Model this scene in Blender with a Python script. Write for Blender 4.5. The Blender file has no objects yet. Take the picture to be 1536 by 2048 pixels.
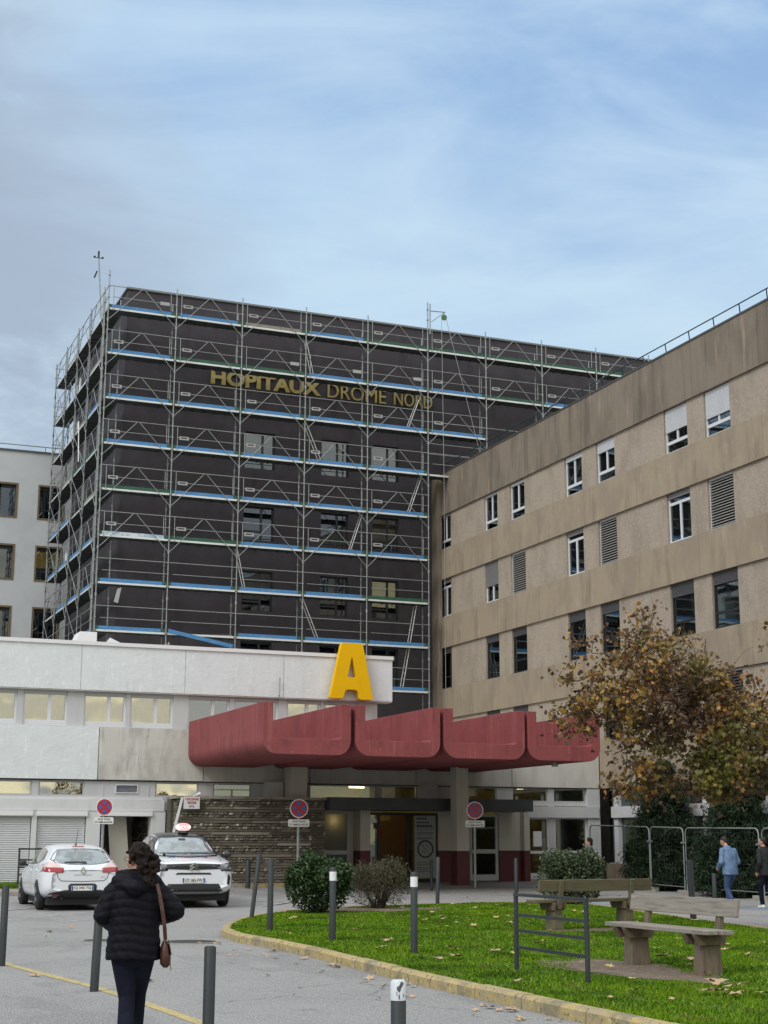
import bpy, bmesh, math, random
import numpy as np
from mathutils import Vector, Matrix
from mathutils.bvhtree import BVHTree

random.seed(7)
rng = np.random.default_rng(7)
R = math.radians
scene = bpy.context.scene
COL = scene.collection

# ------------------------------------------------------------------ camera
cam_d = bpy.data.cameras.new("camera")
cam = bpy.data.objects.new("camera", cam_d)
COL.objects.link(cam)
scene.camera = cam
YAW, PITCH, ROLL = R(22.097), R(12.37), R(0.126)
fw = Vector((math.sin(YAW) * math.cos(PITCH), math.cos(YAW) * math.cos(PITCH), math.sin(PITCH)))
rt = Vector((math.cos(YAW), -math.sin(YAW), 0))
up = rt.cross(fw)
rt = rt * math.cos(ROLL) + up * math.sin(ROLL)
up = rt.cross(fw)
cam.matrix_world = Matrix(((rt.x, up.x, -fw.x, 0), (rt.y, up.y, -fw.y, 0), (rt.z, up.z, -fw.z, 1.6), (0, 0, 0, 1)))
cam_d.sensor_fit = 'VERTICAL'
cam_d.sensor_height = 36
cam_d.lens = 3000 / 2048 * 36
cam_d.clip_end = 5000

# ------------------------------------------------------------------ sky, sun, exposure
SUN_AZ, SUN_EL = R(-118), R(42)      # azimuth from +Y towards +X: to the left and behind the photographer
world = bpy.data.worlds.new("World")
scene.world = world
world.use_nodes = True
wn, wl = world.node_tree.nodes, world.node_tree.links
wn.clear()
wo = wn.new('ShaderNodeOutputWorld')
bg = wn.new('ShaderNodeBackground')
SKY_STRENGTH = 0.10
bg.inputs['Strength'].default_value = SKY_STRENGTH
sky = wn.new('ShaderNodeTexSky')
sky.sky_type = 'NISHITA'
sky.sun_disc = False
sky.sun_elevation = SUN_EL
sky.sun_rotation = SUN_AZ
sky.air_density = 1.0
sky.dust_density = 0.6
sky.ozone_density = 2.0
tc = wn.new('ShaderNodeTexCoord')


def wnoise(scale, detail, rough, sc, loc=(0, 0, 0), rot=(0, 0, 0), dist=0.0):
    mp = wn.new('ShaderNodeMapping')
    mp.inputs['Scale'].default_value = sc
    mp.inputs['Location'].default_value = loc
    mp.inputs['Rotation'].default_value = rot
    wl.new(tc.outputs['Generated'], mp.inputs[0])
    n = wn.new('ShaderNodeTexNoise')
    n.inputs['Scale'].default_value = scale
    n.inputs['Detail'].default_value = detail
    n.inputs['Roughness'].default_value = rough
    n.inputs['Distortion'].default_value = dist
    wl.new(mp.outputs[0], n.inputs['Vector'])
    return n.outputs['Fac']


def wmath(op, a, b=None, clamp=False):
    m = wn.new('ShaderNodeMath')
    m.operation = op
    m.use_clamp = clamp
    for i, v in enumerate((a, b)):
        if v is None:
            continue
        if isinstance(v, (int, float)):
            m.inputs[i].default_value = v
        else:
            wl.new(v, m.inputs[i])
    return m.outputs[0]


def wramp(v, lo, hi):
    m = wn.new('ShaderNodeMapRange')
    m.interpolation_type = 'SMOOTHSTEP'
    m.inputs['From Min'].default_value = lo
    m.inputs['From Max'].default_value = hi
    wl.new(v, m.inputs['Value'])
    return m.outputs[0]


def wmix(f, a, b):
    m = wn.new('ShaderNodeMix')
    m.data_type = 'RGBA'
    if isinstance(f, (int, float)):
        m.inputs['Factor'].default_value = f
    else:
        wl.new(f, m.inputs['Factor'])
    for s, v in (('A', a), ('B', b)):
        k = [i for i in m.inputs if i.identifier == s + '_Color'][0]
        if isinstance(v, tuple):
            k.default_value = (*v, 1)
        else:
            wl.new(v, k)
    return [o for o in m.outputs if o.identifier == 'Result_Color'][0]


def K(c):                            # cloud radiance -> value under the background strength
    return tuple(x / SKY_STRENGTH for x in c)


sep = wn.new('ShaderNodeSeparateXYZ')
wl.new(tc.outputs['Generated'], sep.inputs[0])
# wispy veil everywhere, a thick grey bank to the left, brighter low sky
n1 = wnoise(2.2, 7, 0.55, (1.0, 1.0, 2.2), (0.3, 0.1, 0.2), (0.2, 0.5, 0.3), 0.6)
n2 = wnoise(6.0, 8, 0.6, (1.0, 1.0, 2.0), (1.7, 0.4, 0.9), (0.3, -0.4, 0.6), 0.4)
n3 = wnoise(1.4, 4, 0.5, (1, 1, 1.4), (4.1, 2.2, 0.0))
veil = wmath('ADD', wmath('MULTIPLY', n1, 0.75), wmath('MULTIPLY', n2, 0.25))
n5 = wnoise(3.4, 7, 0.58, (0.55, 1.5, 3.2), (2.2, 5.4, 0.3), (0.55, 0.35, 0.75), 0.9)
veil = wramp(wmath('ADD', wmath('MULTIPLY', veil, 0.45), wmath('MULTIPLY', n5, 0.55)), 0.38, 0.62)
low = wramp(wmath('ADD', sep.outputs['Z'], wmath('MULTIPLY', wmath('SUBTRACT', n1, 0.5), 0.35)), 0.47, 0.22)
veil = wmath('ADD', wmath('MULTIPLY', veil, 0.85), wmath('MULTIPLY', low, 0.30), clamp=True)
# bank: the side of the sky left of the tower (small x over y)
side = wmath('SUBTRACT', sep.outputs['X'], wmath('MULTIPLY', sep.outputs['Y'], 0.235))
sidem = wramp(wmath('ADD', side, wmath('MULTIPLY', wmath('SUBTRACT', n1, 0.5), 0.55)), 0.04, -0.14)
bank = wmath('MULTIPLY', sidem, wramp(wmath('ADD', wmath('MULTIPLY', n3, 0.35), wmath('MULTIPLY', n2, 0.80)), 0.44, 0.62))
back = wramp(sep.outputs['Y'], 0.15, -0.55)
base = wmix(1.0, sky.outputs[0], sky.outputs[0])
blue = wmix(0.85, base, K((0.245, 0.385, 0.605)))
c1 = wmix(wmath('MULTIPLY', veil, 0.85), blue, K((0.46, 0.59, 0.70)))
c1a = wmix(wmath('MULTIPLY', low, 0.72), c1, K((0.455, 0.585, 0.67)))
c1b = wmix(wmath('MULTIPLY', sidem, 0.60), c1a, K((0.43, 0.535, 0.62)))
c2 = wmix(wmath('MULTIPLY', bank, 0.82), c1b, K((0.275, 0.335, 0.43)))
# behind the camera the clouds lie closed and warm-lit, as the cream reflections in the windows show
n4 = wnoise(2.6, 6, 0.55, (1, 1, 3.0), (7.1, 3.2, 1.0))
warm = wmix(wramp(n4, 0.42, 0.60), K((0.88, 0.80, 0.55)), K((0.32, 0.33, 0.33)))
high = wmix(wramp(sep.outputs['Z'], 0.10, 0.45), warm, K((0.92, 0.94, 0.96)))  # unseen upper sky here is also brightened to light the walls
c3a = wmix(back, c2, high)
# unseen sky above the frame, a bright cloud added to light the walls
c3 = wmix(wramp(sep.outputs['Z'], 0.60, 0.80), c3a, K((0.90, 0.93, 0.97)))
wl.new(c3, bg.inputs['Color'])
wl.new(bg.outputs[0], wo.inputs['Surface'])

sun_d = bpy.data.lights.new("sun", 'SUN')
sun_d.energy = 1.35
sun_d.angle = R(25)
sun_d.color = (1.0, 0.965, 0.92)
sun = bpy.data.objects.new("sun", sun_d)
COL.objects.link(sun)
sdir = Vector((math.sin(SUN_AZ) * math.cos(SUN_EL), math.cos(SUN_AZ) * math.cos(SUN_EL), math.sin(SUN_EL)))
sun.rotation_euler = sdir.to_track_quat('Z', 'Y').to_euler()
sun.location = (-30, -30, 60)

scene.view_settings.view_transform = 'Standard'
scene.view_settings.look = 'None'
scene.view_settings.gamma = 1
scene.view_settings.use_curve_mapping = False
scene.view_settings.exposure = 0.42
scene.cycles.max_bounces = 8
scene.cycles.transparent_max_bounces = 16


# ------------------------------------------------------------------ mesh helpers
class MB:
    """collects shapes; build() links them as one mesh object"""
    def __init__(s):
        s.v, s.f, s.sm = [], [], []

    def add(s, verts, faces, smooth=False):
        o = len(s.v)
        s.v += [tuple(p) for p in verts]
        for f in faces:
            s.f.append([i + o for i in f])
            s.sm.append(smooth)
        return s

    def box(s, x0, x1, y0, y1, z0, z1):
        s.add([(x0, y0, z0), (x1, y0, z0), (x1, y1, z0), (x0, y1, z0), (x0, y0, z1), (x1, y0, z1), (x1, y1, z1), (x0, y1, z1)],
              [(0, 3, 2, 1), (4, 5, 6, 7), (0, 1, 5, 4), (1, 2, 6, 5), (2, 3, 7, 6), (3, 0, 4, 7)])
        return s

    def bar(s, p, q, w, h=None):
        """square bar from p to q"""
        h = w if h is None else h
        p, q = Vector(p), Vector(q)
        d = (q - p).normalized()
        a = Vector((0, 0, 1)) if abs(d.z) < 0.95 else Vector((0, 1, 0))
        u = d.cross(a).normalized() * (w / 2)
        v = u.cross(d).normalized() * (h / 2)
        vs = [p - u - v, p + u - v, p + u + v, p - u + v, q - u - v, q + u - v, q + u + v, q - u + v]
        s.add(vs, [(0, 3, 2, 1), (4, 5, 6, 7), (0, 1, 5, 4), (1, 2, 6, 5), (2, 3, 7, 6), (3, 0, 4, 7)])
        return s

    def tube(s, pts, r, n=8, caps=True):
        pts = [Vector(p) for p in pts]
        k = len(pts)
        rs = [r] * k if isinstance(r, (int, float)) else list(r)
        ds = []
        for i in range(k):
            d = pts[min(i + 1, k - 1)] - pts[max(i - 1, 0)]
            ds.append(d.normalized() if d.length > 1e-9 else Vector((0, 0, 1)))
        a = Vector((0, 0, 1)) if abs(ds[0].z) < 0.9 else Vector((1, 0, 0))
        u = ds[0].cross(a).normalized()
        vs = []
        for i in range(k):
            u = (u - ds[i] * u.dot(ds[i])).normalized()
            w = ds[i].cross(u)
            for j in range(n):
                t = 2 * math.pi * j / n
                vs.append(pts[i] + (u * math.cos(t) + w * math.sin(t)) * rs[i])
        fs = []
        for i in range(k - 1):
            for j in range(n):
                fs.append((i * n + j, i * n + (j + 1) % n, (i + 1) * n + (j + 1) % n, (i + 1) * n + j))
        s.add(vs, fs, True)
        if caps:
            s.add(vs[:n], [tuple(range(n))[::-1]])
            s.add(vs[-n:], [tuple(range(n))])
        return s

    def loft(s, rings, caps=True, smooth=True, closed=True):
        n = len(rings[0])
        vs = [p for r_ in rings for p in r_]
        fs = []
        for i in range(len(rings) - 1):
            for j in range(n if closed else n - 1):
                fs.append((i * n + j, i * n + (j + 1) % n, (i + 1) * n + (j + 1) % n, (i + 1) * n + j))
        s.add(vs, fs, smooth)
        if caps:
            s.add(rings[0], [tuple(range(n))[::-1]])
            s.add(rings[-1], [tuple(range(n))])
        return s

    def prism(s, poly, fn, d0, d1):
        """poly (a,b) extruded from d0 to d1; fn(a,b,d) -> xyz"""
        n = len(poly)
        A = [fn(a, b, d0) for a, b in poly]
        B = [fn(a, b, d1) for a, b in poly]
        s.add(A + B, [tuple(range(n))[::-1], tuple(range(n, 2 * n))] + [(i, (i + 1) % n, n + (i + 1) % n, n + i) for i in range(n)])
        return s

    def disc(s, c, r, axis='y', n=32, t=0.01):
        """round plate, thickness t along its axis, centred on c"""
        c = Vector(c)
        A, B = [], []
        for j in range(n):
            a = 2 * math.pi * j / n
            x, z = r * math.cos(a), r * math.sin(a)
            if axis == 'y':
                A.append(c + Vector((x, -t / 2, z))); B.append(c + Vector((x, t / 2, z)))
            elif axis == 'x':
                A.append(c + Vector((-t / 2, x, z))); B.append(c + Vector((t / 2, x, z)))
            else:
                A.append(c + Vector((x, z, -t / 2))); B.append(c + Vector((x, z, t / 2)))
        s.add(A + B, [tuple(range(n)), tuple(range(n, 2 * n))[::-1]] + [(i, (i + 1) % n, n + (i + 1) % n, n + i) for i in range(n)])
        return s

    def ball(s, c, r, n=10, m=7):
        rx, ry, rz = (r, r, r) if isinstance(r, (int, float)) else r
        vs, fs = [], []
        for i in range(m + 1):
            t = math.pi * i / m
            for j in range(n):
                a = 2 * math.pi * j / n
                vs.append((c[0] + rx * math.sin(t) * math.cos(a), c[1] + ry * math.sin(t) * math.sin(a), c[2] + rz * math.cos(t)))
        for i in range(m):
            for j in range(n):
                fs.append((i * n + j, (i + 1) * n + j, (i + 1) * n + (j + 1) % n, i * n + (j + 1) % n))
        s.add(vs, fs, True)
        return s

    def mesh(s, name, off=(0, 0, 0)):
        me = bpy.data.meshes.new(name)
        ox, oy, oz = off
        me.from_pydata([(x - ox, y - oy, z - oz) for x, y, z in s.v], [], s.f)
        me.polygons.foreach_set('use_smooth', s.sm)
        bm = bmesh.new()
        bm.from_mesh(me)
        bmesh.ops.recalc_face_normals(bm, faces=bm.faces)
        bm.to_mesh(me)
        bm.free()
        me.update()
        return me


def root_of(o):
    while o.parent:
        o = o.parent
    return o


ONE_PIECE = set('''print lettering red_lettering black_lettering plate_number stone_cladding stone_return porch_stone foliage stem branches trunk crown louvre
grille grille_bar wire_mesh guardrail tailgate_lettering bonnet_lettering door_seam tailgate_seam bonnet_seam bold_word thin_word blue_quarters no_smoking_mark
wiper roof_rail ladder glasses windscreen_trim arm rope anemometer wind_vane rim deck badge sign_disc kerb spandrel fascia wall_core antenna'''.split())


def pieces(mb, tol=0.03):
    """the separate pieces of a mesh: what does not touch goes apart"""
    n = len(mb.v)
    par = list(range(n))

    def find(i):
        while par[i] != i:
            par[i] = par[par[i]]
            i = par[i]
        return i
    for f in mb.f:
        a = find(f[0])
        for i in f[1:]:
            par[find(i)] = a
    ids = {}
    for i in range(n):
        ids.setdefault(find(i), []).append(i)
    if len(ids) < 2 or len(ids) > 260:
        return [mb]
    V_ = np.array(mb.v)
    keys = list(ids)
    box = [(V_[ids[k]].min(0) - tol / 2, V_[ids[k]].max(0) + tol / 2) for k in keys]
    g = list(range(len(keys)))

    def fg(i):
        while g[i] != i:
            i = g[i]
        return i
    for i in range(len(keys)):
        for j in range(i):
            if (box[i][0] <= box[j][1]).all() and (box[j][0] <= box[i][1]).all():
                a, b = fg(i), fg(j)
                if a != b:
                    g[a] = b
    cl = {}
    for i in range(len(keys)):
        cl.setdefault(fg(i), []).append(i)
    if len(cl) < 2:
        return [mb]
    of = {}
    for c, (k, members) in enumerate(cl.items()):
        for i in members:
            for v in ids[keys[i]]:
                of[v] = c
    outs = [MB() for _ in cl]
    mp = [{} for _ in cl]
    for v in range(n):
        c = of[v]
        mp[c][v] = len(outs[c].v)
        outs[c].v.append(mb.v[v])
    for f, s_ in zip(mb.f, mb.sm):
        c = of[f[0]]
        outs[c].f.append([mp[c][i] for i in f])
        outs[c].sm.append(s_)
    return outs


def part(name, mb, mat, parent, world=True, bevel=0, mods=None):
    """one mesh object; world=True means the shape is given in world metres"""
    if parent and isinstance(mb, MB) and name not in ONE_PIECE:
        ps = pieces(mb)
        if len(ps) > 1:
            return [part1(name, q, mat, parent, world, bevel) for q in ps][0]
    return part1(name, mb, mat, parent, world, bevel)


def part1(name, mb, mat, parent, world=True, bevel=0):
    off = root_of(parent).location if (parent and world) else (0, 0, 0)
    me = mb.mesh(name, off) if isinstance(mb, MB) else mb
    o = bpy.data.objects.new(name, me)
    COL.objects.link(o)
    if mat:
        if not len(me.materials):
            me.materials.append(mat)
    if parent:
        o.parent = parent
    if bevel:
        b = o.modifiers.new('bevel', 'BEVEL')
        b.width = bevel
        b.segments = 2
        b.limit_method = 'ANGLE'
    return o


def tag(o, label, cat, group=None):
    o['label'] = label
    o['category'] = cat
    if group:
        o['group'] = group
    return o


def thing(name, label, cat, loc=(0, 0, 0), rotz=0, group=None):
    o = bpy.data.objects.new(name, None)
    o.empty_display_size = 0.2
    COL.objects.link(o)
    o.location = loc
    o.rotation_euler = (0, 0, rotz)
    return tag(o, label, cat, group)


def single(name, mb, mat, label, cat, group=None, bevel=0):
    o = part(name, mb, mat, None, bevel=bevel)
    return tag(o, label, cat, group)


def struct(name, mb, mat):
    o = part(name, mb, mat, None)
    o['kind'] = 'structure'
    return o


def dup(root, loc, rotz=None, label=None, group=None):
    r = root.copy()
    COL.objects.link(r)
    r.location = loc
    if rotz is not None:
        r.rotation_euler = (0, 0, rotz)
    if label:
        r['label'] = label
    if group:
        r['group'] = group
    for ch in list(root.children):
        c = ch.copy()
        COL.objects.link(c)
        c.parent = r
        for g in list(ch.children):
            d = g.copy()
            COL.objects.link(d)
            d.parent = c
    return r


def evaluated_mesh(o):
    dg = bpy.context.evaluated_depsgraph_get()
    dg.update()
    me = bpy.data.meshes.new_from_object(o.evaluated_get(dg))
    return me


def remeshed(mb, voxel=0.012, smooth=4, name='body'):
    """one continuous surface out of overlapping shapes"""
    me = mb.mesh(name)
    o = bpy.data.objects.new('tmp', me)
    COL.objects.link(o)
    m = o.modifiers.new('r', 'REMESH')
    m.mode = 'VOXEL'
    m.voxel_size = voxel
    m.use_smooth_shade = True
    if smooth:
        s = o.modifiers.new('s', 'SMOOTH')
        s.iterations = smooth
        s.factor = 0.5
    out = evaluated_mesh(o)
    bpy.data.objects.remove(o)
    out.name = name
    for p in out.polygons:
        p.use_smooth = True
    return out


def text_mb(body, height, width=None, extrude=0.004, bold=0.0, spacing=1.0, align='CENTER'):
    """text as verts in (a, b, depth), centred on 0; b is up"""
    cu = bpy.data.curves.new('t', 'FONT')
    cu.body = body
    cu.size = 1
    cu.extrude = 0.0
    cu.offset = bold
    cu.space_character = spacing
    cu.align_x = align
    cu.resolution_u = 3
    cu.fill_mode = 'BOTH'
    cu.extrude = 0.5
    o = bpy.data.objects.new('t', cu)
    COL.objects.link(o)
    me = evaluated_mesh(o)
    bpy.data.objects.remove(o)
    P = np.array([v.co[:] for v in me.vertices])
    faces = [tuple(p.vertices) for p in me.polygons]
    bpy.data.meshes.remove(me)
    lo, hi = P.min(0), P.max(0)
    sy = height / max(hi[1] - lo[1], 1e-6)
    sx = sy if width is None else width / (hi[0] - lo[0])
    P[:, 0] = (P[:, 0] - (lo[0] + hi[0]) / 2) * sx
    P[:, 1] = (P[:, 1] - (lo[1] + hi[1]) / 2) * sy
    P[:, 2] *= extrude * 2
    return P, faces


def text_on(mb, body, centre, height, width=None, face='-y', **kw):
    """writes on a wall seen from -y / -x or +y"""
    P, F = text_mb(body, height, width, **kw)
    c = Vector(centre)
    if face == '-y':
        V = [(c.x + a, c.y + d, c.z + b) for a, b, d in P]
    elif face == '+y':
        V = [(c.x - a, c.y + d, c.z + b) for a, b, d in P]
    else:
        V = [(c.x + d, c.y - a, c.z + b) for a, b, d in P]
    mb.add(V, F)
    return mb


def gz(y):
    """the forecourt rises a little towards the building"""
    return 0.0 if y < 38 else min(0.022 * (y - 38), 0.22)


# ------------------------------------------------------------------ materials
MATS = {}


def surf(name, col, rough=0.7, metal=0.0, layers=(), bump=(), spec=0.5, emit=None, coat=0, island=None, sss=0):
    """layers: (colour, noise scale or (sx,sy,sz), lo, hi, strength[, detail]);  bump: (scale, height[, detail])"""
    if name in MATS:
        return MATS[name]
    m = bpy.data.materials.new(name)
    m.use_nodes = True
    nt = m.node_tree
    N, L = nt.nodes, nt.links
    b = N['Principled BSDF']
    b.inputs['Roughness'].default_value = rough
    b.inputs['Metallic'].default_value = metal
    b.inputs['Specular IOR Level'].default_value = spec
    if coat:
        b.inputs['Coat Weight'].default_value = coat
        b.inputs['Coat Roughness'].default_value = 0.06
    c = N.new('ShaderNodeRGB')
    c.outputs[0].default_value = (*col, 1)
    cur = c.outputs[0]
    tco = N.new('ShaderNodeTexCoord')
    oi = N.new('ShaderNodeObjectInfo')
    ad = N.new('ShaderNodeVectorMath')
    ad.operation = 'MULTIPLY_ADD'
    L.new(oi.outputs['Random'], ad.inputs[0])
    ad.inputs[1].default_value = (37, 51, 29)
    L.new(tco.outputs['Object'], ad.inputs[2])

    def noise(scale, detail=5):
        n = N.new('ShaderNodeTexNoise')
        n.inputs['Detail'].default_value = detail
        n.inputs['Roughness'].default_value = 0.6
        if isinstance(scale, tuple):
            mp = N.new('ShaderNodeVectorMath')
            mp.operation = 'MULTIPLY'
            mp.inputs[1].default_value = scale
            L.new(ad.outputs[0], mp.inputs[0])
            L.new(mp.outputs[0], n.inputs['Vector'])
            n.inputs['Scale'].default_value = 1
        else:
            L.new(ad.outputs[0], n.inputs['Vector'])
            n.inputs['Scale'].default_value = scale
        return n.outputs['Fac']

    def mixc(f, a, colr):
        mx = N.new('ShaderNodeMix')
        mx.data_type = 'RGBA'
        L.new(f, mx.inputs['Factor'])
        ka = [i for i in mx.inputs if i.identifier == 'A_Color'][0]
        kb = [i for i in mx.inputs if i.identifier == 'B_Color'][0]
        L.new(a, ka)
        kb.default_value = (*colr, 1)
        return [o for o in mx.outputs if o.identifier == 'Result_Color'][0]

    if island:                                   # another colour for some of the loose pieces
        geo = N.new('ShaderNodeNewGeometry')
        rp = N.new('ShaderNodeValToRGB')
        rp.color_ramp.interpolation = 'LINEAR'
        els = rp.color_ramp.elements
        for i, (p, cc) in enumerate(island):
            e = els[i] if i < 2 else els.new(p)
            e.position = p
            e.color = (*cc, 1)
        L.new(geo.outputs['Random Per Island'], rp.inputs[0])
        cur = rp.outputs[0]
    for ly in layers:
        colr, sc, lo, hi, st = ly[:5]
        f = noise(sc, ly[5] if len(ly) > 5 else 5)
        mr = N.new('ShaderNodeMapRange')
        mr.interpolation_type = 'SMOOTHSTEP'
        mr.inputs['From Min'].default_value = lo
        mr.inputs['From Max'].default_value = hi
        mr.inputs['To Max'].default_value = st
        L.new(f, mr.inputs['Value'])
        cur = mixc(mr.outputs[0], cur, colr)
    L.new(cur, b.inputs['Base Color'])
    nrm = None
    for bp in bump:
        f = noise(bp[0], bp[2] if len(bp) > 2 else 6)
        bn = N.new('ShaderNodeBump')
        bn.inputs['Strength'].default_value = 1
        bn.inputs['Distance'].default_value = bp[1]
        L.new(f, bn.inputs['Height'])
        if nrm:
            L.new(nrm, bn.inputs['Normal'])
        nrm = bn.outputs[0]
    if nrm:
        L.new(nrm, b.inputs['Normal'])
    if emit:
        b.inputs['Emission Color'].default_value = (*emit[0], 1)
        b.inputs['Emission Strength'].default_value = emit[1]
    MATS[name] = m
    return m


def glass(name, refl=0.3, tint=(0.6, 0.65, 0.65), rough=0.02, gl=(0.9, 0.95, 1.0), warp=0.0):
    """flat pane: lets light through and mirrors what stands opposite"""
    if name in MATS:
        return MATS[name]
    m = bpy.data.materials.new(name)
    m.use_nodes = True
    N, L = m.node_tree.nodes, m.node_tree.links
    N.clear()
    out = N.new('ShaderNodeOutputMaterial')
    t = N.new('ShaderNodeBsdfTransparent')
    t.inputs[0].default_value = (*tint, 1)
    g = N.new('ShaderNodeBsdfGlossy')
    g.inputs['Color'].default_value = (*gl, 1)
    g.inputs['Roughness'].default_value = rough
    lw = N.new('ShaderNodeLayerWeight')
    lw.inputs[0].default_value = 0.35
    mr = N.new('ShaderNodeMapRange')
    mr.inputs['To Min'].default_value = refl
    mr.inputs['To Max'].default_value = 0.95
    L.new(lw.outputs['Fresnel'], mr.inputs['Value'])
    mx = N.new('ShaderNodeMixShader')
    L.new(mr.outputs[0], mx.inputs[0])
    L.new(t.outputs[0], mx.inputs[1])
    L.new(g.outputs[0], mx.inputs[2])
    if warp:
        tco = N.new('ShaderNodeTexCoord')
        n = N.new('ShaderNodeTexNoise')
        n.inputs['Scale'].default_value = 0.9
        n.inputs['Detail'].default_value = 1
        L.new(tco.outputs['Object'], n.inputs['Vector'])
        bn = N.new('ShaderNodeBump')
        bn.inputs['Distance'].default_value = warp
        L.new(n.outputs['Fac'], bn.inputs['Height'])
        L.new(bn.outputs[0], g.inputs['Normal'])
    L.new(mx.outputs[0], out.inputs[0])
    MATS[name] = m
    return m


M_asphalt = surf('asphalt', (0.270, 0.267, 0.258), 0.9,
                 layers=[((0.235, 0.232, 0.225), 0.35, 0.42, 0.68, 0.8), ((0.33, 0.325, 0.315), (0.9, 0.25, 1), 0.5, 0.72, 0.5), ((0.20, 0.197, 0.19), 2.6, 0.54, 0.70, 0.55), ((0.17, 0.168, 0.163), (0.5, 0.22, 1), 0.56, 0.60, 0.45), ((0.13, 0.13, 0.125), (1.1, 1.3, 1), 0.63, 0.72, 0.6),
                         ((0.50, 0.495, 0.48), 42, 0.54, 0.64, 0.75, 2), ((0.11, 0.108, 0.105), 55, 0.56, 0.66, 0.75, 2)],
                 bump=[(48, 0.012, 3), (9, 0.01)])
def cracks(m, scale=0.30, width=0.0035):
    """wandering hairline cracks and old seams in a surface"""
    N, L = m.node_tree.nodes, m.node_tree.links
    b = N['Principled BSDF']
    src = b.inputs['Base Color'].links[0].from_socket
    tco = N.new('ShaderNodeTexCoord')
    nz = N.new('ShaderNodeTexNoise'); nz.inputs['Scale'].default_value = 1.3; nz.inputs['Detail'].default_value = 6
    L.new(tco.outputs['Object'], nz.inputs['Vector'])
    ad = N.new('ShaderNodeVectorMath'); ad.operation = 'MULTIPLY_ADD'; ad.inputs[1].default_value = (0.9, 0.9, 0)
    L.new(nz.outputs['Color'], ad.inputs[0]); L.new(tco.outputs['Object'], ad.inputs[2])
    vo = N.new('ShaderNodeTexVoronoi'); vo.feature = 'DISTANCE_TO_EDGE'; vo.inputs['Scale'].default_value = scale
    L.new(ad.outputs[0], vo.inputs['Vector'])
    mr = N.new('ShaderNodeMapRange'); mr.inputs['From Min'].default_value = width; mr.inputs['From Max'].default_value = 0
    mr.inputs['To Max'].default_value = 0.85
    L.new(vo.outputs['Distance'], mr.inputs['Value'])
    n2 = N.new('ShaderNodeTexNoise'); n2.inputs['Scale'].default_value = 0.22; n2.inputs['Detail'].default_value = 3
    L.new(tco.outputs['Object'], n2.inputs['Vector'])
    m2 = N.new('ShaderNodeMapRange'); m2.interpolation_type = 'SMOOTHSTEP'; m2.inputs['From Min'].default_value = 0.48; m2.inputs['From Max'].default_value = 0.56
    L.new(n2.outputs['Fac'], m2.inputs['Value'])
    mu = N.new('ShaderNodeMath'); mu.operation = 'MULTIPLY'
    L.new(mr.outputs[0], mu.inputs[0]); L.new(m2.outputs[0], mu.inputs[1])
    mx = N.new('ShaderNodeMix'); mx.data_type = 'RGBA'
    L.new(mu.outputs[0], mx.inputs['Factor'])
    ka = [i for i in mx.inputs if i.identifier == 'A_Color'][0]; kb = [i for i in mx.inputs if i.identifier == 'B_Color'][0]
    L.new(src, ka); kb.default_value = (0.07, 0.068, 0.062, 1)
    L.new([o for o in mx.outputs if o.identifier == 'Result_Color'][0], b.inputs['Base Color'])


cracks(M_asphalt)
M_paving = surf('paving', (0.20, 0.20, 0.20), 0.9, layers=[((0.12, 0.12, 0.12), 1.2, 0.45, 0.7, 0.6), ((0.3, 0.3, 0.3), 60, 0.5, 0.7, 0.4)], bump=[(60, 0.004)])
M_yellowline = surf('yellow road paint', (0.55, 0.42, 0.13), 0.8, layers=[((0.30, 0.27, 0.19), 14, 0.44, 0.62, 0.9), ((0.2, 0.2, 0.19), 60, 0.5, 0.62, 0.8)])
M_whiteline = surf('worn white road paint', (0.50, 0.50, 0.49), 0.8, layers=[((0.2, 0.2, 0.2), 12, 0.42, 0.58, 0.85), ((0.2, 0.2, 0.2), 60, 0.5, 0.65, 0.7)])
M_blueline = surf('pale blue road paint', (0.22, 0.33, 0.45), 0.8, layers=[((0.2, 0.2, 0.2), 8, 0.42, 0.58, 0.8)])
M_kerb = surf('yellow kerb paint', (0.42, 0.325, 0.14), 0.85,
              layers=[((0.30, 0.26, 0.175), 4, 0.42, 0.62, 0.65), ((0.14, 0.125, 0.085), 17, 0.54, 0.64, 0.9), ((0.17, 0.155, 0.11), 1.6, 0.52, 0.68, 0.8), ((0.60, 0.50, 0.28), 9, 0.6, 0.7, 0.6)], bump=[(40, 0.006), (8, 0.012)])
M_kerbgrey = surf('kerb concrete', (0.30, 0.28, 0.24), 0.9, layers=[((0.14, 0.13, 0.11), 7, 0.45, 0.65, 0.7)], bump=[(40, 0.006)])
M_lawn = surf('lawn soil', (0.060, 0.125, 0.008), 0.95, layers=[((0.095, 0.17, 0.012), 3.0, 0.45, 0.65, 0.7), ((0.035, 0.075, 0.008), 25, 0.5, 0.65, 0.7)], bump=[(60, 0.02), (14, 0.03)])
M_grass = surf('grass blades', (0.08, 0.19, 0.015), 0.85, island=[(0.0, (0.045, 0.115, 0.006)), (0.5, (0.090, 0.20, 0.008)), (0.85, (0.15, 0.27, 0.018)), (1.0, (0.28, 0.32, 0.08))],
               layers=[((0.16, 0.27, 0.008), 0.55, 0.42, 0.66, 0.65), ((0.036, 0.085, 0.008), 0.9, 0.46, 0.66, 0.75), ((0.17, 0.165, 0.045), 2.7, 0.55, 0.68, 0.65), ((0.04, 0.08, 0.010), 5.0, 0.54, 0.68, 0.6)], spec=0.05)
M_dirt = surf('bare earth', (0.155, 0.115, 0.080), 0.95, layers=[((0.26, 0.20, 0.15), 5, 0.48, 0.68, 0.7), ((0.07, 0.05, 0.035), 22, 0.52, 0.68, 0.7)], bump=[(30, 0.02), (90, 0.006)])
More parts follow.
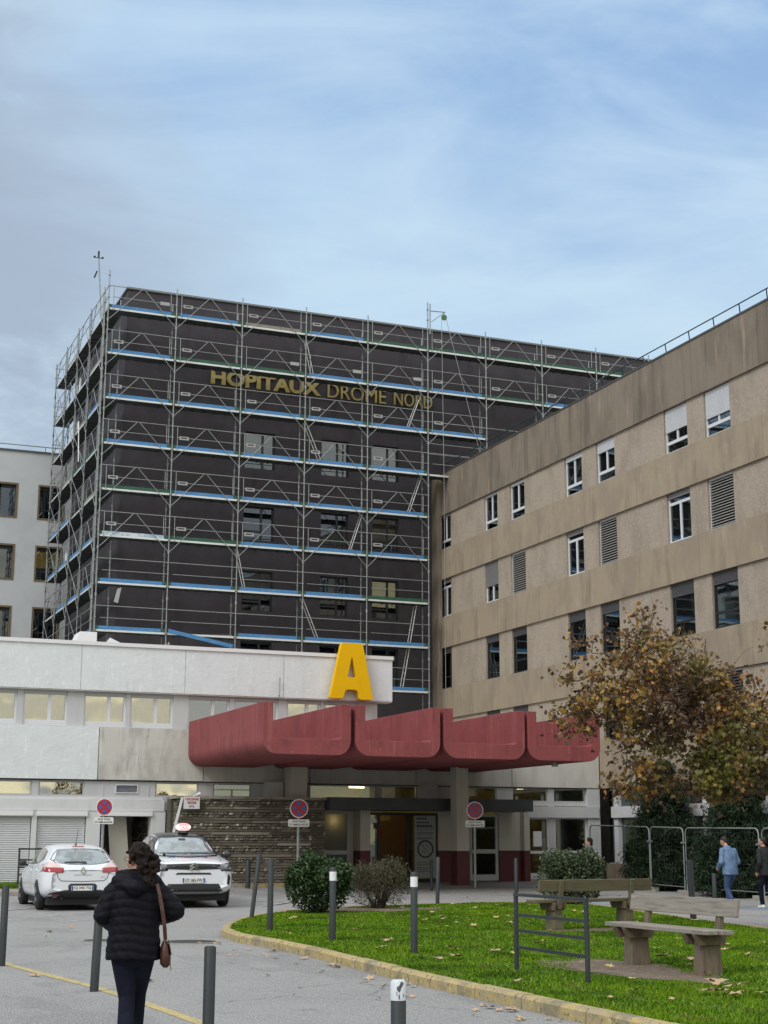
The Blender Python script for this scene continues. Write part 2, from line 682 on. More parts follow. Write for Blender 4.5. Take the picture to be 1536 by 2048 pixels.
M_white = surf('white render', (0.69, 0.735, 0.75), 0.85, layers=[((0.60, 0.645, 0.66), 2.0, 0.45, 0.7, 0.5), ((0.82, 0.85, 0.85), (9, 9, 3), 0.56, 0.70, 0.7), ((0.52, 0.54, 0.53), (2.4, 2.4, 0.25), 0.56, 0.78, 0.5)], bump=[(28, 0.01), (5, 0.012)])
M_white2 = surf('smooth white paint', (0.62, 0.64, 0.65), 0.6, layers=[((0.52, 0.54, 0.54), (2, 2, 0.5), 0.45, 0.7, 0.5)], bump=[(4, 0.004)])
M_whitecap = surf('white metal capping', (0.74, 0.75, 0.76), 0.45)
M_stained = surf('stained concrete', (0.55, 0.545, 0.50), 0.9,
                 layers=[((0.40, 0.395, 0.365), (1.6, 1.6, 0.9), 0.42, 0.62, 0.8), ((0.66, 0.65, 0.60), (3.0, 3.0, 0.8), 0.52, 0.7, 0.7), ((0.25, 0.25, 0.24), (7, 7, 0.8), 0.57, 0.74, 0.65), ((0.18, 0.17, 0.16), 13, 0.62, 0.75, 0.5)], bump=[(24, 0.008), (4, 0.008)])
M_fascia = surf('grey concrete fascia', (0.54, 0.53, 0.49), 0.9, layers=[((0.42, 0.41, 0.38), (2, 2, 0.6), 0.45, 0.65, 0.6), ((0.33, 0.32, 0.29), (5, 5, 0.4), 0.56, 0.74, 0.5)], bump=[(24, 0.006)])
M_pier = surf('grey painted pier', (0.50, 0.51, 0.52), 0.75, layers=[((0.42, 0.43, 0.44), (2, 2, 0.5), 0.45, 0.7, 0.5)])
M_column = surf('beige painted column', (0.46, 0.44, 0.385), 0.8, layers=[((0.37, 0.35, 0.31), (2, 2, 0.4), 0.48, 0.72, 0.5)], bump=[(30, 0.004)])
M_maroon = surf('dark red wall paint', (0.095, 0.020, 0.026), 0.6, layers=[((0.06, 0.016, 0.02), 2.5, 0.45, 0.7, 0.5)], bump=[(30, 0.003)])
M_red = surf('faded red concrete', (0.255, 0.068, 0.070), 0.8, spec=0.25,
             layers=[((0.205, 0.054, 0.058), (1.2, 1.2, 0.8), 0.42, 0.65, 0.8), ((0.34, 0.125, 0.12), (7, 7, 0.4), 0.55, 0.72, 0.6), ((0.09, 0.036, 0.036), (6, 6, 0.45), 0.59, 0.72, 0.7), ((0.15, 0.045, 0.048), 3.0, 0.55, 0.7, 0.5), ((0.42, 0.22, 0.20), 16, 0.66, 0.72, 0.7)], bump=[(35, 0.005), (3, 0.01)])
M_anthra = surf('anthracite metal', (0.035, 0.042, 0.048), 0.5, layers=[((0.055, 0.062, 0.066), 3, 0.45, 0.7, 0.6)])
M_bollard = surf('dark grey bollard paint', (0.030, 0.036, 0.039), 0.55, spec=0.35, layers=[((0.052, 0.058, 0.060), (9, 9, 2), 0.52, 0.72, 0.6), ((0.12, 0.115, 0.105), (22, 22, 9), 0.64, 0.72, 0.5)], bump=[(40, 0.002)])
M_band = surf('white reflective band', (0.72, 0.75, 0.76), 0.4, layers=[((0.5, 0.52, 0.53), 16, 0.52, 0.7, 0.6)])
M_wornband = surf('flaking pale paint', (0.56, 0.60, 0.64), 0.5, layers=[((0.05, 0.055, 0.06), (30, 30, 14), 0.60, 0.63, 1.0), ((0.4, 0.43, 0.46), 12, 0.5, 0.7, 0.6)])
M_parapet = surf('weathered brown concrete parapet', (0.218, 0.180, 0.138), 0.9,
               layers=[((0.165, 0.138, 0.106), (0.8, 0.8, 0.6), 0.42, 0.64, 0.8), ((0.10, 0.087, 0.071), (2.2, 2.2, 0.26), 0.48, 0.70, 0.75), ((0.33, 0.275, 0.20), (3.6, 3.6, 0.5), 0.57, 0.70, 0.6), ((0.085, 0.075, 0.062), (7, 7, 0.6), 0.60, 0.75, 0.5), ((0.15, 0.125, 0.095), 9, 0.55, 0.7, 0.4)], bump=[(30, 0.006)])
M_beige = surf('weathered beige concrete band', (0.325, 0.265, 0.190), 0.9,
               layers=[((0.268, 0.220, 0.164), (0.8, 0.8, 0.6), 0.42, 0.64, 0.8), ((0.17, 0.142, 0.106), (1.7, 1.7, 0.28), 0.50, 0.72, 0.6), ((0.41, 0.35, 0.265), (3.0, 3.0, 1.2), 0.56, 0.72, 0.5), ((0.155, 0.13, 0.10), (6, 6, 0.8), 0.62, 0.76, 0.4), ((0.22, 0.18, 0.13), 9, 0.55, 0.7, 0.35)], bump=[(30, 0.006)])
M_infill = surf('pebble dashed beige panel', (0.358, 0.303, 0.242), 0.95,
                layers=[((0.265, 0.222, 0.175), (1.3, 1.3, 0.7), 0.42, 0.65, 0.65), ((0.47, 0.42, 0.35), (14, 14, 11), 0.55, 0.68, 0.7), ((0.19, 0.155, 0.12), (18, 18, 13), 0.56, 0.68, 0.6), ((0.24, 0.20, 0.16), (4, 4, 0.35), 0.60, 0.76, 0.5)], bump=[(45, 0.012), (16, 0.01)])
M_soffit = surf('dark joint', (0.03, 0.028, 0.025), 0.9)
M_dark = surf('dark brown cladding render', (0.050, 0.045, 0.052), 0.75, spec=0.3, layers=[((0.064, 0.058, 0.066), 1.2, 0.42, 0.66, 0.7), ((0.028, 0.025, 0.030), (1.5, 1.5, 0.5), 0.5, 0.75, 0.5)], bump=[(30, 0.002)])
M_darkcap = surf('dark metal coping', (0.10, 0.10, 0.10), 0.45, metal=0.3)
M_greywall = surf('pale grey render', (0.52, 0.55, 0.565), 0.85, layers=[((0.46, 0.485, 0.50), 0.9, 0.42, 0.66, 0.6)], bump=[(25, 0.004)])
M_reveal = surf('brown window reveal', (0.16, 0.12, 0.07), 0.6)
M_black = surf('dark room', (0.012, 0.012, 0.013), 0.9)
M_room = surf('dim room', (0.05, 0.05, 0.048), 0.9, layers=[((0.09, 0.09, 0.085), (1.2, 1.2, 2.0), 0.45, 0.6, 0.8)])
M_blackframe = surf('black window frame', (0.018, 0.020, 0.022), 0.45)
M_whiteframe = surf('white window frame', (0.62, 0.64, 0.66), 0.45)
M_greyframe = surf('grey window frame', (0.40, 0.42, 0.43), 0.45)
M_shutter = surf('white roller shutter', (0.60, 0.62, 0.64), 0.5, layers=[((0.52, 0.54, 0.56), (2, 2, 1), 0.45, 0.7, 0.5)])
M_darkshutter = surf('dark roller shutter', (0.085, 0.085, 0.092), 0.55)
M_greyshutter = surf('mid grey roller blind', (0.22, 0.215, 0.22), 0.6)
M_louvre = surf('grey louvre blade', (0.34, 0.33, 0.31), 0.5)
M_creamglow = surf('cream glow curtain', (0.62, 0.54, 0.34), 0.9, layers=[((0.40, 0.34, 0.21), (0.9, 0.9, 2.6), 0.45, 0.58, 0.7)], emit=((0.95, 0.78, 0.40), 0.75))  # emission added for warm sky reflected in the panes and room light
M_yellowblind = surf('lit yellow blind', (0.6, 0.45, 0.12), 0.9, emit=((0.95, 0.66, 0.16), 0.42))
M_paleblind = surf('pale blind', (0.36, 0.36, 0.33), 0.9, layers=[((0.25, 0.25, 0.23), (1, 1, 5), 0.45, 0.6, 0.6)])
G_white = glass('reflecting pane', 0.58, (0.75, 0.76, 0.70), 0.01, (0.95, 0.95, 0.90), 0.02)
G_dark = glass('dark pane', 0.22, (0.34, 0.38, 0.38), 0.03, (0.72, 0.82, 0.88), 0.003)
G_tower = glass('tower pane', 0.16, (0.40, 0.42, 0.42), 0.02, (0.62, 0.70, 0.78), 0.004)
G_entr = glass('entrance pane', 0.07, (0.80, 0.80, 0.72), 0.01, (0.8, 0.9, 0.9))
M_galv = surf('galvanised steel', (0.30, 0.325, 0.32), 0.5, metal=0.55, layers=[((0.20, 0.22, 0.215), 6, 0.45, 0.7, 0.6), ((0.40, 0.42, 0.42), (20, 20, 3), 0.55, 0.7, 0.5)])
M_galvlight = surf('aluminium deck edge', (0.66, 0.68, 0.67), 0.5, metal=0.2, layers=[((0.45, 0.47, 0.46), (5, 5, 12), 0.5, 0.7, 0.5)])
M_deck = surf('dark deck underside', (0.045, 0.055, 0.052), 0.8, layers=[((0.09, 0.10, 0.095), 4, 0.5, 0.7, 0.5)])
M_blue = surf('blue toe board', (0.055, 0.20, 0.42), 0.6, layers=[((0.10, 0.28, 0.50), (3, 3, 8), 0.5, 0.7, 0.6), ((0.45, 0.50, 0.52), 11, 0.68, 0.74, 0.6)])
M_green = surf('green toe board', (0.022, 0.085, 0.055), 0.65, layers=[((0.04, 0.12, 0.075), 3, 0.45, 0.7, 0.6)])
M_palegreen = surf('bright green toe board', (0.05, 0.16, 0.08), 0.65)
M_plank = surf('grey timber toe board', (0.25, 0.235, 0.20), 0.8, layers=[((0.16, 0.15, 0.13), (6, 6, 20), 0.45, 0.65, 0.6)])
M_scuffed = surf('scuffed blue toe board', (0.30, 0.42, 0.52), 0.6, layers=[((0.62, 0.68, 0.70), (7, 7, 14), 0.46, 0.56, 0.9)])
M_plate = surf('pale maker plate', (0.33, 0.34, 0.335), 0.6)
M_ink = surf('black lettering', (0.015, 0.015, 0.016), 0.6)
M_bronze = surf('gold bronze letter', (0.36, 0.285, 0.105), 0.45, metal=0.25, layers=[((0.26, 0.20, 0.08), 3, 0.45, 0.7, 0.5)])
M_yellow = surf('yellow enamel', (0.80, 0.475, 0.001), 0.45, spec=0.2, layers=[((0.72, 0.42, 0.001), 3, 0.45, 0.7, 0.6)])
M_yellowedge = surf('dark yellow edge', (0.30, 0.19, 0.02), 0.5)
M_signred = surf('sign red', (0.42, 0.02, 0.03), 0.4)
M_signblue = surf('sign blue', (0.02, 0.12, 0.42), 0.4)
M_signwhite = surf('sign white', (0.72, 0.73, 0.72), 0.4)
M_wood = surf('weathered grey wood', (0.26, 0.235, 0.20), 0.85, layers=[((0.15, 0.13, 0.105), (2, 26, 26), 0.45, 0.66, 0.75), ((0.36, 0.335, 0.295), (1.5, 14, 14), 0.55, 0.72, 0.6), ((0.06, 0.05, 0.04), 9, 0.68, 0.74, 0.8)], bump=[((3, 30, 30), 0.006)])
M_wooddark = surf('mossy brown wood', (0.135, 0.115, 0.070), 0.9, layers=[((0.085, 0.075, 0.045), (3, 22, 22), 0.45, 0.65, 0.7), ((0.12, 0.13, 0.06), 3, 0.5, 0.7, 0.6)], bump=[((4, 30, 30), 0.006)])
M_woodleg = surf('brown bench post', (0.145, 0.115, 0.080), 0.9, layers=[((0.085, 0.068, 0.045), (22, 22, 3), 0.45, 0.65, 0.7), ((0.20, 0.165, 0.12), (14, 14, 2), 0.56, 0.7, 0.5)], bump=[((30, 30, 4), 0.006)])
M_stone = surf('rough grey brown stone', (0.15, 0.135, 0.105), 0.95, island=[(0, (0.105, 0.093, 0.072)), (0.55, (0.165, 0.148, 0.115)), (0.85, (0.24, 0.22, 0.178)), (1.0, (0.52, 0.50, 0.44))],
                layers=[((0.055, 0.052, 0.045), (0.9, 0.9, 1.1), 0.56, 0.76, 0.8), ((0.24, 0.22, 0.17), 12, 0.5, 0.7, 0.4)], bump=[(45, 0.012)])
M_stonebed = surf('dark stone joint', (0.075, 0.067, 0.052), 0.95, layers=[((0.12, 0.108, 0.085), 5, 0.45, 0.7, 0.6)], bump=[(40, 0.01)])
M_iron = surf('cast iron', (0.05, 0.05, 0.05), 0.6, metal=0.4)
M_rubber = surf('black rubber', (0.012, 0.012, 0.013), 0.75)

# ================================================================== ground
def gsheet(x0, x1, y0, y1, dz=0.0, nx=1):
    ys = sorted(set([y0, y1] + [y for y in (38, 48) if y0 < y < y1]))
    m = MB()
    for a, b in zip(ys[:-1], ys[1:]):
        m.add([(x0, a, gz(a) + dz), (x1, a, gz(a) + dz), (x1, b, gz(b) + dz), (x0, b, gz(b) + dz)], [(0, 1, 2, 3)])
    return m


g = gsheet(-600, 600, -600, 1500)
road = struct('road', g, M_asphalt)

# lawn island: outline of the kerb's outer edge (left side runs along the road)
OUT = [(6.98, -6), (6.98, 4), (6.99, 11.2), (7.0, 12.4), (7.02, 13.7), (7.04, 14.8), (7.06, 16.0), (7.12, 17.3), (7.2, 18.7), (7.3, 20.3), (7.33, 22.2),
       (7.28, 23.4), (7.26, 24.3), (7.45, 25.7), (7.95, 27.3), (8.6, 28.75), (9.4, 30.3), (10.5, 31.8), (11.8, 32.9), (13.2, 33.6), (14.6, 34.1), (15.8, 34.5),
       (17.2, 34.6), (18.3, 34.2), (18.75, 33.2), (18.65, 32.0), (18.1, 29.8), (17.55, 27.4), (17.0, 24.9), (16.6, 22.8), (16.3, 19), (16.2, 12), (16.2, -6)]


def inset(poly, d):
    n = len(poly)
    res = []
    for i in range(n):
        a, b, c = Vector(poly[i - 1]), Vector(poly[i]), Vector(poly[(i + 1) % n])
        d1, d2 = (b - a).normalized(), (c - b).normalized()
        n1, n2 = Vector((d1.y, -d1.x)), Vector((d2.y, -d2.x))
        nn = (n1 + n2).normalized()
        k = d / max(nn.dot(n1), 0.5)
        res.append((b.x + nn.x * k, b.y + nn.y * k))
    return res


def resample(poly, step):
    out = []
    n = len(poly)
    for i in range(n):
        a, b = Vector(poly[i]), Vector(poly[(i + 1) % n])
        k = max(1, int(round((b - a).length / step)))
        for j in range(k):
            out.append(tuple(a.lerp(b, j / k)))
    return out


KH = 0.13
IN = inset(OUT, 0.15)
# kerb stones, about 1 m each with open joints
mk = MB()
o_r, i_r = resample(OUT, 1.0), None
i_r = inset(o_r, 0.15)
n = len(o_r)
for i in range(n):
    j = (i + 1) % n
    a, b, c, d = Vector(o_r[i]), Vector(o_r[j]), Vector(i_r[j]), Vector(i_r[i])
    e = 0.010
    dirv = (b - a).normalized() * e
    a2, b2, c2, d2 = a + dirv, b - dirv, c - dirv, d + dirv
    h = KH + rng.uniform(-0.006, 0.006)
    nv = (d - a).normalized() * 0.035
    zz = -0.05
    vs = [(a2.x, a2.y, zz), (b2.x, b2.y, zz), (c2.x, c2.y, zz), (d2.x, d2.y, zz),
          (a2.x, a2.y, h - 0.03), (b2.x, b2.y, h - 0.03), (b2.x + nv.x, b2.y + nv.y, h), (a2.x + nv.x, a2.y + nv.y, h), (c2.x, c2.y, h), (d2.x, d2.y, h)]
    mk.add(vs, [(0, 1, 5, 4), (4, 5, 6, 7), (7, 6, 8, 9), (2, 3, 9, 8), (0, 4, 7, 9, 3), (1, 2, 8, 6, 5)])
struct('kerb', mk, M_kerb)
ml = MB()
ins = inset(OUT, 0.151)
ml.add([(x, y, KH - 0.022) for x, y in ins], [tuple(range(len(ins)))])
lawn = struct('lawn', ml, M_lawn)


def in_poly(x, y, poly):
    p = np.array(poly)
    r = np.zeros(len(x), bool)
    for i in range(len(p)):
        (xa, ya), (xb, yb) = p[i - 1], p[i]
        c = ((ya > y) != (yb > y)) & (x < (xb - xa) * (y - ya) / (yb - ya + 1e-12) + xa)
        r ^= c
    return r


def wob(x, y):
    return np.sin(x * 3.1 + y * 1.3) * 0.5 + np.sin(x * 7.3 - y * 5.1 + 1) * 0.3 + np.sin(x * 1.1 + y * 9.7 + 2) * 0.2


def dirt_d(x, y):
    """<1 inside the trodden patches"""
    a = ((x - 9.72) / 0.62) ** 2 + ((y - 16.2) / 1.55) ** 2
    b = ((x - 13.6) / 1.15) ** 2 + ((y - 23.4) / 0.45) ** 2
    c = ((x - 12.6) / 1.7) ** 2 + ((y - 32.2) / 1.1) ** 2
    return np.minimum(np.minimum(a, b), c) + 0.35 * wob(x, y)


for k, (cx, cy, rx, ry) in enumerate([(9.72, 16.2, 0.72, 1.75), (13.6, 23.4, 1.25, 0.5), (12.6, 32.0, 1.8, 1.0)]):
    md = MB()
    pts = []
    for i in range(40):
        t = 2 * math.pi * i / 40
        w = 1 + 0.10 * math.sin(3 * t + k) + 0.08 * math.sin(7 * t)
        pts.append((cx + rx * w * math.cos(t), cy + ry * w * math.sin(t), KH - 0.017))
    md.add(pts, [tuple(range(40))])
    struct('ground', md, M_dirt)

# grass blades
NB = 260000
gx = rng.uniform(7.0, 18.9, NB * 2)
gy = 9.5 + (34.8 - 9.5) * rng.uniform(0, 1, NB * 2) ** 1.35
ok = in_poly(gx, gy, inset(OUT, 0.14)) & (dirt_d(gx, gy) > 1.0 - 0.3 * rng.uniform(0, 1, NB * 2) ** 3)
gx, gy = gx[ok][:NB], gy[ok][:NB]
nb = len(gx)
hh = rng.uniform(0.014, 0.040, nb) * (1 + 0.4 * wob(gx, gy))
hh *= np.where(dirt_d(gx, gy) < 1.5, 0.6, 1)
ww = rng.uniform(0.005, 0.011, nb) * (1 + (gy - 10) / 26)
an = rng.uniform(0, 2 * np.pi, nb)
ln = rng.uniform(0.2, 0.9, nb) * hh
la = rng.uniform(0, 2 * np.pi, nb)
z0 = KH - 0.022
V = np.empty((nb, 3, 3))
V[:, 0] = np.stack([gx - np.cos(an) * ww, gy - np.sin(an) * ww, np.full(nb, z0)], 1)
V[:, 1] = np.stack([gx + np.cos(an) * ww, gy + np.sin(an) * ww, np.full(nb, z0)], 1)
V[:, 2] = np.stack([gx + np.cos(la) * ln, gy + np.sin(la) * ln, z0 + hh], 1)


def tri_mesh(name, V):
    k = V.shape[1]
    n = len(V)
    me = bpy.data.meshes.new(name)
    me.vertices.add(n * k)
    me.vertices.foreach_set('co', V.reshape(-1).astype(np.float32))
    me.loops.add(n * k)
    me.loops.foreach_set('vertex_index', np.arange(n * k, dtype=np.int32))
    me.polygons.add(n)
    me.polygons.foreach_set('loop_start', np.arange(0, n * k, k, dtype=np.int32))
    me.update(calc_edges=True)
    return me


gr = bpy.data.objects.new('grass', tri_mesh('grass', V))
gr.data.materials.append(M_grass)
COL.objects.link(gr)
gr['kind'] = 'stuff'

# road markings (each sheet 4 mm above the asphalt)
def ribbon(pts, w, dz=0.004):
    m = MB()
    P = [Vector(p) for p in pts]
    L_, R_ = [], []
    for i, p in enumerate(P):
        d = (P[min(i + 1, len(P) - 1)] - P[max(i - 1, 0)]).normalized()
        nn = Vector((-d.y, d.x)) * (w / 2)
        L_.append(p + nn); R_.append(p - nn)
    vs = [(q.x, q.y, gz(q.y) + dz) for q in L_ + R_]
    k = len(P)
    m.add(vs, [(i, k + i, k + i + 1, i + 1) for i in range(k - 1)])
    return m


struct('road_marking', ribbon([(2.9, 26), (3.02, 23.5), (3.114, 21.3), (3.34, 19.4), (3.58, 17.56), (3.72, 15.6), (3.80, 13.7), (3.86, 11), (3.9, 4)], 0.13), M_yellowline)
for a, b in (((3.6, 34.2), (7.0, 38.8)), ((4.2, 31.6), (8.6, 37.2)), ((5.2, 30.6), (9.8, 35.9)), ((12.0, 39.5), (15.0, 37.5)), ((16.2, 40.6), (19.8, 38.4)), ((19.0, 41.4), (22.6, 39.2)), ((11.4, 36.4), (14.2, 40.2))):
    struct('road_marking', ribbon([a, b], 0.11), M_whiteline)
struct('road_marking', ribbon([(20.6, 36.4), (22.0, 33.4), (23.4, 30.6), (24.8, 27.8)], 0.9), M_blueline)
# pale pavement in front of the entrance
pv = gsheet(16.8, 28.2, 44.2, 48.4, 0.004)
struct('pavement', pv, M_paving)
# planted strip in front of the roller shutters with its kerb
ks = MB()
for i in range(12):
    x = -4 + i * 1.0
    ks.box(x + 0.01, x + 0.99, 42.9 + 0.02 * (i % 2), 43.06, 0, 0.22)
struct('kerb', ks, M_kerbgrey)
st = MB()
st.add([(-4, 43.06, 0.19), (8.0, 43.06, 0.19), (8.0, 45.2, 0.235), (-4, 45.2, 0.235)], [(0, 1, 2, 3)])
st.box(7.9, 8.0, 43.06, 45.2, 0.0, 0.2)
struct('pavement', st, M_kerbgrey)
sl = MB()
sl.add([(-4, 45.2, 0.236), (9.6, 45.2, 0.236), (9.6, 48.55, 0.26), (-4, 48.55, 0.26)], [(0, 1, 2, 3)])
sl.box(9.5, 9.6, 45.2, 48.5, 0.0, 0.25)
struct('lawn', sl, M_lawn)
nb2 = 9000
gx = rng.uniform(4.5, 9.55, nb2); gy = rng.uniform(45.25, 48.5, nb2)
an = rng.uniform(0, 2 * np.pi, nb2); hh = rng.uniform(0.05, 0.13, nb2); ww = np.full(nb2, 0.016); la = rng.uniform(0, 6.28, nb2)
z0 = 0.235 + (gy - 45.2) * 0.0075
V = np.empty((nb2, 3, 3))
V[:, 0] = np.stack([gx - np.cos(an) * ww, gy - np.sin(an) * ww, z0], 1)
V[:, 1] = np.stack([gx + np.cos(an) * ww, gy + np.sin(an) * ww, z0], 1)
V[:, 2] = np.stack([gx + np.cos(la) * hh * .5, gy + np.sin(la) * hh * .5, z0 + hh], 1)
gr2 = bpy.data.objects.new('grass', tri_mesh('grass', V))
gr2.data.materials.append(M_grass)
COL.objects.link(gr2)
gr2['kind'] = 'stuff'
# kerb in front of the stone wall, a yellow stretch on it
ky = MB(); kg = MB()
for i in range(8):
    x = 11.9 + i * 0.72
    (ky if i in (3, 4) else kg).box(x + 0.01, x + 0.71, 46.1, 46.28, 0.1, 0.30)
struct('kerb', ky, M_kerb)
struct('kerb', kg, M_kerbgrey)


# ================================================================== wall helpers
def holed(a0, a1, z0, z1, holes, fn):
    """wall from boxes round rectangular holes (a0,a1,z0,z1); fn(m,a0,a1,z0,z1) adds one box"""
    m = MB()
    zs = sorted(set([z0, z1] + [h[2] for h in holes] + [h[3] for h in holes]))
    zs = [z for z in zs if z0 <= z <= z1]
    for za, zb in zip(zs[:-1], zs[1:]):
        cut = sorted([(h[0], h[1]) for h in holes if h[2] < zb - 1e-6 and h[3] > za + 1e-6])
        a = a0
        for c0, c1 in cut:
            if c0 > a + 1e-6:
                fn(m, a, c0, za, zb)
            a = max(a, c1)
        if a < a1 - 1e-6:
            fn(m, a, a1, za, zb)
    return m


def frame_y(m, x0, x1, z0, z1, y0, y1, w):
    """rectangular frame in a wall facing -y"""
    m.box(x0, x0 + w, y0, y1, z0, z1); m.box(x1 - w, x1, y0, y1, z0, z1)
    m.box(x0 + w, x1 - w, y0, y1, z0, z0 + w); m.box(x0 + w, x1 - w, y0, y1, z1 - w, z1)
    return m


def frame_x(m, ya, yb, z0, z1, x0, x1, w):
    m.box(x0, x1, ya, ya + w, z0, z1); m.box(x0, x1, yb - w, yb, z0, z1)
    m.box(x0, x1, ya + w, yb - w, z0, z0 + w); m.box(x0, x1, ya + w, yb - w, z1 - w, z1)
    return m


# ================================================================== white two-storey building (front on y = 48.5)
YW = 48.5
wb = thing('white_building', 'low white building with cream windows, roller shutters and entrance doors behind the red canopy', 'building', (7, YW, 0))
# parapet of the upper storey: rendered panels with open joints
m = MB()
J = [-11.4, -7.98, -4.55, -1.12, 2.31, 5.74, 9.16, 12.6, 16.03, 20.02]
for a, b in zip(J[:-1], J[1:]):
    m.box(a + 0.012, b - (0.012 if b < 20 else 0), YW, YW + 0.25, 6.34, 7.79)
m.box(-11.4, 20.0, YW + 0.03, YW + 0.26, 6.36, 7.78)
part('parapet', m, M_white, wb)
m = MB(); m.box(-11.4, 20.05, YW - 0.05, YW + 0.40, 7.79, 7.91)
part('coping', m, M_whitecap, wb)
m = MB(); m.box(-11.4, 19.5, YW + 0.26, 62.3, 6.9, 7.1); m.box(19.27, 19.5, YW + 0.5, 62, 5.16, 6.9); m.box(-11.4, 28.2, YW + 0.26, 62.8, 4.95, 5.16)
m.box(-11.4, 20.0, YW + 0.02, YW + 0.5, 6.30, 6.36)
part('roof', m, M_fascia, wb)
# upper storey wall with window openings
UW = [(-9.9, -8.5), (-7.9, -6.5), (-6.3, -4.9), (-4.3, -2.9), (-2.7, -1.3), (-0.7, 0.7), (0.9, 2.3), (3.2, 4.6), (5.6, 7.2), (7.4, 8.8), (9.33, 10.70), (10.84, 12.27), (12.79, 14.20), (14.36, 15.91), (16.22, 17.44), (17.57, 18.81)]
m = holed(-11.4, 19.52, 5.16, 6.32, [(a, b, 5.2, 6.31) for a, b in UW], lambda q, a, b, c, d: q.box(a, b, YW + 0.16, YW + 0.40, c, d))
part('upper_wall', m, M_pier, wb)
for k, (a, b) in enumerate(UW):
    if b < 5:
        continue
    f = MB()
    frame_y(f, a, b, 5.2, 6.31, YW + 0.22, YW + 0.33, 0.055)
    mx = a + (b - a) * 0.60
    f.box(mx - 0.05, mx + 0.05, YW + 0.225, YW + 0.325, 5.255, 6.255)
    f.box(a + 0.055, b - 0.055, YW + 0.215, YW + 0.32, 5.255, 5.36)
    f.box(a + 0.05, b - 0.05, YW + 0.19, YW + 0.335, 5.17, 5.215)
    w = part('window', f, M_whiteframe, wb)
    p = MB(); p.box(a + 0.05, b - 0.05, YW + 0.27, YW + 0.28, 5.3, 6.28)
    part('pane', p, G_white, w)
    p = MB(); p.box(a + 0.01, b - 0.01, YW + 0.18, YW + 0.30, 6.17, 6.305)
    part('shutter_box', p, M_greyframe, w)
    c = MB()
    zt = 6.28
    n_ = 18
    rings = []
    for i in range(n_ + 1):
        x = a + 0.05 + (b - a - 0.1) * i / n_
        y = YW + 0.46 + 0.02 * math.sin(i * 2.1 + k)
        rings.append((x, y))
    for i in range(n_):
        (xa, ya), (xb, yb) = rings[i], rings[i + 1]
        c.add([(xa, ya, 5.2), (xb, yb, 5.2), (xb, yb, zt), (xa, ya, zt)], [(0, 1, 2, 3)], True)
    part('curtain', c, M_creamglow if k in (8, 9, 10, 11, 14) else M_paleblind, w)  # cream ones glow in place of cloud mirrored by the glass
m = MB(); m.box(-11.3, 19.2, YW + 0.9, YW + 0.95, 5.1, 6.4)
part('room', m, M_room, wb)

# spandrel panels between ground floor and upper floor
m = MB()
for a, b in ((-11.4, -7.0), (-7.0, -3.5), (-3.5, 0.0), (0.0, 3.4), (3.4, 6.1), (6.1, 9.83)):
    m.box(a + 0.012, b - 0.012, YW, YW + 0.25, 3.5, 5.16)
part('spandrel', m, M_white, wb)
m = MB(); m.box(9.842, 13.30, YW, YW + 0.25, 3.5, 5.16)
part('stained_panel', m, M_stained, wb)
m = MB()
for a, b in ((13.324, 17.0), (17.024, 20.9), (20.924, 24.62), (24.644, 28.19)):
    m.box(a, b, YW, YW + 0.25, 3.49, 5.16)
part('fascia', m, M_fascia, wb)
m = MB(); m.box(-11.4, 28.18, YW + 0.03, YW + 0.5, 3.52, 5.15)
m.box(-11.4, 28.18, YW + 0.04, YW + 0.55, 3.46, 3.52)
part('beam', m, M_soffit, wb)

# ground floor, left: clerestory strip, lintel, roller shutters
m = holed(-11.4, 13.45, 2.55, 3.46, [(3.0, 4.9, 2.98, 3.45), (5.2, 7.80, 2.98, 3.45), (8.0, 9.45, 2.98, 3.45), (10.44, 11.18, 3.08, 3.36), (11.75, 13.2, 2.98, 3.45)],
          lambda q, a, b, c, d: q.box(a, b, YW + 0.10, YW + 0.35, c, d))
m.box(10.02, 10.06, YW + 0.085, YW + 0.10, 2.95, 3.46); m.box(11.50, 11.54, YW + 0.085, YW + 0.10, 2.95, 3.46)
part('clerestory_wall', m, M_pier, wb)
for a, b in ((3.0, 4.9), (5.2, 7.80), (8.0, 9.45), (11.75, 13.2)):
    f = MB(); frame_y(f, a, b, 2.98, 3.45, YW + 0.13, YW + 0.24, 0.05)
    w = part('window', f, M_greyframe, wb)
    p = MB(); p.box(a + 0.04, b - 0.04, YW + 0.17, YW + 0.18, 3.0, 3.43)
    part('pane', p, G_white, w)
    p = MB(); p.box(a + 0.04, b - 0.04, YW + 0.26, YW + 0.28, 3.0, 3.43)
    part('blind', p, M_paleblind, w)
f = MB(); frame_y(f, 10.44, 11.18, 3.08, 3.36, YW + 0.07, YW + 0.2, 0.03)
vt = part('vent', f, M_whiteframe, wb)
p = MB()
for i in range(7):
    z = 3.10 + i * 0.035
    p.add([(10.47, YW + 0.11, z), (11.15, YW + 0.11, z), (11.15, YW + 0.16, z + 0.034), (10.47, YW + 0.16, z + 0.034)], [(0, 1, 2, 3)])
part('grille', p, M_greyshutter, vt)
m = MB(); m.box(-11.4, 9.62, YW + 0.02, YW + 0.3, 2.52, 2.875); m.box(9.62, 12.05, YW + 0.03, YW + 0.3, 2.52, 2.87)
m.box(-11.4, 12.0, YW + 0.06, YW + 0.3, 2.875, 2.95)
part('lintel', m, M_white2, wb)
m = holed(-11.4, 12.1, 0.1, 2.52, [(x, x + 1.56, 0.1, 2.52) for x in (-8.3, -5.0, 1.7, 3.4, 4.7, 6.28, 7.99)] + [(9.99, 11.62, 0.1, 2.52)], lambda q, a, b, c, d: q.box(a, b, YW + 0.05, YW + 0.4, c, d))
part('ground_floor_wall', m, M_white2, wb)
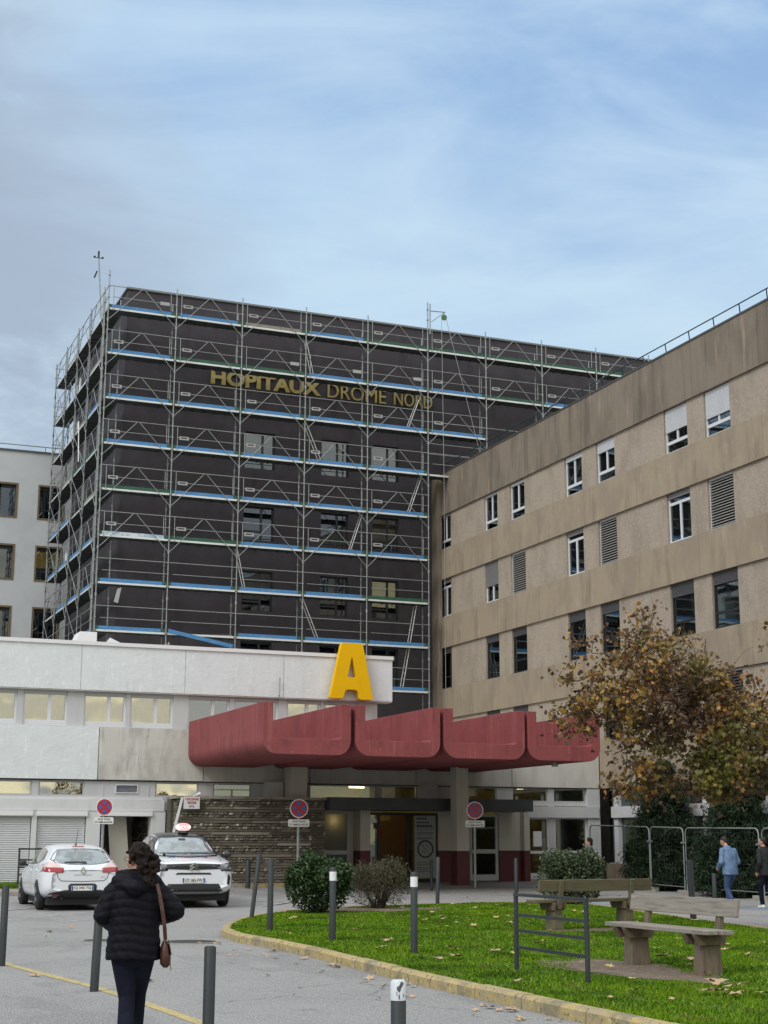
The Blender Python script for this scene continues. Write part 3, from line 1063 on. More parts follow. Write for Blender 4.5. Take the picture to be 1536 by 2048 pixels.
for x in (1.7, 3.4, 4.7, 6.28, 7.99):
    m = MB()
    nn = 38
    pr = []
    for i in range(nn):
        z = 0.26 + i * (2.34 - 0.26) / nn
        dz = (2.34 - 0.26) / nn
        pr += [(YW + 0.16, z), (YW + 0.135, z + dz * 0.5), (YW + 0.16, z + dz * 0.96)]
    pr += [(YW + 0.2, 2.34), (YW + 0.2, 0.26)]
    m.prism(pr, lambda a, b, d: (d, a, b), x + 0.03, x + 1.53)
    sh = part('roller_shutter', m, M_shutter, wb)
    p = MB(); p.prism([(YW + 0.0, 2.33), (YW - 0.02, 2.36), (YW - 0.02, 2.51), (YW + 0.15, 2.515), (YW + 0.15, 2.33)], lambda a, b, d: (d, a, b), x - 0.02, x + 1.58)
    part('shutter_box', p, M_whitecap, sh)
# the open porch beside the shutters
m = MB(); m.prism([(YW + 0.0, 2.35), (YW - 0.02, 2.37), (YW - 0.02, 2.51), (YW + 0.12, 2.515), (YW + 0.12, 2.35)], lambda a, b, d: (d, a, b), 9.97, 11.66)
part('shutter_box', m, M_whitecap, wb)
m = MB(); m.box(9.6, 13.5, YW + 3.2, YW + 3.3, 0.1, 2.6); m.box(9.7, 9.99, YW + 0.4, YW + 3.2, 0.1, 2.6)
m.box(9.6, 13.5, YW + 0.41, YW + 3.2, 2.52, 2.6)
part('porch_wall', m, M_column, wb)
m = MB(); m.prism([(10.3, YW + 0.5), (10.9, YW + 0.5), (11.05, YW + 2.9), (10.75, YW + 2.9)], lambda a, b, d: (a + (2.5 - d) * 0.10, b, d), 0.22, 2.5)
part('porch_pillar', m, M_column, wb)


# rough stone cladding used for the wall and the porch side
def stone_courses(m, bed, x0, x1, z0, z1, fn, seed):
    rr = random.Random(seed)
    z = z0
    k = 0
    fn(bed, x0, x1, z0, z1, -0.05, 0.0)
    while z < z1 - 0.02:
        h = rr.uniform(0.075, 0.10)
        h = min(h, z1 - z)
        if k % 4 in (0, 3):                     # long ledge stones
            x = x0
            while x < x1 - 0.01:
                w = min(rr.uniform(0.5, 1.3), x1 - x)
                fn(m, x, x + w - 0.008, z + 0.012, z + h - 0.006, 0.0, rr.uniform(0.012, 0.035))
                x += w
        else:                                   # small tilted stones
            x = x0
            while x < x1 - 0.01:
                w = min(rr.uniform(0.055, 0.12), x1 - x)
                fn(m, x, x + w - 0.012, z + rr.uniform(0.0, 0.02), z + h - rr.uniform(0, 0.03), 0.0, rr.uniform(0.005, 0.06))
                x += w
        z += h
        k += 1


def stone_front(y):
    def fn(q, a, b, c, d, i, o):
        sk = 0.03 if o < 0.06 else 0
        q.add([(a, y - o, c), (b, y - o, c), (b + sk, y - o * 0.7, d), (a + sk, y - o * 0.7, d), (a, y + 0.05, c), (b, y + 0.05, c), (b + sk, y + 0.05, d), (a + sk, y + 0.05, d)],
              [(0, 1, 2, 3), (4, 7, 6, 5), (0, 4, 5, 1), (3, 2, 6, 7), (0, 3, 7, 4), (1, 5, 6, 2)])
    return fn


def stone_side(x):
    def fn(q, a, b, c, d, i, o):
        q.box(x - o, x + 0.05, a, b, c, d)
    return fn


sw = thing('stone_wall', 'rough grey brown stone clad wall between the white pier and the entrance door', 'wall', (14.6, 47.4, 0.1))
m, bed = MB(), MB()
stone_courses(m, bed, 12.25, 17.12, 0.12, 2.90, stone_front(47.3), 3)
part('stone_cladding', m, M_stone, sw)
bed2 = MB(); bed2.box(12.26, 17.1, 47.32, 47.9, 0.1, 2.9); bed2.box(12.10, 17.1, 47.9, 48.4, 0.1, 2.9)
part('wall_core', bed2, M_stonebed, sw)
m, bed = MB(), MB()
stone_courses(m, bed, 47.35, 48.5, 0.12, 2.90, stone_side(12.22), 5)
part('stone_return', m, M_stone, sw)
m = MB(); m.box(12.1, 17.2, 47.2, 48.5, 2.905, 2.985)
part('coping', m, M_soffit if False else M_kerbgrey, sw)
m, bed = MB(), MB()
stone_courses(m, bed, 48.95, 51.6, 0.2, 2.5, stone_side(11.75), 9)
m.box(11.76, 12.0, 48.92, 51.6, 0.1, 2.5)
part('porch_stone', m, M_stone, wb)

# ------------------------------------------------ entrance bay under the canopy
m = holed(13.45, 25.15, 2.98, 3.46, [(13.68, 15.0, 3.0, 3.44), (17.05, 19.5, 2.99, 3.45), (19.65, 21.0, 2.99, 3.45), (22.8, 24.06, 2.99, 3.45), (24.70, 25.15, 2.99, 3.45)],
          lambda q, a, b, c, d: q.box(a, b, YW + 0.10, YW + 0.35, c, d))
m.box(26.12, 26.36, YW + 0.10, YW + 0.35, 0.3, 2.84); m.box(26.12, 26.36, YW + 0.10, YW + 0.35, 2.98, 3.46); m.box(25.15, 27.68, YW + 0.10, YW + 0.35, 2.84, 2.98)
part('clerestory_wall', m, M_pier, wb)
for a, b in ((17.05, 19.5), (19.65, 21.0), (22.8, 24.06), (24.70, 26.12), (26.36, 27.68)):
    f = MB(); frame_y(f, a, b, 2.985, 3.455, YW + 0.14, YW + 0.22, 0.035)
    w = part('window', f, M_greyframe, wb)
    p = MB(); p.box(a + 0.03, b - 0.03, YW + 0.17, YW + 0.18, 3.0, 3.44)
    part('pane', p, G_entr, w)
f = MB(); frame_y(f, 13.68, 15.0, 3.0, 3.44, YW + 0.14, YW + 0.22, 0.04); f.box(14.32, 14.37, YW + 0.15, YW + 0.21, 3.04, 3.23); f.box(13.72, 14.96, YW + 0.15, YW + 0.21, 3.23, 3.26)
w = part('window', f, M_greyframe, wb)
p = MB(); p.box(13.72, 14.96, YW + 0.18, YW + 0.19, 3.02, 3.42)
part('pane', p, G_dark, w)
m = MB(); m.box(13.5, 15.2, YW + 0.4, YW + 0.45, 2.9, 3.5)
part('room', m, M_black, wb)
# dark metal box beam over the doors
m = MB(); m.box(17.16, 24.62, 46.9, 48.45, 2.60, 3.0)
part('door_canopy', m, M_anthra, wb)
m = MB()
m.box(15.40, 15.95, 48.1, 48.6, 2.9, 3.5); m.box(21.0, 21.55, 48.1, 48.6, 2.9, 3.5)
m.box(27.68, 28.2, YW + 0.02, YW + 0.35, 0.2, 3.46)
part('pier', m, M_pier, wb)
# fins: beige above, dark red below
for (a, b, y0) in ((18.62, 18.98, 47.9), (24.93, 25.15, 48.2)):
    m = MB(); m.box(a, b, y0, 48.55, 1.28, 2.6)
    fn_ = part('fin_wall', m, M_column, wb)
    m = MB(); m.box(a - 0.004, b + 0.004, y0 - 0.004, 48.55, 0.1, 1.28)
    part('painted_base', m, M_maroon, fn_)
m = MB(); m.box(18.5, 18.62, YW + 0.07, YW + 0.3, 0.2, 2.62); m.box(24.1, 24.93, YW + 0.02, YW + 0.3, 1.28, 2.62); m.box(21.75, 22.95, YW + 0.02, YW + 0.3, 1.28, 2.62)
fw_ = part('entrance_wall', m, M_column, wb)
m = MB(); m.box(24.1, 24.926, YW + 0.016, YW + 0.3, 0.1, 1.28); m.box(21.75, 22.95, YW + 0.016, YW + 0.3, 0.1, 1.28)
part('painted_base', m, M_maroon, fw_)


def glazed_door(x0, x1, z0, z1, mid, mat, pane, y=YW + 0.06):
    f = MB()
    frame_y(f, x0, x1, z0, z1, y, y + 0.09, 0.10)
    f.box(x0 + 0.10, x1 - 0.10, y + 0.005, y + 0.085, mid - 0.07, mid + 0.07)
    f.box(x0 + 0.10, x1 - 0.10, y + 0.005, y + 0.085, z0 + 0.10, z0 + 0.2)
    d = part('door', f, mat, wb)
    p = MB(); p.box(x0 + 0.09, x1 - 0.09, y + 0.04, y + 0.05, z0 + 0.15, z1 - 0.08)
    part('pane', p, pane, d)
    h = MB(); h.bar((x0 + 0.05, y - 0.03, mid - 0.12), (x0 + 0.05, y - 0.03, mid + 0.12), 0.025)
    part('handle', h, M_galv, d)
    return d


M_inwall0 = surf('dim lobby wall', (0.06, 0.06, 0.055), 0.9)
M_frost = surf('frosted door glass', (0.085, 0.10, 0.105), 0.35, layers=[((0.12, 0.135, 0.14), 1.5, 0.45, 0.7, 0.5)])
d = glazed_door(17.42, 18.5, 0.26, 2.6, 1.22, M_greyframe, M_frost)
_N, _L = M_frost.node_tree.nodes, M_frost.node_tree.links
_t = _N.new('ShaderNodeBsdfTranslucent'); _t.inputs[0].default_value = (0.55, 0.58, 0.56, 1)
_m = _N.new('ShaderNodeMixShader'); _m.inputs[0].default_value = 0.5
_L.new(_N['Principled BSDF'].outputs[0], _m.inputs[1]); _L.new(_t.outputs[0], _m.inputs[2])
_L.new(_m.outputs[0], [x for x in _N if x.type == 'OUTPUT_MATERIAL'][0].inputs['Surface'])
lampm = MB(); lampm.ball((17.92, YW + 0.34, 2.28), (0.09, 0.09, 0.09), 14, 8)
M_lampglow = surf('warm lamp', (0.9, 0.7, 0.4), 0.5, emit=((1.0, 0.66, 0.25), 14))
lm = part('lobby_lamp', lampm, M_lampglow, d)
bk = MB(); bk.box(17.42, 18.5, YW + 0.9, YW + 0.95, 0.25, 2.6)
part('lobby_wall', bk, M_inwall0, d)
glazed_door(22.97, 24.08, 0.26, 2.53, 1.25, M_greyframe, G_dark)
# main glazed entrance between the fins
f = MB()
frame_y(f, 18.98, 21.75, 0.24, 2.55, YW + 0.06, YW + 0.16, 0.09)
for x in (19.55, 20.62):
    f.box(x - 0.045, x + 0.045, YW + 0.065, YW + 0.155, 0.33, 2.46)
en = part('entrance_glazing', f, M_blackframe, wb)
p = MB(); p.box(19.07, 19.505, YW + 0.10, YW + 0.11, 0.3, 2.48); p.box(20.665, 21.66, YW + 0.10, YW + 0.11, 0.3, 2.48)
part('pane', p, G_entr, en)
# glazing right of the doors
f = MB()
for a, b in ((25.18, 26.12), (26.36, 27.68)):
    frame_y(f, a, b, 0.30, 2.43, YW + 0.12, YW + 0.2, 0.05)
    f.box(a + 0.05, b - 0.05, YW + 0.125, YW + 0.195, 1.17, 1.27); f.box(a + 0.05, b - 0.05, YW + 0.125, YW + 0.195, 0.35, 0.50)
w = part('glazing', f, M_whiteframe, wb)
p = MB(); p.box(25.2, 26.1, YW + 0.15, YW + 0.16, 0.45, 2.4); p.box(26.4, 27.65, YW + 0.15, YW + 0.16, 0.45, 2.4)
part('pane', p, G_entr, w)
m = MB(); m.box(25.22, 28.12, YW - 0.05, YW + 0.12, 2.43, 2.82)
for i in range(9):
    m.box(25.22 - 0.03, 25.22, YW - 0.04, YW + 0.1, 2.45 + i * 0.042, 2.47 + i * 0.042)
part('metal_panel', m, M_pier, wb)
m = MB(); m.box(25.16, 28.2, YW + 0.1, YW + 0.3, 0.1, 0.30)
part('plinth', m, M_kerbgrey, wb)
# the rooms behind: floor, ceiling, back wall with a wooden door, shelves
M_inwall = surf('ochre inner wall', (0.42, 0.32, 0.12), 0.8, layers=[((0.22, 0.15, 0.05), (1.5, 1.5, 1), 0.45, 0.65, 0.7)])
M_inceil = surf('inner ceiling', (0.20, 0.18, 0.125), 0.9)
m = MB(); m.box(17.2, 28.1, 52.6, 52.7, 0.2, 3.6); m.box(22.0, 22.1, YW + 0.4, 52.6, 0.2, 2.6); m.box(17.2, 17.3, YW + 0.4, 52.6, 0.2, 3.6)
part('room', m, M_inwall, wb)
m = MB(); m.box(17.2, 28.1, YW + 0.4, 52.6, 3.53, 3.6)
part('ceiling', m, M_inceil, wb)
m = MB(); m.box(17.2, 28.1, YW + 0.36, 52.6, 0.2, 0.25)
part('floor', m, M_paving, wb)
M_indoor = surf('brown inner door', (0.20, 0.115, 0.03), 0.6)
m = MB(); m.box(19.9, 20.75, 50.4, 50.46, 0.25, 2.3); m.box(20.75, 21.6, 50.42, 50.5, 0.25, 2.5)
part('inner_door', m, M_indoor, wb)
m = MB()
for i in range(5):
    m.box(19.0, 19.45, 50.9, 51.3, 0.4 + i * 0.42, 0.43 + i * 0.42); m.box(25.3, 26.0, 51.2, 51.6, 0.4 + i * 0.42, 0.43 + i * 0.42)
m.box(19.44, 19.48, 50.9, 51.3, 0.25, 2.3); m.box(26.0, 26.05, 51.2, 51.6, 0.25, 2.3); m.box(26.5, 26.9, 50.2, 50.6, 0.9, 1.7); m.box(27.1, 27.16, 49.6, 50.4, 0.5, 2.4)
part('shelf', m, M_column, wb)
M_lamp = surf('lit ceiling lamp', (1, 0.95, 0.8), 0.5, emit=((1.0, 0.86, 0.56), 13))
for (x, y, lx, ly) in ((20.2, 50.2, 0.75, 0.09), (19.9, 51.6, 0.55, 0.09), (23.6, 50.4, 0.2, 0.2), (25.2, 49.7, 0.2, 0.2), (25.3, 50.9, 0.18, 0.18), (25.9, 50.3, 0.26, 0.2), (27.3, 49.5, 0.26, 0.18)):
    q = MB(); q.box(x - lx / 2, x + lx / 2, y - ly / 2, y + ly / 2, 3.48, 3.53)
    part('ceiling_lamp', q, M_lamp, wb)

# notices on the glass
nb_ = thing('information_notice', 'tall grey information panel with a black no smoking ring on the entrance glazing', 'notice', (21.25, YW, 0.3))
m = MB(); m.box(20.86, 21.64, YW - 0.01, YW + 0.04, 0.36, 2.46)
part('board', m, surf('grey notice board', (0.30, 0.325, 0.32), 0.6), nb_)
m = MB()
for z, w, h in ((2.33, 0.45, 0.05), (2.20, 0.6, 0.045), (2.08, 0.62, 0.06)):
    for i in range(int(w / 0.1)):
        m.box(20.93 + i * 0.1, 20.93 + i * 0.1 + 0.075, YW - 0.016, YW - 0.011, z, z + h)
m.box(20.93, 21.56, YW - 0.016, YW - 0.011, 1.99, 2.0); m.box(20.93, 21.56, YW - 0.016, YW - 0.011, 2.05, 2.06)
for z in (1.88, 1.82, 1.70, 1.66, 0.86, 0.80, 0.70, 0.64, 0.56):
    for i in range(7):
        m.box(20.94 + i * 0.088, 20.94 + i * 0.088 + 0.06, YW - 0.016, YW - 0.011, z, z + 0.022)
part('print', m, M_ink, nb_)
m = MB()
ring = 40
for i in range(ring):
    a, b = 2 * math.pi * i / ring, 2 * math.pi * (i + 1) / ring
    P = [(21.25 + r_ * math.cos(t), 1.33 + r_ * math.sin(t)) for r_, t in ((0.30, a), (0.30, b), (0.25, b), (0.25, a))]
    m.prism(P, lambda p_, q_, d_: (p_, d_, q_), YW - 0.018, YW - 0.011)
c45 = math.cos(math.pi / 4)
m.bar((21.25 - 0.26 * c45, YW - 0.0145, 1.33 + 0.26 * c45), (21.25 + 0.26 * c45, YW - 0.0145, 1.33 - 0.26 * c45), 0.045, 0.006)
for dx, dz in ((0.06, 0.1), (0.13, 0.06), (-0.1, -0.1), (-0.03, -0.14)):
    m.tube([(21.25 + dx, YW - 0.014, 1.30 + dz), (21.27 + dx, YW - 0.014, 1.33 + dz), (21.24 + dx, YW - 0.014, 1.37 + dz), (21.27 + dx, YW - 0.014, 1.41 + dz)], 0.007, 5)
part('no_smoking_mark', m, M_ink, nb_)
m = MB(); m.box(20.05, 20.4, 50.33, 50.36, 1.72, 2.02)
n2_ = single('notice', m, M_signred, 'red notice on the brown inner door of the entrance', 'notice')
m = MB(); m.box(25.5, 25.83, YW + 0.1, YW + 0.115, 1.42, 1.95)
single('paper_notice', m, M_signwhite, 'white paper sheet stuck on the glazing right of the entrance', 'notice')

# leaning dry riser sign over the stone wall
cs = thing('fire_riser_sign', 'white sign with red lettering COLONNE SECHE on a leaning white strip by the stone wall', 'sign', (12.2, 47.1, 1.3))
m = MB(); m.bar((11.93, 47.05, 1.55), (12.27, 47.12, 2.93), 0.075, 0.03)
part('strip', m, M_whitecap, cs)
m = MB(); m.box(12.32, 12.84, 47.12, 47.15, 2.58, 2.96)
bd = part('board', m, M_signwhite, cs)
m = MB(); text_on(m, 'COLONNE', (12.58, 47.115, 2.885), 0.075, 0.42, bold=0.02); text_on(m, 'SECHE', (12.58, 47.115, 2.775), 0.075, 0.28, bold=0.02)
part('red_lettering', m, M_signred, bd)
m = MB(); text_on(m, 'N°2', (12.58, 47.115, 2.66), 0.06, 0.16, bold=0.02)
part('black_lettering', m, M_ink, bd)
m = MB(); m.add([(12.62, 47.14, 2.96), (12.9, 47.2, 3.06), (12.86, 47.25, 3.12), (12.68, 47.18, 3.08), (12.62, 47.17, 2.96), (12.84, 47.22, 3.0)], [(0, 1, 2, 3), (0, 5, 1)])
part('torn_flap', m, M_whitecap, cs)

# things lying on the white roof
rb = MB()
pts = [(9.85, 7.1), (9.85, 7.9), (10.05, 8.3), (10.25, 8.45), (10.4, 8.9), (10.6, 9.1), (10.75, 9.45), (11.4, 9.45), (11.4, 9.25), (11.38, 7.1)]
rb.prism(pts, lambda a, b, d: (a, d, b), 57.5, 58.6)
single('roof_housing', rb, M_whitecap, 'white stepped metal housing on the low roof at the foot of the scaffold', 'roof housing')
tp = MB()
ring0 = []
base = [(9.6, 51.5), (12.1, 51.3), (12.2, 52.6), (9.7, 52.7)]
tp.add([(*b_, 7.1) for b_ in base] + [(10.75, 51.9, 8.52), (11.5, 52.0, 8.22)], [(0, 1, 5, 4), (1, 2, 5), (2, 3, 4, 5), (3, 0, 4)])
single('tarpaulin', tp, M_whitecap, 'pale tarpaulin tented over something on the low white roof', 'tarpaulin')
m = MB(); m.tube([(15.86, 48.40, 6.36), (15.86, 48.40, 6.95)], 0.015, 6); m.ball((15.86, 48.40, 6.97), 0.025, 8, 6); m.bar((15.86, 48.40, 6.40), (15.86, 48.52, 6.40), 0.02)
single('rod', m, M_galv, 'thin metal rod fixed upright on the white parapet left of the yellow letter', 'rod')

# ------------------------------------------------ yellow letter A
def rounded(poly, r, seg=6):
    out = []
    n_ = len(poly)
    for i in range(n_):
        a, b, c = Vector(poly[i - 1]), Vector(poly[i]), Vector(poly[(i + 1) % n_])
        rr = r[i] if isinstance(r, (list, tuple)) else r
        u, v = (a - b).normalized(), (c - b).normalized()
        ang = u.angle(v)
        t = min(rr / math.tan(ang / 2), 0.48 * min((a - b).length, (c - b).length))
        p, q = b + u * t, b + v * t
        for k in range(seg + 1):
            s_ = k / seg
            out.append(tuple((1 - s_) ** 2 * p + 2 * s_ * (1 - s_) * b + s_ ** 2 * q))
    return out


def outline_mesh(polys, y0, y1):
    """letter with holes: filled by a 2-D curve, then set upright"""
    cu = bpy.data.curves.new('o', 'CURVE')
    cu.dimensions = '2D'
    cu.fill_mode = 'BOTH'
    cu.extrude = abs(y1 - y0) / 2
    cu.bevel_depth = 0.012
    cu.bevel_resolution = 1
    for poly in polys:
        sp = cu.splines.new('POLY')
        sp.points.add(len(poly) - 1)
        for p, (a, b) in zip(sp.points, poly):
            p.co = (a, b, 0, 1)
        sp.use_cyclic_u = True
    o = bpy.data.objects.new('o', cu)
    COL.objects.link(o)
    me = evaluated_mesh(o)
    bpy.data.objects.remove(o)
    q = MB()
    q.add([(v.co.x, (y0 + y1) / 2 + v.co.z, v.co.y) for v in me.vertices], [tuple(p.vertices) for p in me.polygons])
    return q


A_out = rounded([(18.00, 8.26), (18.76, 8.26), (19.16, 6.34), (18.66, 6.34), (18.60, 6.67), (18.14, 6.67), (18.06, 6.36), (17.58, 6.36)], [0.12, 0.12, 0.06, 0.08, 0.16, 0.16, 0.08, 0.06])
A_in = rounded([(18.36, 7.78), (18.40, 7.78), (18.56, 7.07), (18.20, 7.07)], [0.02, 0.02, 0.05, 0.05])
q = outline_mesh([A_out, A_in], 48.16, 48.34)
la_ = thing('letter_sign', 'big yellow letter A standing on the white parapet above the red canopy', 'letter', (18.37, 48.3, 6.3))
part('letter_face', q, M_yellow, la_)
m = MB()
for x, z in ((17.95, 6.6), (18.85, 6.6), (18.2, 7.6), (18.6, 7.6)):
    m.bar((x, 48.3, z), (x, 48.52, z), 0.04)
part('bracket', m, M_galv, la_)

# ================================================================== red canopy of four concrete troughs
cp = thing('entrance_canopy', 'faded red concrete canopy of four rounded troughs over the hospital entrance', 'canopy', (17, 44.5, 0))
YC = 40.4


def trough(x0, x1):
    zb, zt, zf, r, w = 3.97, 5.42, 4.42, 0.42, 0.29
    o = []
    o.append((x0, zt))
    for k in range(9):
        t = math.pi + k * math.pi / 16
        o.append((x0 + r + r * math.cos(t), zb + r + r * math.sin(t)))
    for k in range(9):
        t = 1.5 * math.pi + k * math.pi / 16
        o.append((x1 - r + r * math.cos(t), zb + r + r * math.sin(t)))
    o.append((x1, zt))
    inn = [(x1 - w, zt), (x1 - w, zf + 0.06), (x1 - w - 0.06, zf), (x0 + w + 0.06, zf), (x0 + w, zf + 0.06), (x0 + w, zt)]
    q_ = MB()
    pl = o + inn
    ys = [YC, YC + 3.4, 48.46]
    n_ = len(pl)
    rings = [[(a, y, b) for a, b in pl] for y in ys]
    vs = [p for r_ in rings for p in r_]
    fs = [tuple(range(n_))[::-1], tuple(range((len(ys) - 1) * n_, len(ys) * n_))]
    for i in range(len(ys) - 1):
        for j in range(n_):
            fs.append((i * n_ + j, i * n_ + (j + 1) % n_, (i + 1) * n_ + (j + 1) % n_, (i + 1) * n_ + j))
    q_.add(vs, fs)
    return q_


for x0, x1 in ((12.77, 15.40), (15.55, 18.20), (18.32, 20.98), (21.08, 23.55)):
    tr = part('trough', trough(x0, x1), M_red, cp, bevel=0.012)
    m = MB(); m.box(x0 + 0.285, x0 + 0.95, 44.2, 44.8, 4.4, 5.12)
    part('cross_beam', m, M_red, tr)
m = MB(); m.box(15.405, 15.545, YC + 0.25, 48.4, 4.3, 5.3); m.box(18.205, 18.315, YC + 0.25, 48.4, 4.3, 5.3); m.box(20.985, 21.075, YC + 0.25, 48.4, 4.3, 5.3)
part('joint_filler', m, M_maroon, cp)
for a, b, y0, y1 in ((21.30, 21.74, 46.0, 46.5), (16.0, 16.58, 47.5, 48.2)):
    m = MB(); m.box(a, b, y0, y1, 1.28 if a > 20 else 2.99, 4.02)
    c_ = part('column', m, M_column, cp, bevel=0.015)
    if a > 20:
        m = MB(); m.box(a - 0.004, b + 0.004, y0 - 0.004, y1, 0.05, 1.28)
        part('painted_base', m, M_maroon, c_)
m = MB(); m.tube([(22.4, 41.2, 3.99), (22.4, 41.2, 3.9)], 0.06, 10); m.tube([(22.4, 41.2, 3.9), (22.4, 41.2, 3.84)], 0.10, 10)
part('downlight', m, M_galv, cp)

# ================================================================== beige concrete wing on the right (front on x = 28.21)
XF = 28.21
bw = thing('concrete_wing', 'four storey beige concrete hospital wing with banded facade on the right', 'building', (XF, 45, 0))
BANDS = [(16.42, 18.40), (13.40, 14.80), (10.22, 11.63), (7.00, 8.35), (3.48, 5.20)]
JY = [26.0, 30.25, 34.02, 37.8, 41.56, 45.32, 49.10, 52.87, 56.65, 60.4, 62.88]
for k, (za, zb) in enumerate(BANDS):
    m = MB()
    y1 = 62.88 if k < 4 else 48.48
    js = [y for y in JY if y < y1] + [y1]
    for a, b in zip(js[:-1], js[1:]):
        m.box(XF, XF + 0.4, a + 0.008, b - 0.008, za, zb)
    m.box(XF + 0.02, XF + 0.42, 26.0, y1 - 0.01, za + 0.01, zb - 0.01)
    bd_ = part('concrete_band', m, M_parapet if k == 0 else M_beige, bw)
m = MB(); m.box(XF - 0.26, XF - 0.004, 62.35, 62.885, 5.2, 18.40)
part('end_pilaster', m, M_parapet, bw)
m = MB(); m.box(XF - 0.03, XF + 0.45, 26, 62.85, 18.40, 18.46)
part('coping', m, M_soffit if False else M_darkcap, bw)
m = MB(); m.box(XF + 0.42, 46, 26, 62.9, 18.1, 18.3)
part('roof', m, M_kerbgrey, bw)
m = MB(); m.box(XF + 1.8, XF + 1.9, 26, 62.8, 0.1, 18.1); m.box(XF + 0.42, 46, 25.9, 26.0, 0.1, 18.3)
part('inner_wall', m, M_room, bw)
m = MB()
for za, zb in BANDS:
    m.box(XF + 0.42, XF + 1.8, 26.05, 62.85, zb - 0.2, zb - 0.02)
part('floor_slab', m, M_room, bw)
WY = [(61.52, 62.84), (56.70, 58.0), (54.17, 55.52), (49.36, 50.72), (46.9, 48.25), (42.08, 43.52), (39.58, 41.05), (34.8, 36.2), (32.3, 33.7), (27.5, 28.9)]
ROWS = [(14.80, 16.42), (11.63, 13.40), (8.35, 10.22), (5.20, 7.00)]
for za, zb in ROWS:
    m = holed(26.0, 62.88, za, zb, [(a, b, za, zb) for a, b in WY], lambda q, a, b, c, d: q.box(XF + 0.09, XF + 0.40, a, b, c, d))
    part('infill_panel', m, M_infill, bw)
R1S = [0, .06, .08, .12, .26, .50, .58, .3, .1, .2]
R2K = ['w', 's', 'l', 'w', 'l', 'w', 'l', 'w', 'l', 'w']
for r, (za, zb) in enumerate(ROWS):
    for c, (a, b) in enumerate(WY):
        if a < 34 or (r == 3 and c in (0,)):
            continue
        H = zb - za
        x0, x1 = XF + 0.165, XF + 0.235
        kind = 'w' if r == 0 else R2K[c] if r == 1 else 'd' if r == 2 else 'd'
        if r == 3 and c in (5, 6):
            kind = 'l'
        fmat = M_whiteframe if kind in 'wsl' else M_blackframe
        f = MB()
        frame_x(f, a + 0.01, b - 0.01, za + 0.03, zb - 0.01, x0, x1, 0.06)
        if r == 0:
            f.box(x0 + 0.004, x1 - 0.004, a + 0.07, b - 0.07, za + 0.36, za + 0.47)
            f.box(x0 + 0.004, x1 - 0.004, (a + b) / 2 - 0.045, (a + b) / 2 + 0.045, za + 0.47, zb - 0.07)
        elif kind in 'ws':
            f.box(x0 + 0.004, x1 - 0.004, a + 0.07, b - 0.07, zb - 0.42, zb - 0.32)
            f.box(x0 + 0.004, x1 - 0.004, (a + b) / 2 - 0.05, (a + b) / 2 + 0.05, za + 0.09, zb - 0.42)
        elif kind == 'd':
            f.box(x0 + 0.004, x1 - 0.004, a + 0.07, b - 0.07, za + 0.50, za + 0.58)
        f.box(XF + 0.10, XF + 0.40, a + 0.003, b - 0.003, za + 0.002, za + 0.03)
        w = part('window', f, fmat, bw)
        if kind == 'l':
            p = MB()
            nl = 17
            for i in range(nl):
                z = za + 0.10 + i * (H - 0.17) / nl
                p.add([(XF + 0.125, a + 0.06, z), (XF + 0.125, b - 0.06, z), (XF + 0.215, b - 0.06, z + 0.065), (XF + 0.215, a + 0.06, z + 0.065),
                       (XF + 0.13, a + 0.06, z - 0.012), (XF + 0.13, b - 0.06, z - 0.012)], [(0, 1, 2, 3), (0, 4, 5, 1)])
            part('louvre', p, M_louvre if r == 1 else M_darkshutter, w)
            p = MB(); p.box(XF + 0.255, XF + 0.27, a + 0.06, b - 0.06, za + 0.08, zb - 0.06)
            part('backing', p, M_black, w)
            continue
        p = MB(); p.box(x0 + 0.035, x0 + 0.045, a + 0.05, b - 0.05, za + 0.06, zb - 0.05)
        part('pane', p, G_dark, w)
        fr = R1S[c] if r == 0 else (0.58 if kind == 's' else (0.10 if r == 1 else [0.14, 0.16, 0.17, 0.19, 0.2, 0.24, 0.21, .2, .2, .2][c]))
        if fr > 0:
            p = MB()
            zl = zb - 0.02 - fr * H
            ns = max(2, int(fr * H / 0.05))
            pr = [(XF + 0.145, zl)]
            for i in range(ns):
                z = zl + (zb - 0.015 - zl) * i / ns
                dz = (zb - 0.015 - zl) / ns
                pr += [(XF + 0.125, z + dz * 0.3), (XF + 0.125, z + dz * 0.75), (XF + 0.142, z + dz)]
            pr += [(XF + 0.16, zb - 0.015), (XF + 0.16, zl)]
            p.prism(pr, lambda u, v, d: (u, d, v), a + 0.05, b - 0.05)
            part('roller_blind', p, M_shutter if r == 0 else (M_greyshutter if r == 1 else M_darkshutter), w)
        if r < 3 and c in (1, 2, 4, 6):
            p = MB(); p.box(XF + 0.45, XF + 0.46, a + 0.1, a + 0.1 + (b - a) * 0.4, za + 0.1, zb - 0.1)
            part('curtain', p, M_paleblind, w)
# ground floor of the wing
m = MB(); m.box(XF + 0.02, XF + 0.3, 26, 47.8, 2.43, 2.82); m.box(XF + 0.12, XF + 0.4, 26, 48.4, 0.1, 0.85)
for y in (47.6, 45.4, 44.2, 42.0, 40.8, 38.6, 37.4, 35.0, 32.0, 29.0):
    m.box(XF + 0.10, XF + 0.4, y - 0.14, y + 0.14, 0.85, 3.48)
part('ground_floor_frame', m, M_pier, bw)
m = MB(); m.box(XF + 0.25, XF + 0.26, 26, 48.3, 0.85, 3.48)
part('pane', m, G_dark, bw)
m = MB(); m.box(XF + 0.06, XF + 0.12, 26, 48.3, 0.1, 0.84)
part('plinth', m, surf('brown plinth', (0.20, 0.155, 0.115), 0.9, layers=[((0.13, 0.10, 0.08), 2, 0.45, 0.7, 0.7)]), bw)
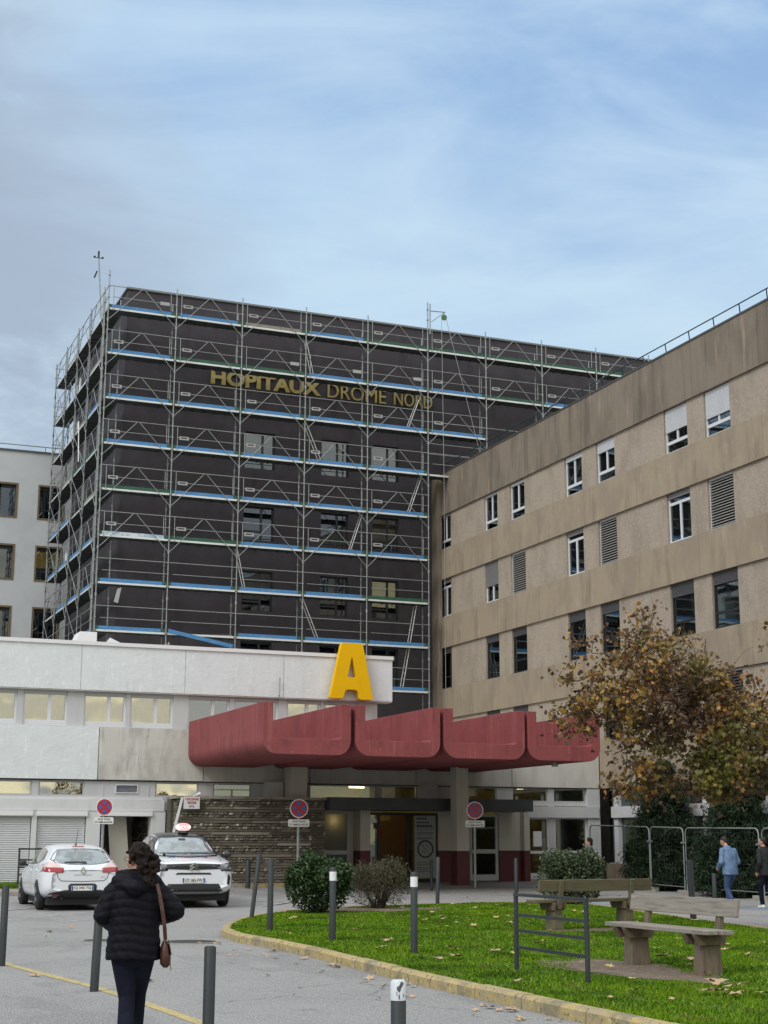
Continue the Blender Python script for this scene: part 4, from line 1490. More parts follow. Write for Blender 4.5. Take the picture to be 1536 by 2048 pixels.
# roof rail of the wing
m = MB()
m.tube([(XF + 0.12, 26, 18.86), (XF + 0.12, 62.6, 18.86)], 0.022, 8)
y = 27.0
while y < 62.6:
    m.tube([(XF + 0.35, y + 0.25, 18.45), (XF + 0.12, y, 18.85)], 0.020, 6)
    y += 1.48
part('roof_rail', m, surf('dark teal rail paint', (0.02, 0.055, 0.075), 0.5, metal=0.3), bw)

# ================================================================== dark tower behind the scaffold
YT = 62.9
dt = thing('dark_tower', 'tall dark brown hospital block with gold lettering behind the scaffold', 'building', (28, YT, 0))
DW = []
for za, zb in ((17.95, 19.65), (14.65, 16.22), (11.48, 13.28), (8.4, 10.15)):
    for a, b in ((18.77, 20.2), (22.44, 23.78), (24.96, 26.27)):
        DW.append((a, b, za, zb))
m = holed(13.2, 46, 5.0, 25.62, DW, lambda q, a, b, c, d: q.box(a, b, YT, YT + 0.3, c, d))
m.box(13.2, 13.5, YT + 0.3, 74.7, 5.0, 25.62); m.box(45.7, 46, YT + 0.3, 74.7, 5.0, 25.62); m.box(13.5, 45.7, 74.4, 74.7, 5, 25.62)
part('wall', m, M_dark, dt)
m = MB(); m.box(13.14, 46.05, YT - 0.06, YT + 0.35, 25.62, 25.72); m.box(13.14, 13.55, YT + 0.35, 74.72, 25.62, 25.72)
part('coping', m, M_darkcap, dt)
m = MB(); m.box(13.5, 45.7, YT + 0.3, 74.4, 24.6, 24.8)
part('roof', m, M_kerbgrey, dt)
m = MB(); m.box(13.5, 30, YT + 1.6, YT + 1.7, 5, 24.5)
part('room', m, M_room, dt)
for i, (a, b, za, zb) in enumerate(DW):
    f = MB()
    frame_y(f, a, b, za, zb, YT + 0.16, YT + 0.24, 0.06)
    xm = a + (b - a) * 0.62
    f.box(xm - 0.05, xm + 0.05, YT + 0.165, YT + 0.235, za + 0.06, zb - 0.06)
    f.box(a + 0.06, xm - 0.05, YT + 0.165, YT + 0.235, za + 0.42, za + 0.50)
    w = part('window', f, M_blackframe, dt)
    p = MB(); p.box(a + 0.05, b - 0.05, YT + 0.195, YT + 0.205, za + 0.05, zb - 0.05)
    part('pane', p, G_tower, w)
    bm_ = {0: M_darkshutter, 5: M_yellowblind, 4: M_paleblind, 2: M_paleblind, 6: M_paleblind, 8: M_creamglow}.get(i)
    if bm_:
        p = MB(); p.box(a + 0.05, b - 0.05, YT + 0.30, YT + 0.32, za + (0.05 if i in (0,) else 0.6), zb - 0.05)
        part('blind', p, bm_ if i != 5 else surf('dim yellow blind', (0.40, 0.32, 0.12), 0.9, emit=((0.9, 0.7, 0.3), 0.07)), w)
# gold lettering on the tower
def letters(body, xa, xb, zc, h, bold):
    P, F = text_mb(body, h, xb - xa, extrude=0.05, bold=bold)
    q = MB()
    q.add([((xa + xb) / 2 + a, YT - 0.12 + d, zc + b) for a, b, d in P], F)
    return q


gl = thing('hospital_lettering', 'gold bronze lettering HOPITAUX DROME NORD fixed to the dark tower', 'lettering', (22.5, YT, 21.6))
P, F = text_mb('HÔPITAUX', 1.0, None, extrude=0.05, bold=0.035)
# the circumflex stands above cap height: scale by the letters' own height
cap = 0.66
def lettering(body, xa, xb, bold):
    Pc, Fc = text_mb('H', 1.0, None, extrude=0.05, bold=bold)
    P, F = text_mb(body, 1.0, None, extrude=0.05, bold=bold)
    plain, _ = text_mb(body.replace('Ô', 'O'), 1.0, None, extrude=0.05, bold=bold)
    rx = (xb - xa) / (P[:, 0].max() - P[:, 0].min())
    # raw proportions: total height of the accented word against the plain one
    cu_h = cap * 1.33
    q = MB()
    s_ = cu_h
    z_bot = 21.66 - 0.012
    q.add([((xa + xb) / 2 + a * rx, YT - 0.10 + d, z_bot + (b - P[:, 1].min()) * s_) for a, b, d in P], F)
    return q


part('bold_word', lettering('HÔPITAUX', 17.08, 22.33, 0.04), M_bronze, gl)
part('thin_word', lettering('DRÔME', 22.66, 25.58, 0.0), M_bronze, gl)
q = letters('NORD', 25.98, 27.94, 21.66 + 0.33, 0.66, 0.0)
part('thin_word', q, M_bronze, gl)

# grey block far left
gb = thing('grey_block', 'pale grey rendered hospital block with dark square windows far left behind the scaffold', 'building', (0, 74.8, 0))
GW = []
for za, zb in ((17.32, 19.12), (14.18, 16.0), (11.1, 12.9), (8.0, 9.8)):
    for a, b in ((11.55, 12.9), (8.5, 10.56), (5.4, 7.4), (2.3, 4.3), (-0.8, 1.2)):
        GW.append((a, b, za, zb))
m = holed(-22, 13.18, 0.1, 20.75, GW, lambda q, a, b, c, d: q.box(a, b, 74.8, 75.1, c, d))
m.box(-22, 13.18, 75.1, 86, 20.3, 20.5)
part('wall', m, M_greywall, gb)
m = MB(); m.box(-22, 13.18, 74.74, 75.2, 20.75, 20.84)
part('coping', m, M_darkcap, gb)
m = MB(); m.tube([(-22, 75.4, 21.25), (13.1, 75.4, 21.25)], 0.03, 6)
for i in range(12):
    m.tube([(-20 + i * 2.9, 75.4, 20.5), (-20 + i * 2.9, 75.4, 21.25)], 0.025, 6)
part('roof_rail', m, M_galv, gb)
m = MB(); m.box(-22, 13.1, 76.3, 76.4, 0.2, 20.2)
part('room', m, M_black, gb)
for i, (a, b, za, zb) in enumerate(GW):
    if b < 4:
        continue
    f = MB(); frame_y(f, a, b, za, zb, 74.78, 75.05, 0.09)
    w = part('window', f, M_reveal, gb)
    f2 = MB(); xm = a + (b - a) * 0.58
    f2.box(xm - 0.06, xm + 0.06, 74.95, 75.03, za + 0.09, zb - 0.09); f2.box(a + 0.09, xm - 0.06, 74.95, 75.03, za + 0.5, za + 0.58)
    f2.box(a + 0.09, b - 0.09, 74.95, 75.03, zb - 0.25, zb - 0.09)
    part('frame', f2, M_blackframe, w)
    p = MB(); p.box(a + 0.08, b - 0.08, 74.99, 75.0, za + 0.08, zb - 0.08)
    part('pane', p, G_tower, w)
    if i == 5:
        p = MB(); p.box(a + 0.1, b - 0.1, 75.14, 75.16, za + 0.75, zb - 0.25)
        part('blind', p, M_yellowblind, w)
# mast on the roof behind
an_ = thing('antenna_mast', 'thin grey mast with a small anemometer standing above the left tower roof', 'mast', (13.6, 70, 24.8))
m = MB(); m.tube([(13.55, 70, 24.8), (13.15, 70, 29.9)], 0.035, 6)
part('pole', m, M_galv, an_)
m = MB(); m.bar((12.95, 70, 29.75), (13.35, 70, 29.75), 0.03); m.ball((12.95, 70, 29.78), 0.06, 8, 6); m.ball((13.35, 70, 29.78), 0.06, 8, 6); m.tube([(13.15, 70, 29.75), (13.15, 70, 30.1)], 0.05, 6)
part('anemometer', m, M_blackframe, an_)
m = MB(); m.add([(13.05, 70, 28.75), (13.15, 70, 29.1), (13.16, 70.06, 29.1), (12.95, 70, 28.72), (13.0, 70.05, 28.66)], [(0, 1, 3), (0, 4, 2), (3, 4, 0)]); m.bar((13.1, 70, 29.05), (12.98, 70, 28.7), 0.06)
part('wind_vane', m, M_blackframe, an_)

# ================================================================== scaffold
sc_ = thing('scaffold', 'galvanised facade scaffold with blue and green toe boards round the dark tower', 'scaffold', (12.07, 61.5, 7.1))
XS = [12.07 + 3.02 * i for i in range(10)]
YS0, YS1 = 61.5, 62.23
LZ = [10.12 + 2.004 * k for k in range(8)]


def post(x, y, z0, z1):
    m_ = MB()
    m_.tube([(x, y, z0), (x, y, z1)], 0.027, 7)
    z_ = math.ceil(z0 / 0.5) * 0.5 + 0.12
    while z_ < z1 - 0.15:
        m_.tube([(x, y, z_ - 0.02), (x, y, z_ + 0.02)], 0.058, 7)
        z_ += 0.5
    for z_ in LZ:
        if z0 < z_ - 0.6 and z_ < z1:
            m_.tube([(x, y, z_ - 0.62), (x, y, z_ - 0.50)], 0.05, 7)
    return part('post', m_, M_galv, sc_)


for i, x in enumerate(XS):
    zb_ = 7.1 if x < 19 else 5.16 if x < 28 else 18.3
    top = 25.85 if i == 0 else 26.5 if i == 5 else 25.42
    post(x, YS0, zb_, top)
    post(x, YS1, zb_, 24.9)
SY = [62.45 + 2.95 * i for i in range(5)]
for y in SY:
    post(12.07, y, 7.1, 25.4)
    post(12.80, y, 7.1, 24.9)
FR = {7: 'bbwbgggg', 6: 'bggbbbgb', 5: 'bbbbbb', 4: 'bbbbb-', 3: 'gbbbb', 2: 'sgbbb', 1: 'bbbbg', 0: 'b/bbb'}
TM = {'b': M_blue, 'g': M_green, 'w': M_plank, 's': M_scuffed, 'G': M_palegreen}


def along(p, q, t):
    return (p[0] + (q[0] - p[0]) * t, p[1] + (q[1] - p[1]) * t)


def bay(p, q, n_in, z, code, brace, plate, outer=True):
    """one bay of one lift: p,q outer corners in plan, n_in unit vector towards the wall"""
    L_ = math.hypot(q[0] - p[0], q[1] - p[1])
    ux, uy = (q[0] - p[0]) / L_, (q[1] - p[1]) / L_
    P = lambda t, d, h: (p[0] + ux * t + n_in[0] * d, p[1] + uy * t + n_in[1] * d, z + h)
    def slab(m_, t0, t1, d0, d1, h0, h1):
        m_.add([P(t0, d0, h0), P(t1, d0, h0), P(t1, d1, h0), P(t0, d1, h0), P(t0, d0, h1), P(t1, d0, h1), P(t1, d1, h1), P(t0, d1, h1)],
               [(0, 3, 2, 1), (4, 5, 6, 7), (0, 1, 5, 4), (1, 2, 6, 5), (2, 3, 7, 6), (3, 0, 4, 7)])
    m_ = MB()
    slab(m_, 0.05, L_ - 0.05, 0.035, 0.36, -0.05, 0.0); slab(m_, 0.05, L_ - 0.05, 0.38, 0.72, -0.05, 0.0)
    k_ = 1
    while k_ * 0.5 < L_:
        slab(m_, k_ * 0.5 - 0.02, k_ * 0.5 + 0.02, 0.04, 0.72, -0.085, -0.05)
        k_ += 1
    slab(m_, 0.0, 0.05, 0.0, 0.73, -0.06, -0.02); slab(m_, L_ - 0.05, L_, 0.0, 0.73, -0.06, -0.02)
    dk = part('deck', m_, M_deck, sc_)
    m_ = MB(); slab(m_, 0.05, L_ - 0.05, 0.022, 0.034, -0.07, 0.01)
    part('deck_edge', m_, M_galvlight, dk)
    if code in TM:
        m_ = MB(); slab(m_, 0.06, L_ - 0.06, 0.034, 0.058, 0.012, 0.165)
        tb = part('toe_board', m_, TM[code], sc_)
        m_ = MB(); slab(m_, 0.03, 0.16, 0.030, 0.062, 0.012, 0.168); slab(m_, L_ - 0.22, L_ - 0.03, 0.030, 0.062, 0.012, 0.168)
        part('toe_board_clip', m_, M_green, tb)
    elif code == '/':
        m_ = MB(); a0, a1 = P(0.1, 0.0, 0.10), P(L_ - 0.1, -0.02, -0.42); m_.bar(a0, a1, 0.03, 0.16)
        part('toe_board', m_, M_blue, sc_)
        m_ = MB(); m_.bar(P(1.6, 0.1, -0.02), P(L_ - 0.1, 0.1, 0.02), 0.04, 0.10)
        part('loose_plank', m_, M_plank, sc_)
    m_ = MB()
    m_.tube([P(0, -0.01, 1.0), P(L_, -0.01, 1.0)], 0.019, 6); m_.tube([P(0.2, -0.01, 0.5), P(L_, -0.01, 0.5)], 0.016, 6)
    if brace:
        m_.tube([P(0.22, -0.01, 1.0), P(0.22, -0.01, -0.1)], 0.016, 6)
        m_.tube([P(L_ - 0.26, -0.01, 0.95), P(L_ - 0.26, -0.01, 0.2)], 0.016, 6)
        m_.tube([P(0.05, -0.03, -0.52), P(0.25, -0.03, -0.32), P(L_ / 2 - 0.07, -0.03, 0.97)], 0.016, 6)
        m_.tube([P(L_ - 0.05, -0.03, -0.52), P(L_ - 0.25, -0.03, -0.32), P(L_ / 2 + 0.07, -0.03, 0.97)], 0.016, 6)
    gr_ = part('guardrail', m_, M_galv, sc_)
    if plate is not None:
        m_ = MB(); t_ = 0.30 if plate == 'l' else L_ - 0.75
        slab(m_, t_, t_ + 0.42, -0.040, -0.030, 0.41, 0.56)
        pl = part('maker_plate', m_, M_plate, gr_)
        m_ = MB(); slab(m_, t_ + 0.06, t_ + 0.34, -0.046, -0.042, 0.47, 0.52)
        if plate == 'l':
            part('print', m_, M_blackframe, pl)


for k in range(8):
    row = FR[k]
    nbay = len(row)
    for i in range(nbay):
        bay((XS[i], YS0), (XS[i + 1], YS0), (0, 1), LZ[k], row[i], k >= 2 and row[i] != '-', ('r' if (k == 6 and i in (2, 3, 4)) or (k == 7 and i == 0) else 'l') if k >= 2 and row[i] != '-' else None)
bay((XS[4], YS0), (XS[5], YS0), (0, 1), LZ[0] - 2.0, 'b', False, None)
# top lift of bay 8 and rails over the wing's roof
bay((XS[8], YS0), (XS[9], YS0), (0, 1), LZ[7], 'g', True, 'l')
m = MB()
for z in (19.1, 19.6, 20.65):
    m.tube([(XS[5], YS0, z), (XS[7], YS0, z)], 0.018, 6)
part('guardrail', m, M_galv, sc_)
for k in range(8):
    for j in range(4):
        code = {(7, 0): 's', (5, 0): 'b', (4, 0): 'g', (4, 1): 'g', (3, 3): 'b', (2, 0): 'b', (2, 1): 'b', (1, 0): 'b', (1, 1): 'b', (1, 2): 'b', (0, 2): 'b', (0, 3): 'b', (3, 2): 'b', (2, 2): 'b', (2, 3): 'b', (0, 0): 'b', (0, 1): 'b'}.get((k, j), 'w' if (k + j) % 3 == 0 else '-')
        bay((12.07, SY[j]), (12.07, SY[j + 1]), (1, 0), LZ[k], code, k >= 1, None)
# short corner bay, end rails
m = MB()
for z in LZ:
    for h in (0.5, 1.0):
        m.tube([(12.07, YS0, z + h), (12.07, SY[0], z + h)], 0.018, 6)
        m.tube([(12.07, SY[4] + 0.02, z + h), (12.8, SY[4] + 0.02, z + h)], 0.018, 6)
part('end_rail', m, M_galv, sc_)
m = MB()
for z in LZ:
    m.box(12.10, 12.8, YS0 + 0.75, SY[0] - 0.03, z - 0.05, z)
part('corner_deck', m, M_deck, sc_)
m = MB()
for k, z in enumerate(LZ[:-1]):
    for j in (1, 3):
        m.tube([(12.03, SY[j], z), (12.03, SY[j + 1], z + 2.0)], 0.018, 6)
part('brace', m, M_galv, sc_)


def ladder(p, q, w=0.32):
    m_ = MB()
    P, Q = Vector(p), Vector(q)
    o_ = Vector((0, w, 0)) if abs(P.x - Q.x) > 0.05 else Vector((w, 0, 0))
    m_.tube([P, Q], 0.018, 6); m_.tube([P + o_, Q + o_], 0.018, 6)
    n_ = int((Q - P).length / 0.28)
    for i in range(1, n_):
        c_ = P.lerp(Q, i / n_)
        m_.tube([c_, c_ + o_], 0.012, 5)
    return part('ladder', m_, M_galvlight, sc_)


ladder((XS[3] + 0.95, 61.75, LZ[4]), (XS[3] + 0.05, 61.75, LZ[5] + 0.1))
ladder((XS[5] - 0.95, 61.75, LZ[5]), (XS[5] - 0.15, 61.75, LZ[6] + 0.1))
ladder((XS[5] - 0.9, 61.75, LZ[3]), (XS[5] - 0.2, 61.75, LZ[4]))
ladder((XS[4] - 0.75, 61.75, LZ[2]), (XS[4] - 0.1, 61.75, LZ[3]))
ladder((XS[2] + 0.5, 61.75, LZ[1]), (XS[2] + 0.05, 61.75, LZ[2]))
ladder((XS[3] + 0.9, 61.75, LZ[0]), (XS[3] + 0.05, 61.75, LZ[1]))
ladder((XS[3] + 0.5, 61.75, LZ[6]), (XS[3] + 0.05, 61.75, LZ[7]))
ladder((XS[5] - 1.2, 61.75, LZ[0] - 2.0), (XS[5] - 0.5, 61.75, LZ[1] - 0.1))
ladder((XS[1] + 0.5, 61.4, LZ[0] - 1.9), (XS[1] + 0.1, 61.4, LZ[0] - 0.4))
m = MB(); m.tube([(12.02, 66.6, LZ[4] + 0.3), (12.02, 67.0, LZ[5] + 0.3)], 0.03, 6)
for (y, z, h, w_) in ((69.3, LZ[6], 0.75, 0.5), (68.6, LZ[6] + 0.1, 0.85, 0.35), (69.6, LZ[5] + 0.1, 0.9, 0.55), (68.7, LZ[5], 0.8, 0.45), (69.9, LZ[2], 0.8, 0.6)):
    m.box(12.3, 12.34, y, y + w_, z, z + h)
part('insulation_board', m, M_whitecap, sc_)
m = MB(); m.prism([(12.95, 11.85), (13.12, 11.92), (13.0, 11.25), (12.82, 11.3)], lambda a, b, d: (a, d, b), 61.44, 61.46)
part('hanging_sheet', m, M_plate, sc_)
# hoist arm and its ropes
ho = thing('rope_hoist', 'small hoist arm with a pulley and long ropes hanging from the scaffold top', 'hoist', (27.17, 61.4, 25.0))
m = MB(); m.tube([(27.25, 61.40, 24.9), (27.25, 61.40, 26.4)], 0.03, 6); m.tube([(27.25, 61.4, 26.05), (28.0, 61.3, 26.05)], 0.025, 6); m.tube([(27.3, 61.4, 25.5), (27.95, 61.3, 26.03)], 0.02, 6)
part('arm', m, M_galv, ho)
m = MB(); m.disc((27.93, 61.3, 25.78), 0.14, 'y', 14, 0.06); m.bar((27.93, 61.3, 25.85), (27.93, 61.3, 26.05), 0.03)
part('pulley', m, M_palegreen, ho)
m = MB(); m.tube([(27.80, 61.3, 25.75), (27.85, 61.25, 18.0), (27.85, 61.2, 7.2)], 0.012, 5); m.tube([(28.04, 61.3, 25.72), (29.9, 61.2, 18.5)], 0.012, 5)
part('rope', m, M_plate, ho)

# ================================================================== street furniture
def bollard(x, y, z, h, label, band=None, r=0.048, lean=(0, 0), cap=True, group='grey bollards round the forecourt'):
    t = thing('bollard', label, 'bollard', (x, y, z), 0, group)
    t.rotation_euler = (R(lean[0]), R(lean[1]), 0)
    m = MB(); m.tube([(0, 0, -0.1), (0, 0, h - 0.012), (0, 0, h)], [r, r, r - 0.010], 20)
    part('post', m, M_bollard, t, world=False)
    if band == 'white':
        m = MB(); m.tube([(0, 0, h - 0.20), (0, 0, h - 0.065)], r + 0.003, 20, caps=False)
        part('reflective_band', m, M_band, t, world=False)
    elif band == 'worn':
        m = MB(); m.tube([(0, 0, h - 0.115), (0, 0, h - 0.012), (0, 0, h + 0.002)], [r + 0.002, r + 0.002, r - 0.008], 20)
        part('pale_top', m, M_wornband, t, world=False)
    return t


bollard(3.05, 20.71, 0, 1.02, 'dark grey bollard cut by the left edge of the photo')
bollard(3.49, 16.92, 0, 0.80, 'short dark grey bollard just left of the woman', lean=(0, 1.6))
bollard(3.31, 11.72, 0, 0.80, 'dark grey bollard in the foreground right of the woman', r=0.046)
bollard(3.62, 8.67, 0, 0.785, 'foreground bollard with a flaking pale top, lowest in the photo', band='worn', r=0.046)
bollard(9.05, 29.14, KH, 1.22, 'bollard tilting to the right on the tip of the lawn', lean=(-2, 7), r=0.043)
bollard(8.09, 25.00, KH, 1.17, 'plain upright bollard on the lawn left of the round dark shrub', r=0.050)
bollard(8.26, 22.41, KH, 1.07, 'bollard with a white band on the lawn in front of the round dark shrub', band='white', r=0.052)
bollard(8.31, 19.35, KH, 1.06, 'bollard with a white band on the lawn right of the dry grey shrub', band='white', r=0.048)
bollard(15.30, 34.2, 0.02, 1.20, 'plain bollard at the far lawn edge in front of the notice panel', r=0.047, lean=(0, 1.2))
bollard(19.2, 43.35, gz(43.4), 0.93, 'thin bollard half hidden behind the one at the far lawn edge', r=0.045)
bollard(20.5, 40.2, 0.04, 1.08, 'thin bollard behind the foreground railing by the entrance', r=0.058)
bollard(14.0, 45.55, gz(45.5), 0.84, 'small bollard by the stone wall right of the white taxi', r=0.08)
bollard(16.95, 25.70, KH - 0.02, 1.14, 'leaning grey bollard right behind the front bench', r=0.062, lean=(0, -2.2))
bollard(22.9, 33.7, 0, 0.80, 'short pale topped bollard in front of the dark conifers', r=0.062)


def railing(name, p, q, z, h, hs, label, rail=0.035, posts=True):
    t = thing(name, label, 'railing', (p[0], p[1], z))
    for a in (p, q):
        m = MB(); m.tube([(a[0], a[1], z - 0.1), (a[0], a[1], z + h)], 0.028, 10)
        part('post', m, M_bollard, t)
    m = MB()
    d = (Vector(q) - Vector(p)).normalized() * 0.03
    m.bar((p[0] - d.x, p[1] - d.y, z + h), (q[0] + d.x, q[1] + d.y, z + h), rail * 1.1, rail)
    part('top_rail', m, M_bollard, t)
    for k in hs:
        m = MB(); m.bar((p[0], p[1], z + k), (q[0], q[1], z + k), 0.018, rail)
        part('rail', m, M_bollard, t)
    return t


railing('railing', (8.39, 16.47), (8.40, 14.81), KH, 0.85, (0.62, 0.44, 0.25), 'low dark railing with four bars on the lawn by the kerb')
railing('railing', (7.02, 45.4), (9.5, 45.4), 0.2, 1.15, (0.84, 0.63, 0.42), 'dark railing in front of the roller shutters behind the white car', 0.045)


def bench(x, y, rot, label, wm, legm, L_=2.2, leg_gap=1.55):
    """local: x along the bench, y towards the back rest"""
    t = thing('park_bench', label, 'bench', (x, y, KH - 0.02), rot, 'wooden benches on the lawn')
    for s in (-1, 1):
        m = MB()
        lx = s * leg_gap / 2
        m.loft([[(lx - 0.10 - w, -0.13 - w, z), (lx + 0.10 + w, -0.13 - w, z), (lx + 0.10 + w, 0.13 + w, z), (lx - 0.10 - w, 0.13 + w, z)] for z, w in ((-0.1, 0.012), (0.36, -0.01))], smooth=False)
        part('leg', m, legm, t, world=False, bevel=0.012)
        m = MB()
        m.prism([(-0.27, 0.455), (-0.20, 0.33), (0.16, 0.33), (0.20, 0.455)], lambda a, b, d: (d, a, b), lx - 0.13, lx - 0.085)
        m.prism([(-0.27, 0.455), (-0.20, 0.33), (0.16, 0.33), (0.20, 0.455)], lambda a, b, d: (d, a, b), lx + 0.085, lx + 0.13)
        part('bearer', m, wm if False else M_woodleg, t, world=False, bevel=0.006)
        m = MB(); m.bar((lx, 0.150, 0.36), (lx, 0.225, 0.84), 0.09, 0.06)
        part('back_post', m, legm, t, world=False, bevel=0.006)
    for k in range(2):
        m = MB(); m.box(-L_ / 2 + 0.03 * (k % 2), L_ / 2 - 0.03 + 0.05 * k, -0.24 + k * 0.185, -0.24 + k * 0.185 + 0.175, 0.455, 0.505)
        part('seat_plank', m, wm, t, world=False, bevel=0.008)
    m = MB()
    m.prism([(0.148, 0.645), (0.193, 0.64), (0.222, 0.84), (0.177, 0.845)], lambda a, b, d: (d, a, b), -L_ / 2 - 0.02, L_ / 2 + 0.02)
    part('backrest', m, wm, t, world=False, bevel=0.008)
    return t


bench(10.2, 15.98, R(-89), 'pale grey wooden bench on the lawn facing the road, nearest the kerb', M_wood, M_woodleg, 2.2, 1.5)
bench(13.6, 23.85, R(190), 'dark mossy bench turned away, behind the pale grey bench', M_wooddark, M_wooddark, 2.5, 1.6)

# no-stopping signs
def sign(x, y, zc, label, r=0.26, rot=0.0, scale=1.0):
    t = thing('no_stopping_sign', label, 'road sign', (x, y, gz(y)), rot, 'no stopping signs with a taxi plate')
    zc = zc - gz(y)
    m = MB(); m.tube([(0, 0, -0.1), (0, 0, zc + 0.12)], 0.045, 12)
    part('pole', m, M_galv, t, world=False)
    m = MB(); m.disc((0, -0.065, zc), r, 'y', 40, 0.02)
    dsc = part('sign_disc', m, M_signwhite, t, world=False)
    m = MB(); m.disc((0, -0.0775, zc), r * 0.90, 'y', 40, 0.005)
    part('red_ring', m, M_signred, dsc, world=False)
    m = MB()
    ri, g_ = r * 0.70, 0.055
    for k in range(4):
        a0 = math.pi / 4 + k * math.pi / 2
        ga = math.asin(g_ * r / 0.26 * 0.9 / ri)
        P_ = [(g_ * r / 0.26 * 1.2 * math.cos(a0 + math.pi / 4), g_ * r / 0.26 * 1.2 * math.sin(a0 + math.pi / 4))]
        for i in range(9):
            a = a0 + ga + (math.pi / 2 - 2 * ga) * i / 8
            P_.append((ri * math.cos(a), ri * math.sin(a)))
        m.prism(P_, lambda a, b, d: (a, d, zc + b), -0.0845, -0.0801)
    part('blue_quarters', m, M_signblue, dsc, world=False)
    w, h = 0.30 * r / 0.26, 0.10 * r / 0.26
    pl = rounded([(-w, zc - r - 0.045 - 2 * h), (w, zc - r - 0.045 - 2 * h), (w, zc - r - 0.045), (-w, zc - r - 0.045)], 0.04)
    m = MB(); m.prism(pl, lambda a, b, d: (a, d, b), -0.075, -0.055)
    pp = part('plate', m, M_signwhite, t, world=False)
    m = MB(); text_on(m, 'SAUF TAXIS', (0, -0.078, zc - r - 0.045 - h * 0.55), h * 0.5, w * 1.25, extrude=0.002, bold=0.01)
    part('lettering', m, M_ink, pp, world=False)
    m = MB(); text_on(m, 'ET AMBULANCES', (0, -0.078, zc - r - 0.045 - h * 1.42), h * 0.5, w * 1.75, extrude=0.002, bold=0.01)
    part('lettering', m, M_ink, pp, world=False)
    m = MB(); m.box(-0.06, 0.06, -0.055, -0.03, zc - 0.05, zc + 0.05)
    part('clamp', m, M_galv, t, world=False)
    return t


sign(8.72, 42.0, 2.50, 'no stopping sign above the white hatchback', 0.235, R(4))
sign(15.29, 44.6, 2.57, 'no stopping sign in front of the rough stone wall', 0.285, R(-8))
sign(21.28, 44.6, 2.57, 'no stopping sign in front of the beige column by the entrance', 0.275, R(-14))

# mesh site fence, panel by panel
M_mesh = surf('fence mesh wire', (0.12, 0.13, 0.13), 0.6, metal=0.2)
def site_fence(y0, y1, label, x=26.0, lean=0.0):
    t = thing('site_fence_panel', label, 'fence panel', (x, (y0 + y1) / 2, gz((y0 + y1) / 2)), 0, 'wire mesh site fence panels')
    za, zb = gz(y0) + 0.1, gz(y1) + 0.1
    def zz(y, h): return (gz(y) if True else 0) + h
    m = MB()
    r = 0.021
    top = 1.97
    pts = [(x, y0, zz(y0, 0.05)), (x, y0, zz(y0, top - 0.15)), (x, y0 + 0.04, zz(y0, top - 0.05)), (x, y0 + 0.13, zz(y0, top))]
    pts += [(x, y1 - 0.13, zz(y1, top)), (x, y1 - 0.04, zz(y1, top - 0.05)), (x, y1, zz(y1, top - 0.15)), (x, y1, zz(y1, 0.05))]
    m.tube(pts, r, 8)
    m.tube([(x, y0, zz(y0, 0.22)), (x, y1, zz(y1, 0.22))], 0.014, 6)
    part('frame', m, M_galv, t)
    m = MB()
    k = int((y1 - y0) / 0.13)
    for i in range(1, k):
        y = y0 + (y1 - y0) * i / k
        m.tube([(x, y, zz(y, 0.22)), (x, y, zz(y, 1.95))], 0.0011, 3, caps=False)
    for i in range(8):
        m.tube([(x, y0, zz(y0, 0.3 + i * 0.22)), (x, y1, zz(y1, 0.3 + i * 0.22))], 0.0011, 3, caps=False)
    part('wire_mesh', m, M_mesh, t)
    y = y0 - 0.02
    m = MB(); m.box(x - 0.06, x + 0.06, y - 0.09, y + 0.09, 1.50 + gz(y), 1.56 + gz(y))
    part('clamp', m, M_galv, t)
    m = MB(); m.prism(rounded([(-0.34, -0.11), (0.34, -0.11), (0.34, 0.11), (-0.34, 0.11)], 0.08), lambda a, b, d: (x + b, y + a, d), gz(y) - 0.01, gz(y) + 0.13)
    part('foot', m, M_kerbgrey, t, bevel=0.01)
    return t


fences = [(41.7 + 0.03, 45.45, 'mesh fence panel farthest back, by the glazed corner'), (39.80, 41.67, 'narrow mesh fence panel beside the first dark conifer'), (36.0, 39.68, 'mesh fence panel with round corners behind the man in blue'), (32.2, 35.85, 'mesh fence panel cut by the right edge of the photo')]
for a, b, l in fences:
    site_fence(a, b, l)
# covers in the road
for (x, y, r, l) in ((6.55, 24.4, 0.42, 'round iron manhole cover by the kerb tip'), (5.3, 25.2, 0.30, 'round iron manhole cover half hidden by the woman')):
    t = thing('manhole_cover', l, 'manhole cover', (x, y, 0))
    m = MB(); m.disc((0, 0, 0.006), r, 'z', 36, 0.012)
    part('cover', m, M_iron, t, world=False)
    m = MB()
    for i in range(36):
        a, b = 2 * math.pi * i / 36, 2 * math.pi * (i + 1) / 36
        m.prism([(q_ * math.cos(tt), q_ * math.sin(tt)) for q_, tt in ((r + 0.07, a), (r + 0.07, b), (r + 0.01, b), (r + 0.01, a))], lambda a_, b_, d_: (a_, b_, d_), -0.01, 0.014)
    part('ring', m, M_kerbgrey, t, world=False)

